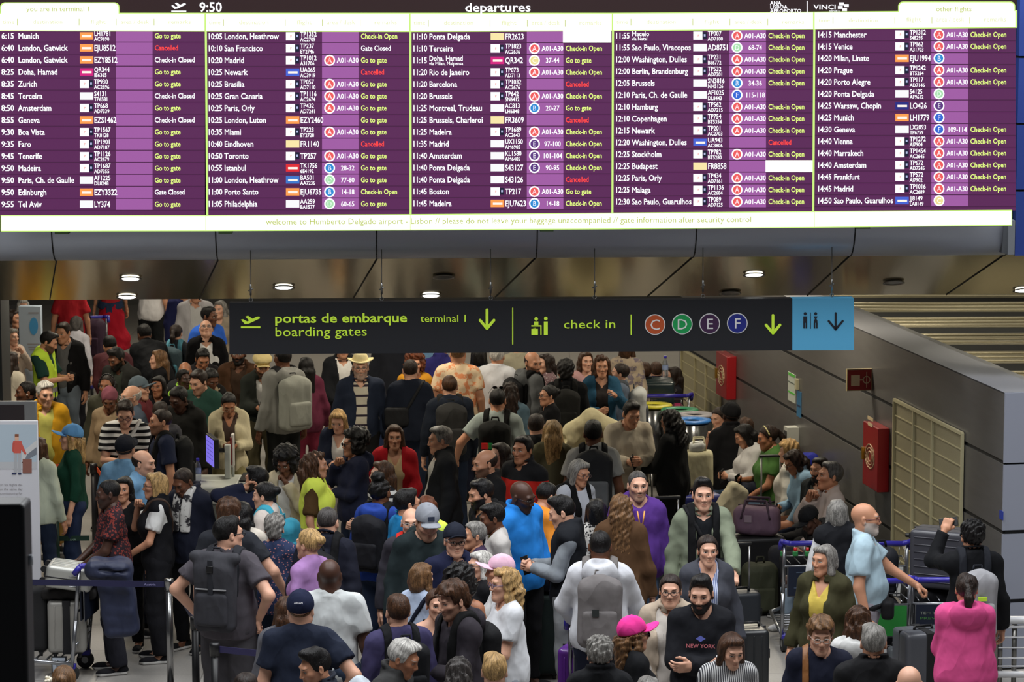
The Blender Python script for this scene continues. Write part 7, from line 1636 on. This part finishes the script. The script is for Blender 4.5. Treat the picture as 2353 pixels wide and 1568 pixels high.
for z, hh, cc, l_, n_ in ((0.72, 0.24, (196, 58, 110), 'glossy pink suitcase lying on the trolley behind the bins', 'suitcase'), (1.02, 0.27, (38, 52, 54), 'dark green suitcase lying on top of the pink case', 'suitcase')):
    w_ = 0.56 if z < 1 else 0.44
    s_ = suitcase(l_, (pc[0] - (0.03 if z > 1 else 0), pc[1], 0), 0, (0.5, hh, w_), cc, ribs=z > 1, rough=0.25)
    s_.matrix_world = Matrix.Translation((pc[0] - (0.06 if z > 1 else 0.0) - w_ / 2 - 0.05, pc[1] - 0.1, z - 0.02)) @ Matrix.Rotation(math.pi / 2, 4, 'Y') @ Matrix.Rotation(math.pi / 2, 4, 'Z')
softbag('bag', 'black holdall on the trolley beneath the pink case', (pc[0], pc[1] - 0.12, 0.38), (0.26, 0.24, 0.2), (30, 30, 34), cat='bag')
bb = at_z(1537, 868, 1.28); bottle('water bottle with blue cap standing on the dark green suitcase', A3(bb[0], pc[1] - 0.1, 1.17), s=1.1)
# bench for the people seated behind the bins
pb = [q['base'] for q in PEOPLE if q['leg'] == 'sit' and q['p'][1] < 850]; xm = sum(q[0] for q in pb) / 3; ym = sum(q[1] for q in pb) / 3
root = empty('bench', (xm - 0.12, ym, 0), 0, 'metal bench behind the pink suitcase under the seated travellers', 'bench')
b = MB(); b.box((0, 0, 0.42), (1.2, 0.6, 0.04), m_steel, bev=0.01); b.build('seat', root)
for x in (-0.5, 0.5):
    b = MB(); b.box((x, 0, 0.2), (0.05, 0.45, 0.4), m_steel); b.build('leg', root)
# --- cream coat hung over luggage
g = Field(A3(-0.4, -0.35, -0.5), A3(0.4, 0.35, 0.35), 0.014)
g.prim(cp((-0.2, 0, 0.05), (0.0, 0, 0.19), 0.1), k=0.05); g.prim(cp((0.0, 0, 0.19), (0.22, 0, 0.05), 0.1), k=0.05); g.prim(cp((0.22, 0, 0.05), (0.24, 0, -0.36), 0.09), k=0.05); g.prim(cp((-0.2, 0, 0.05), (-0.24, -0.02, -0.02), 0.085), k=0.04); g.prim(el((-0.3, -0.06, -0.03), (0.05, 0.05, 0.05)), k=0.02, sub=True)
g.prim(bx((0.02, 0.06, -0.2), (0.22, 0.05, 0.28), None, 0.04), k=0.05); g.wrinkle(0.012, 8, (14, 30)); V, Q = g.mesh()
o = link('cream_coat', mesh_np('cream_coat', V, Q, cloth_mat((208, 198, 160)))); pcoat = at_z(1362, 962, 1.5); o.location = Vector((pcoat[0], pcoat[1] + 0.35, 1.26)); tag(o, 'cream coat heaped on luggage behind the man in grey T-shirt', 'coat')
suitcase('black upright suitcase under the heaped cream coat', A3(pcoat[0] + 0.02, pcoat[1] + 0.4, 0), 0.1, (0.46, 0.28, 0.78), (26, 27, 30), ribs=False)
# --- luggage between the standing and the seated people
suitcase('tall black suitcase with raised handle behind the purple hooded man', place(1538, 1395), 0.15, (0.44, 0.28, 0.66), (26, 28, 30), handle=0.34, ribs=False)
suitcase('black cabin case with raised handle beside the leather jacket', place(1522, 1312), 0.1, (0.38, 0.24, 0.56), (30, 32, 32), handle=0.42, ribs=False)
suitcase('blue suitcase with an orange strap in front of the seated people', place(1604, 1290), 0.3, (0.44, 0.28, 0.66), (36, 44, 120), strap=(196, 56, 30), ribs=True)
tt = at_z(1616, 1088, 0.74)
def tote_parts(o, h):
    for s in (-1, 1):
        b = MB(); b.path([(-0.07, s * 0.05, h[2] * 0.9), (-0.05, s * 0.05, h[2] + 0.13), (0.05, s * 0.05, h[2] + 0.13), (0.07, s * 0.05, h[2] * 0.9)], 0.008, cloth_mat((186, 180, 150))); b.build('handle', o)
softbag('tote_bag', 'cream canvas tote standing on the blue suitcase', (place(1604, 1290)[0], place(1604, 1290)[1], 0.96), (0.15, 0.09, 0.2), (190, 184, 152), rd=0.05, parts=tote_parts)
softbag('plastic_bag', 'white plastic bag stuffed in the top of the canvas tote', (place(1604, 1290)[0] - 0.02, place(1604, 1290)[1], 1.2), (0.09, 0.07, 0.055), (206, 208, 204), rd=0.05, wr=0.02)
c = at_z(1740, 1190, 0.82); suitcase('black suitcase beneath the mauve holdall', A3(c[0], c[1], 0), 0.2, (0.5, 0.3, 0.60), (22, 22, 24), handle=0, ribs=False)
o = softbag('holdall', 'mauve holdall on top of a black suitcase', (c[0], c[1], 0.80), (0.22, 0.14, 0.14), (104, 82, 98), rz=-0.22, rd=0.08, parts=duffel_parts((104, 82, 98)))
q = A3(c[0] + 0.08, c[1] + 0.1, 0); b = MB(); mt2 = mat('tube_alu', (170, 170, 172), 0.3, 0.9)
suitcase('grey case with raised handle in front of the seated woman in light blue', place(1772, 1290), 0.1, (0.36, 0.22, 0.54), (44, 46, 52), handle=0.5, ribs=False)
softbag('coat_bundle', 'black jacket bundled on the knees of the seated woman in green', at_z(1738, 1122, 0.66), (0.2, 0.14, 0.07), (24, 28, 42), rd=0.07, wr=0.02, cat='jacket')
softbag('cream_jacket', 'cream jacket hanging down beside the mauve holdall', at_z(1676, 1165, 0.6), (0.13, 0.07, 0.25), (188, 180, 154), rz=0.3, rd=0.06, wr=0.02, tilt=(0, 0.5), cat='jacket')
bk = at_z(1858, 1085, 0.75); softbag('neck_pillow', 'bright blue rucksack behind the seated bearded man', (bk[0], bk[1] + 0.05, 0.78), (0.12, 0.09, 0.17), (44, 50, 150), rd=0.08, cat='backpack')
b = softbag('backpack', 'olive green backpack standing on the floor beside the trolley', place(1748, 1418) + A3(0, 0.12, 0.25), (0.17, 0.12, 0.25), (56, 58, 44), rz=0.15, rd=0.09, parts=pack_parts((56, 58, 44)), cat='backpack')
c = place(1725, 1320); softbag('bag', 'black travel bag standing under the mauve holdall', c + A3(0.02, 0.15, 0.2), (0.19, 0.13, 0.19), (24, 24, 27), rz=0.3, rd=0.06, cat='bag')
suitcase('black ribbed hard suitcase behind the bearded man in black', place(1722, 1590), 0.12, (0.27, 0.36, 0.52), (34, 36, 38), rough=0.3)
# trolleys at the right
def ad_icons(b):
    w = mat('advert_print', (170, 180, 190), 0.5)
    for x in (0.02, 0.09, 0.15): b.box((x, 0.5395, 0.66), (0.05 - 0.012 * (x > 0.1), 0.002, 0.045), w)
    for z, l in ((0.75, 0.26), (0.61, 0.3)): b.box((0.05, 0.5395, z), (l, 0.002, 0.008), mat('advert_print2', (70, 84, 104)))
    b.box((-0.2, 0.5395, 0.56), (0.06, 0.002, 0.012), mat('advert_lime', (150, 200, 40)))
c = at_z(1842, 1238, 1.02); t1 = trolley('luggage trolley with a dark advert panel in front of the seated people', A3(c[0] + 0.05, c[1] + 0.36, 0), math.pi + 0.12, text=ad_icons)
for k in range(4):
    p_ = A3(c[0] - 0.16 + 0.11 * k, c[1] + 0.06, 0.87); b = MB(); b.box((0, 0, 0.0), (0.05, 0.03, 0.05), mat('key_green', (50, 130, 70), 0.4), bev=0.01); b.cyl((0, 0, 0.02), (0, 0, 0.055), 0.014, mat('key_red', (210, 40, 40), 0.4), n=12); o = b.build('coin_lock', None, tuple(p_)); o.parent = t1; o.matrix_parent_inverse = (Matrix.Translation(t1.location) @ Matrix.Rotation(t1.rotation_euler.z, 4, 'Z')).inverted()
c = at_z(2050, 1245, 1.02); trolley('luggage trolley by the mesh door, handle behind the bald man', A3(c[0] - 0.1, c[1] + 0.5, 0), math.pi - 0.1, ad=(180, 180, 176))
c = at_z(2014, 1335, 1.02); trolley('luggage trolley with a green panel beside the bald man', A3(c[0] - 0.02, c[1] + 0.55, 0), math.pi + 0.06, ad=(40, 130, 54))
softbag('backpack', 'shiny black backpack on the trolley with the green panel', A3(c[0] + 0.1, c[1] + 0.5, 1.0), (0.15, 0.12, 0.21), (30, 31, 36), rd=0.1, parts=pack_parts((30, 31, 36)), cat='backpack')
softbag('bag', 'black holdall under the shiny backpack on the trolley', A3(c[0] + 0.02, c[1] + 0.55, 0.5), (0.22, 0.3, 0.28), (26, 26, 30), cat='bag')
c2 = at_z(2170, 1332, 1.02)
def ad_txt(b):
    for k, (s, cc) in enumerate((('TEM TEMPO E UMA', (120, 128, 120)), ('PREVIM COISAS', (60, 110, 60)))): put_text(b, s, (0.22, 0.5405, 0.72 - k * 0.045), A3(-1, 0, 0), UZ, 0.022, mat('advert_words', cc), 0.018, 1, 'l', 0.42)
t4 = trolley('luggage trolley with a navy panel behind the pink hooded sweatshirt', A3(c2[0] + 0.02, c2[1] + 0.55, 0), math.pi, text=ad_txt)
softbag('bag', 'large black bag under the grey ridged case on the trolley', A3(c2[0] + 0.04, c2[1] + 0.55, 0.55), (0.3, 0.3, 0.32), (22, 22, 25), cat='bag')
s_ = suitcase('grey ridged hard case lying on the trolley with the navy panel', (0, 0, 0), 0, (0.5, 0.3, 0.48), (62, 62, 68), ribs=True, rough=0.35)
s_.matrix_world = Matrix.Translation((c2[0] - 0.24, c2[1] + 0.45, 1.14)) @ Matrix.Rotation(-0.25, 4, 'Z') @ Matrix.Rotation(math.pi / 2, 4, 'Y') @ Matrix.Rotation(0.2, 4, 'X')
suitcase('large grey hard suitcase with black band beside the pink hooded sweatshirt', place(2118, 1640), 0.25, (0.42, 0.34, 0.66), (92, 94, 100), strap=(24, 24, 26), ribs=False, rough=0.35)
suitcase('small grey hard case with black edge below the trolley', place(2068, 1592), 0.3, (0.26, 0.2, 0.36), (104, 108, 112), strap=(28, 28, 30), ribs=False, rough=0.35)
# luggage in the middle
c = place(1228, 1555); suitcase('tall dark green fabric suitcase between the white T-shirt and the grey trousers', c, 0.1, (0.44, 0.32, 0.7), (26, 40, 38), ribs=False, rough=0.8)
softbag('jacket', 'navy jacket folded over the dark green fabric suitcase', c + A3(-0.02, 0, 0.84), (0.2, 0.16, 0.07), (30, 32, 44), rd=0.06, wr=0.02, cat='jacket')
c = at_z(1330, 1462, 0.86); suitcase('purple hard suitcase on end by the white hooded sweatshirt', A3(c[0], c[1], 0), -0.3, (0.26, 0.36, 0.74), (92, 44, 132), handle=0.12, rough=0.25)
bottle('purple water bottle beside the grey zipped backpack', at_z(1346, 1400, 0.92), (86, 70, 200), (66, 50, 180), 1.1)
c = [q for q in PEOPLE if q['body']['label'].startswith('man in white hooded sweatshirt')][0]['base'] + A3(0.06, 0.86, 0)
trolley('luggage trolley pushed by the man in white hooded sweatshirt', c, math.pi)
softbag('bag', 'bright blue travel bag on the trolley of the man in white hooded sweatshirt', c + A3(0.2, 0.0, 0.55), (0.14, 0.2, 0.36), (34, 92, 160), rd=0.06, cat='bag')
suitcase('cabin case with raised handle under the hand of the green jacket', place(1700, 1480), 0.2, (0.34, 0.22, 0.44), (40, 44, 50), handle=0.42, ribs=False)
c = place(205, 905); softbag('backpack', 'black and pink flowered backpack on a far trolley', c + A3(0, 0, 0.8), (0.24, 0.17, 0.28), (58, 42, 58), rd=0.1, parts=pack_parts((58, 42, 58)), cat='backpack')
trolley('far luggage trolley under the flowered backpack', c + A3(0, 0.1, 0), 0.2)
c = place(212, 805); trolley('far luggage trolley beside the long red skirt', c + A3(0, 0.0, 0), 1.2)
c = at_z(197, 742, 0.9); suitcase('black case held high beside the red T-shirt', A3(c[0], c[1], 0.0), 0.2, (0.4, 0.24, 0.9), (22, 23, 25), ribs=False)
# railing at the right edge
rb = place(2292, 1590); root = empty('railing', tuple(rb), 0, 'white steel railing at the right edge below the wall end', 'railing')
mw2 = mat('rail_white', (206, 206, 208), 0.35, 0.2)
b = MB(); b.box((0.55, 0, 0.0), (0.02, 0.02, 0.02), mw2); b.bm.free()
for z, r_ in ((0.62, 0.035), (0.15, 0.03), (0.56, 0.014), (0.47, 0.007), (0.38, 0.007), (0.29, 0.007), (0.22, 0.007)):
    b = MB(); b.cyl((0.0, 0, z), (1.1, 0, z), r_, mw2, n=12); b.build('rail', root)
for x in (0.02, 0.14, 0.9):
    b = MB(); b.cyl((x, 0.03, 0.0), (x, 0.03, 0.62), 0.022, m_steel, n=10); b.build('post', root)
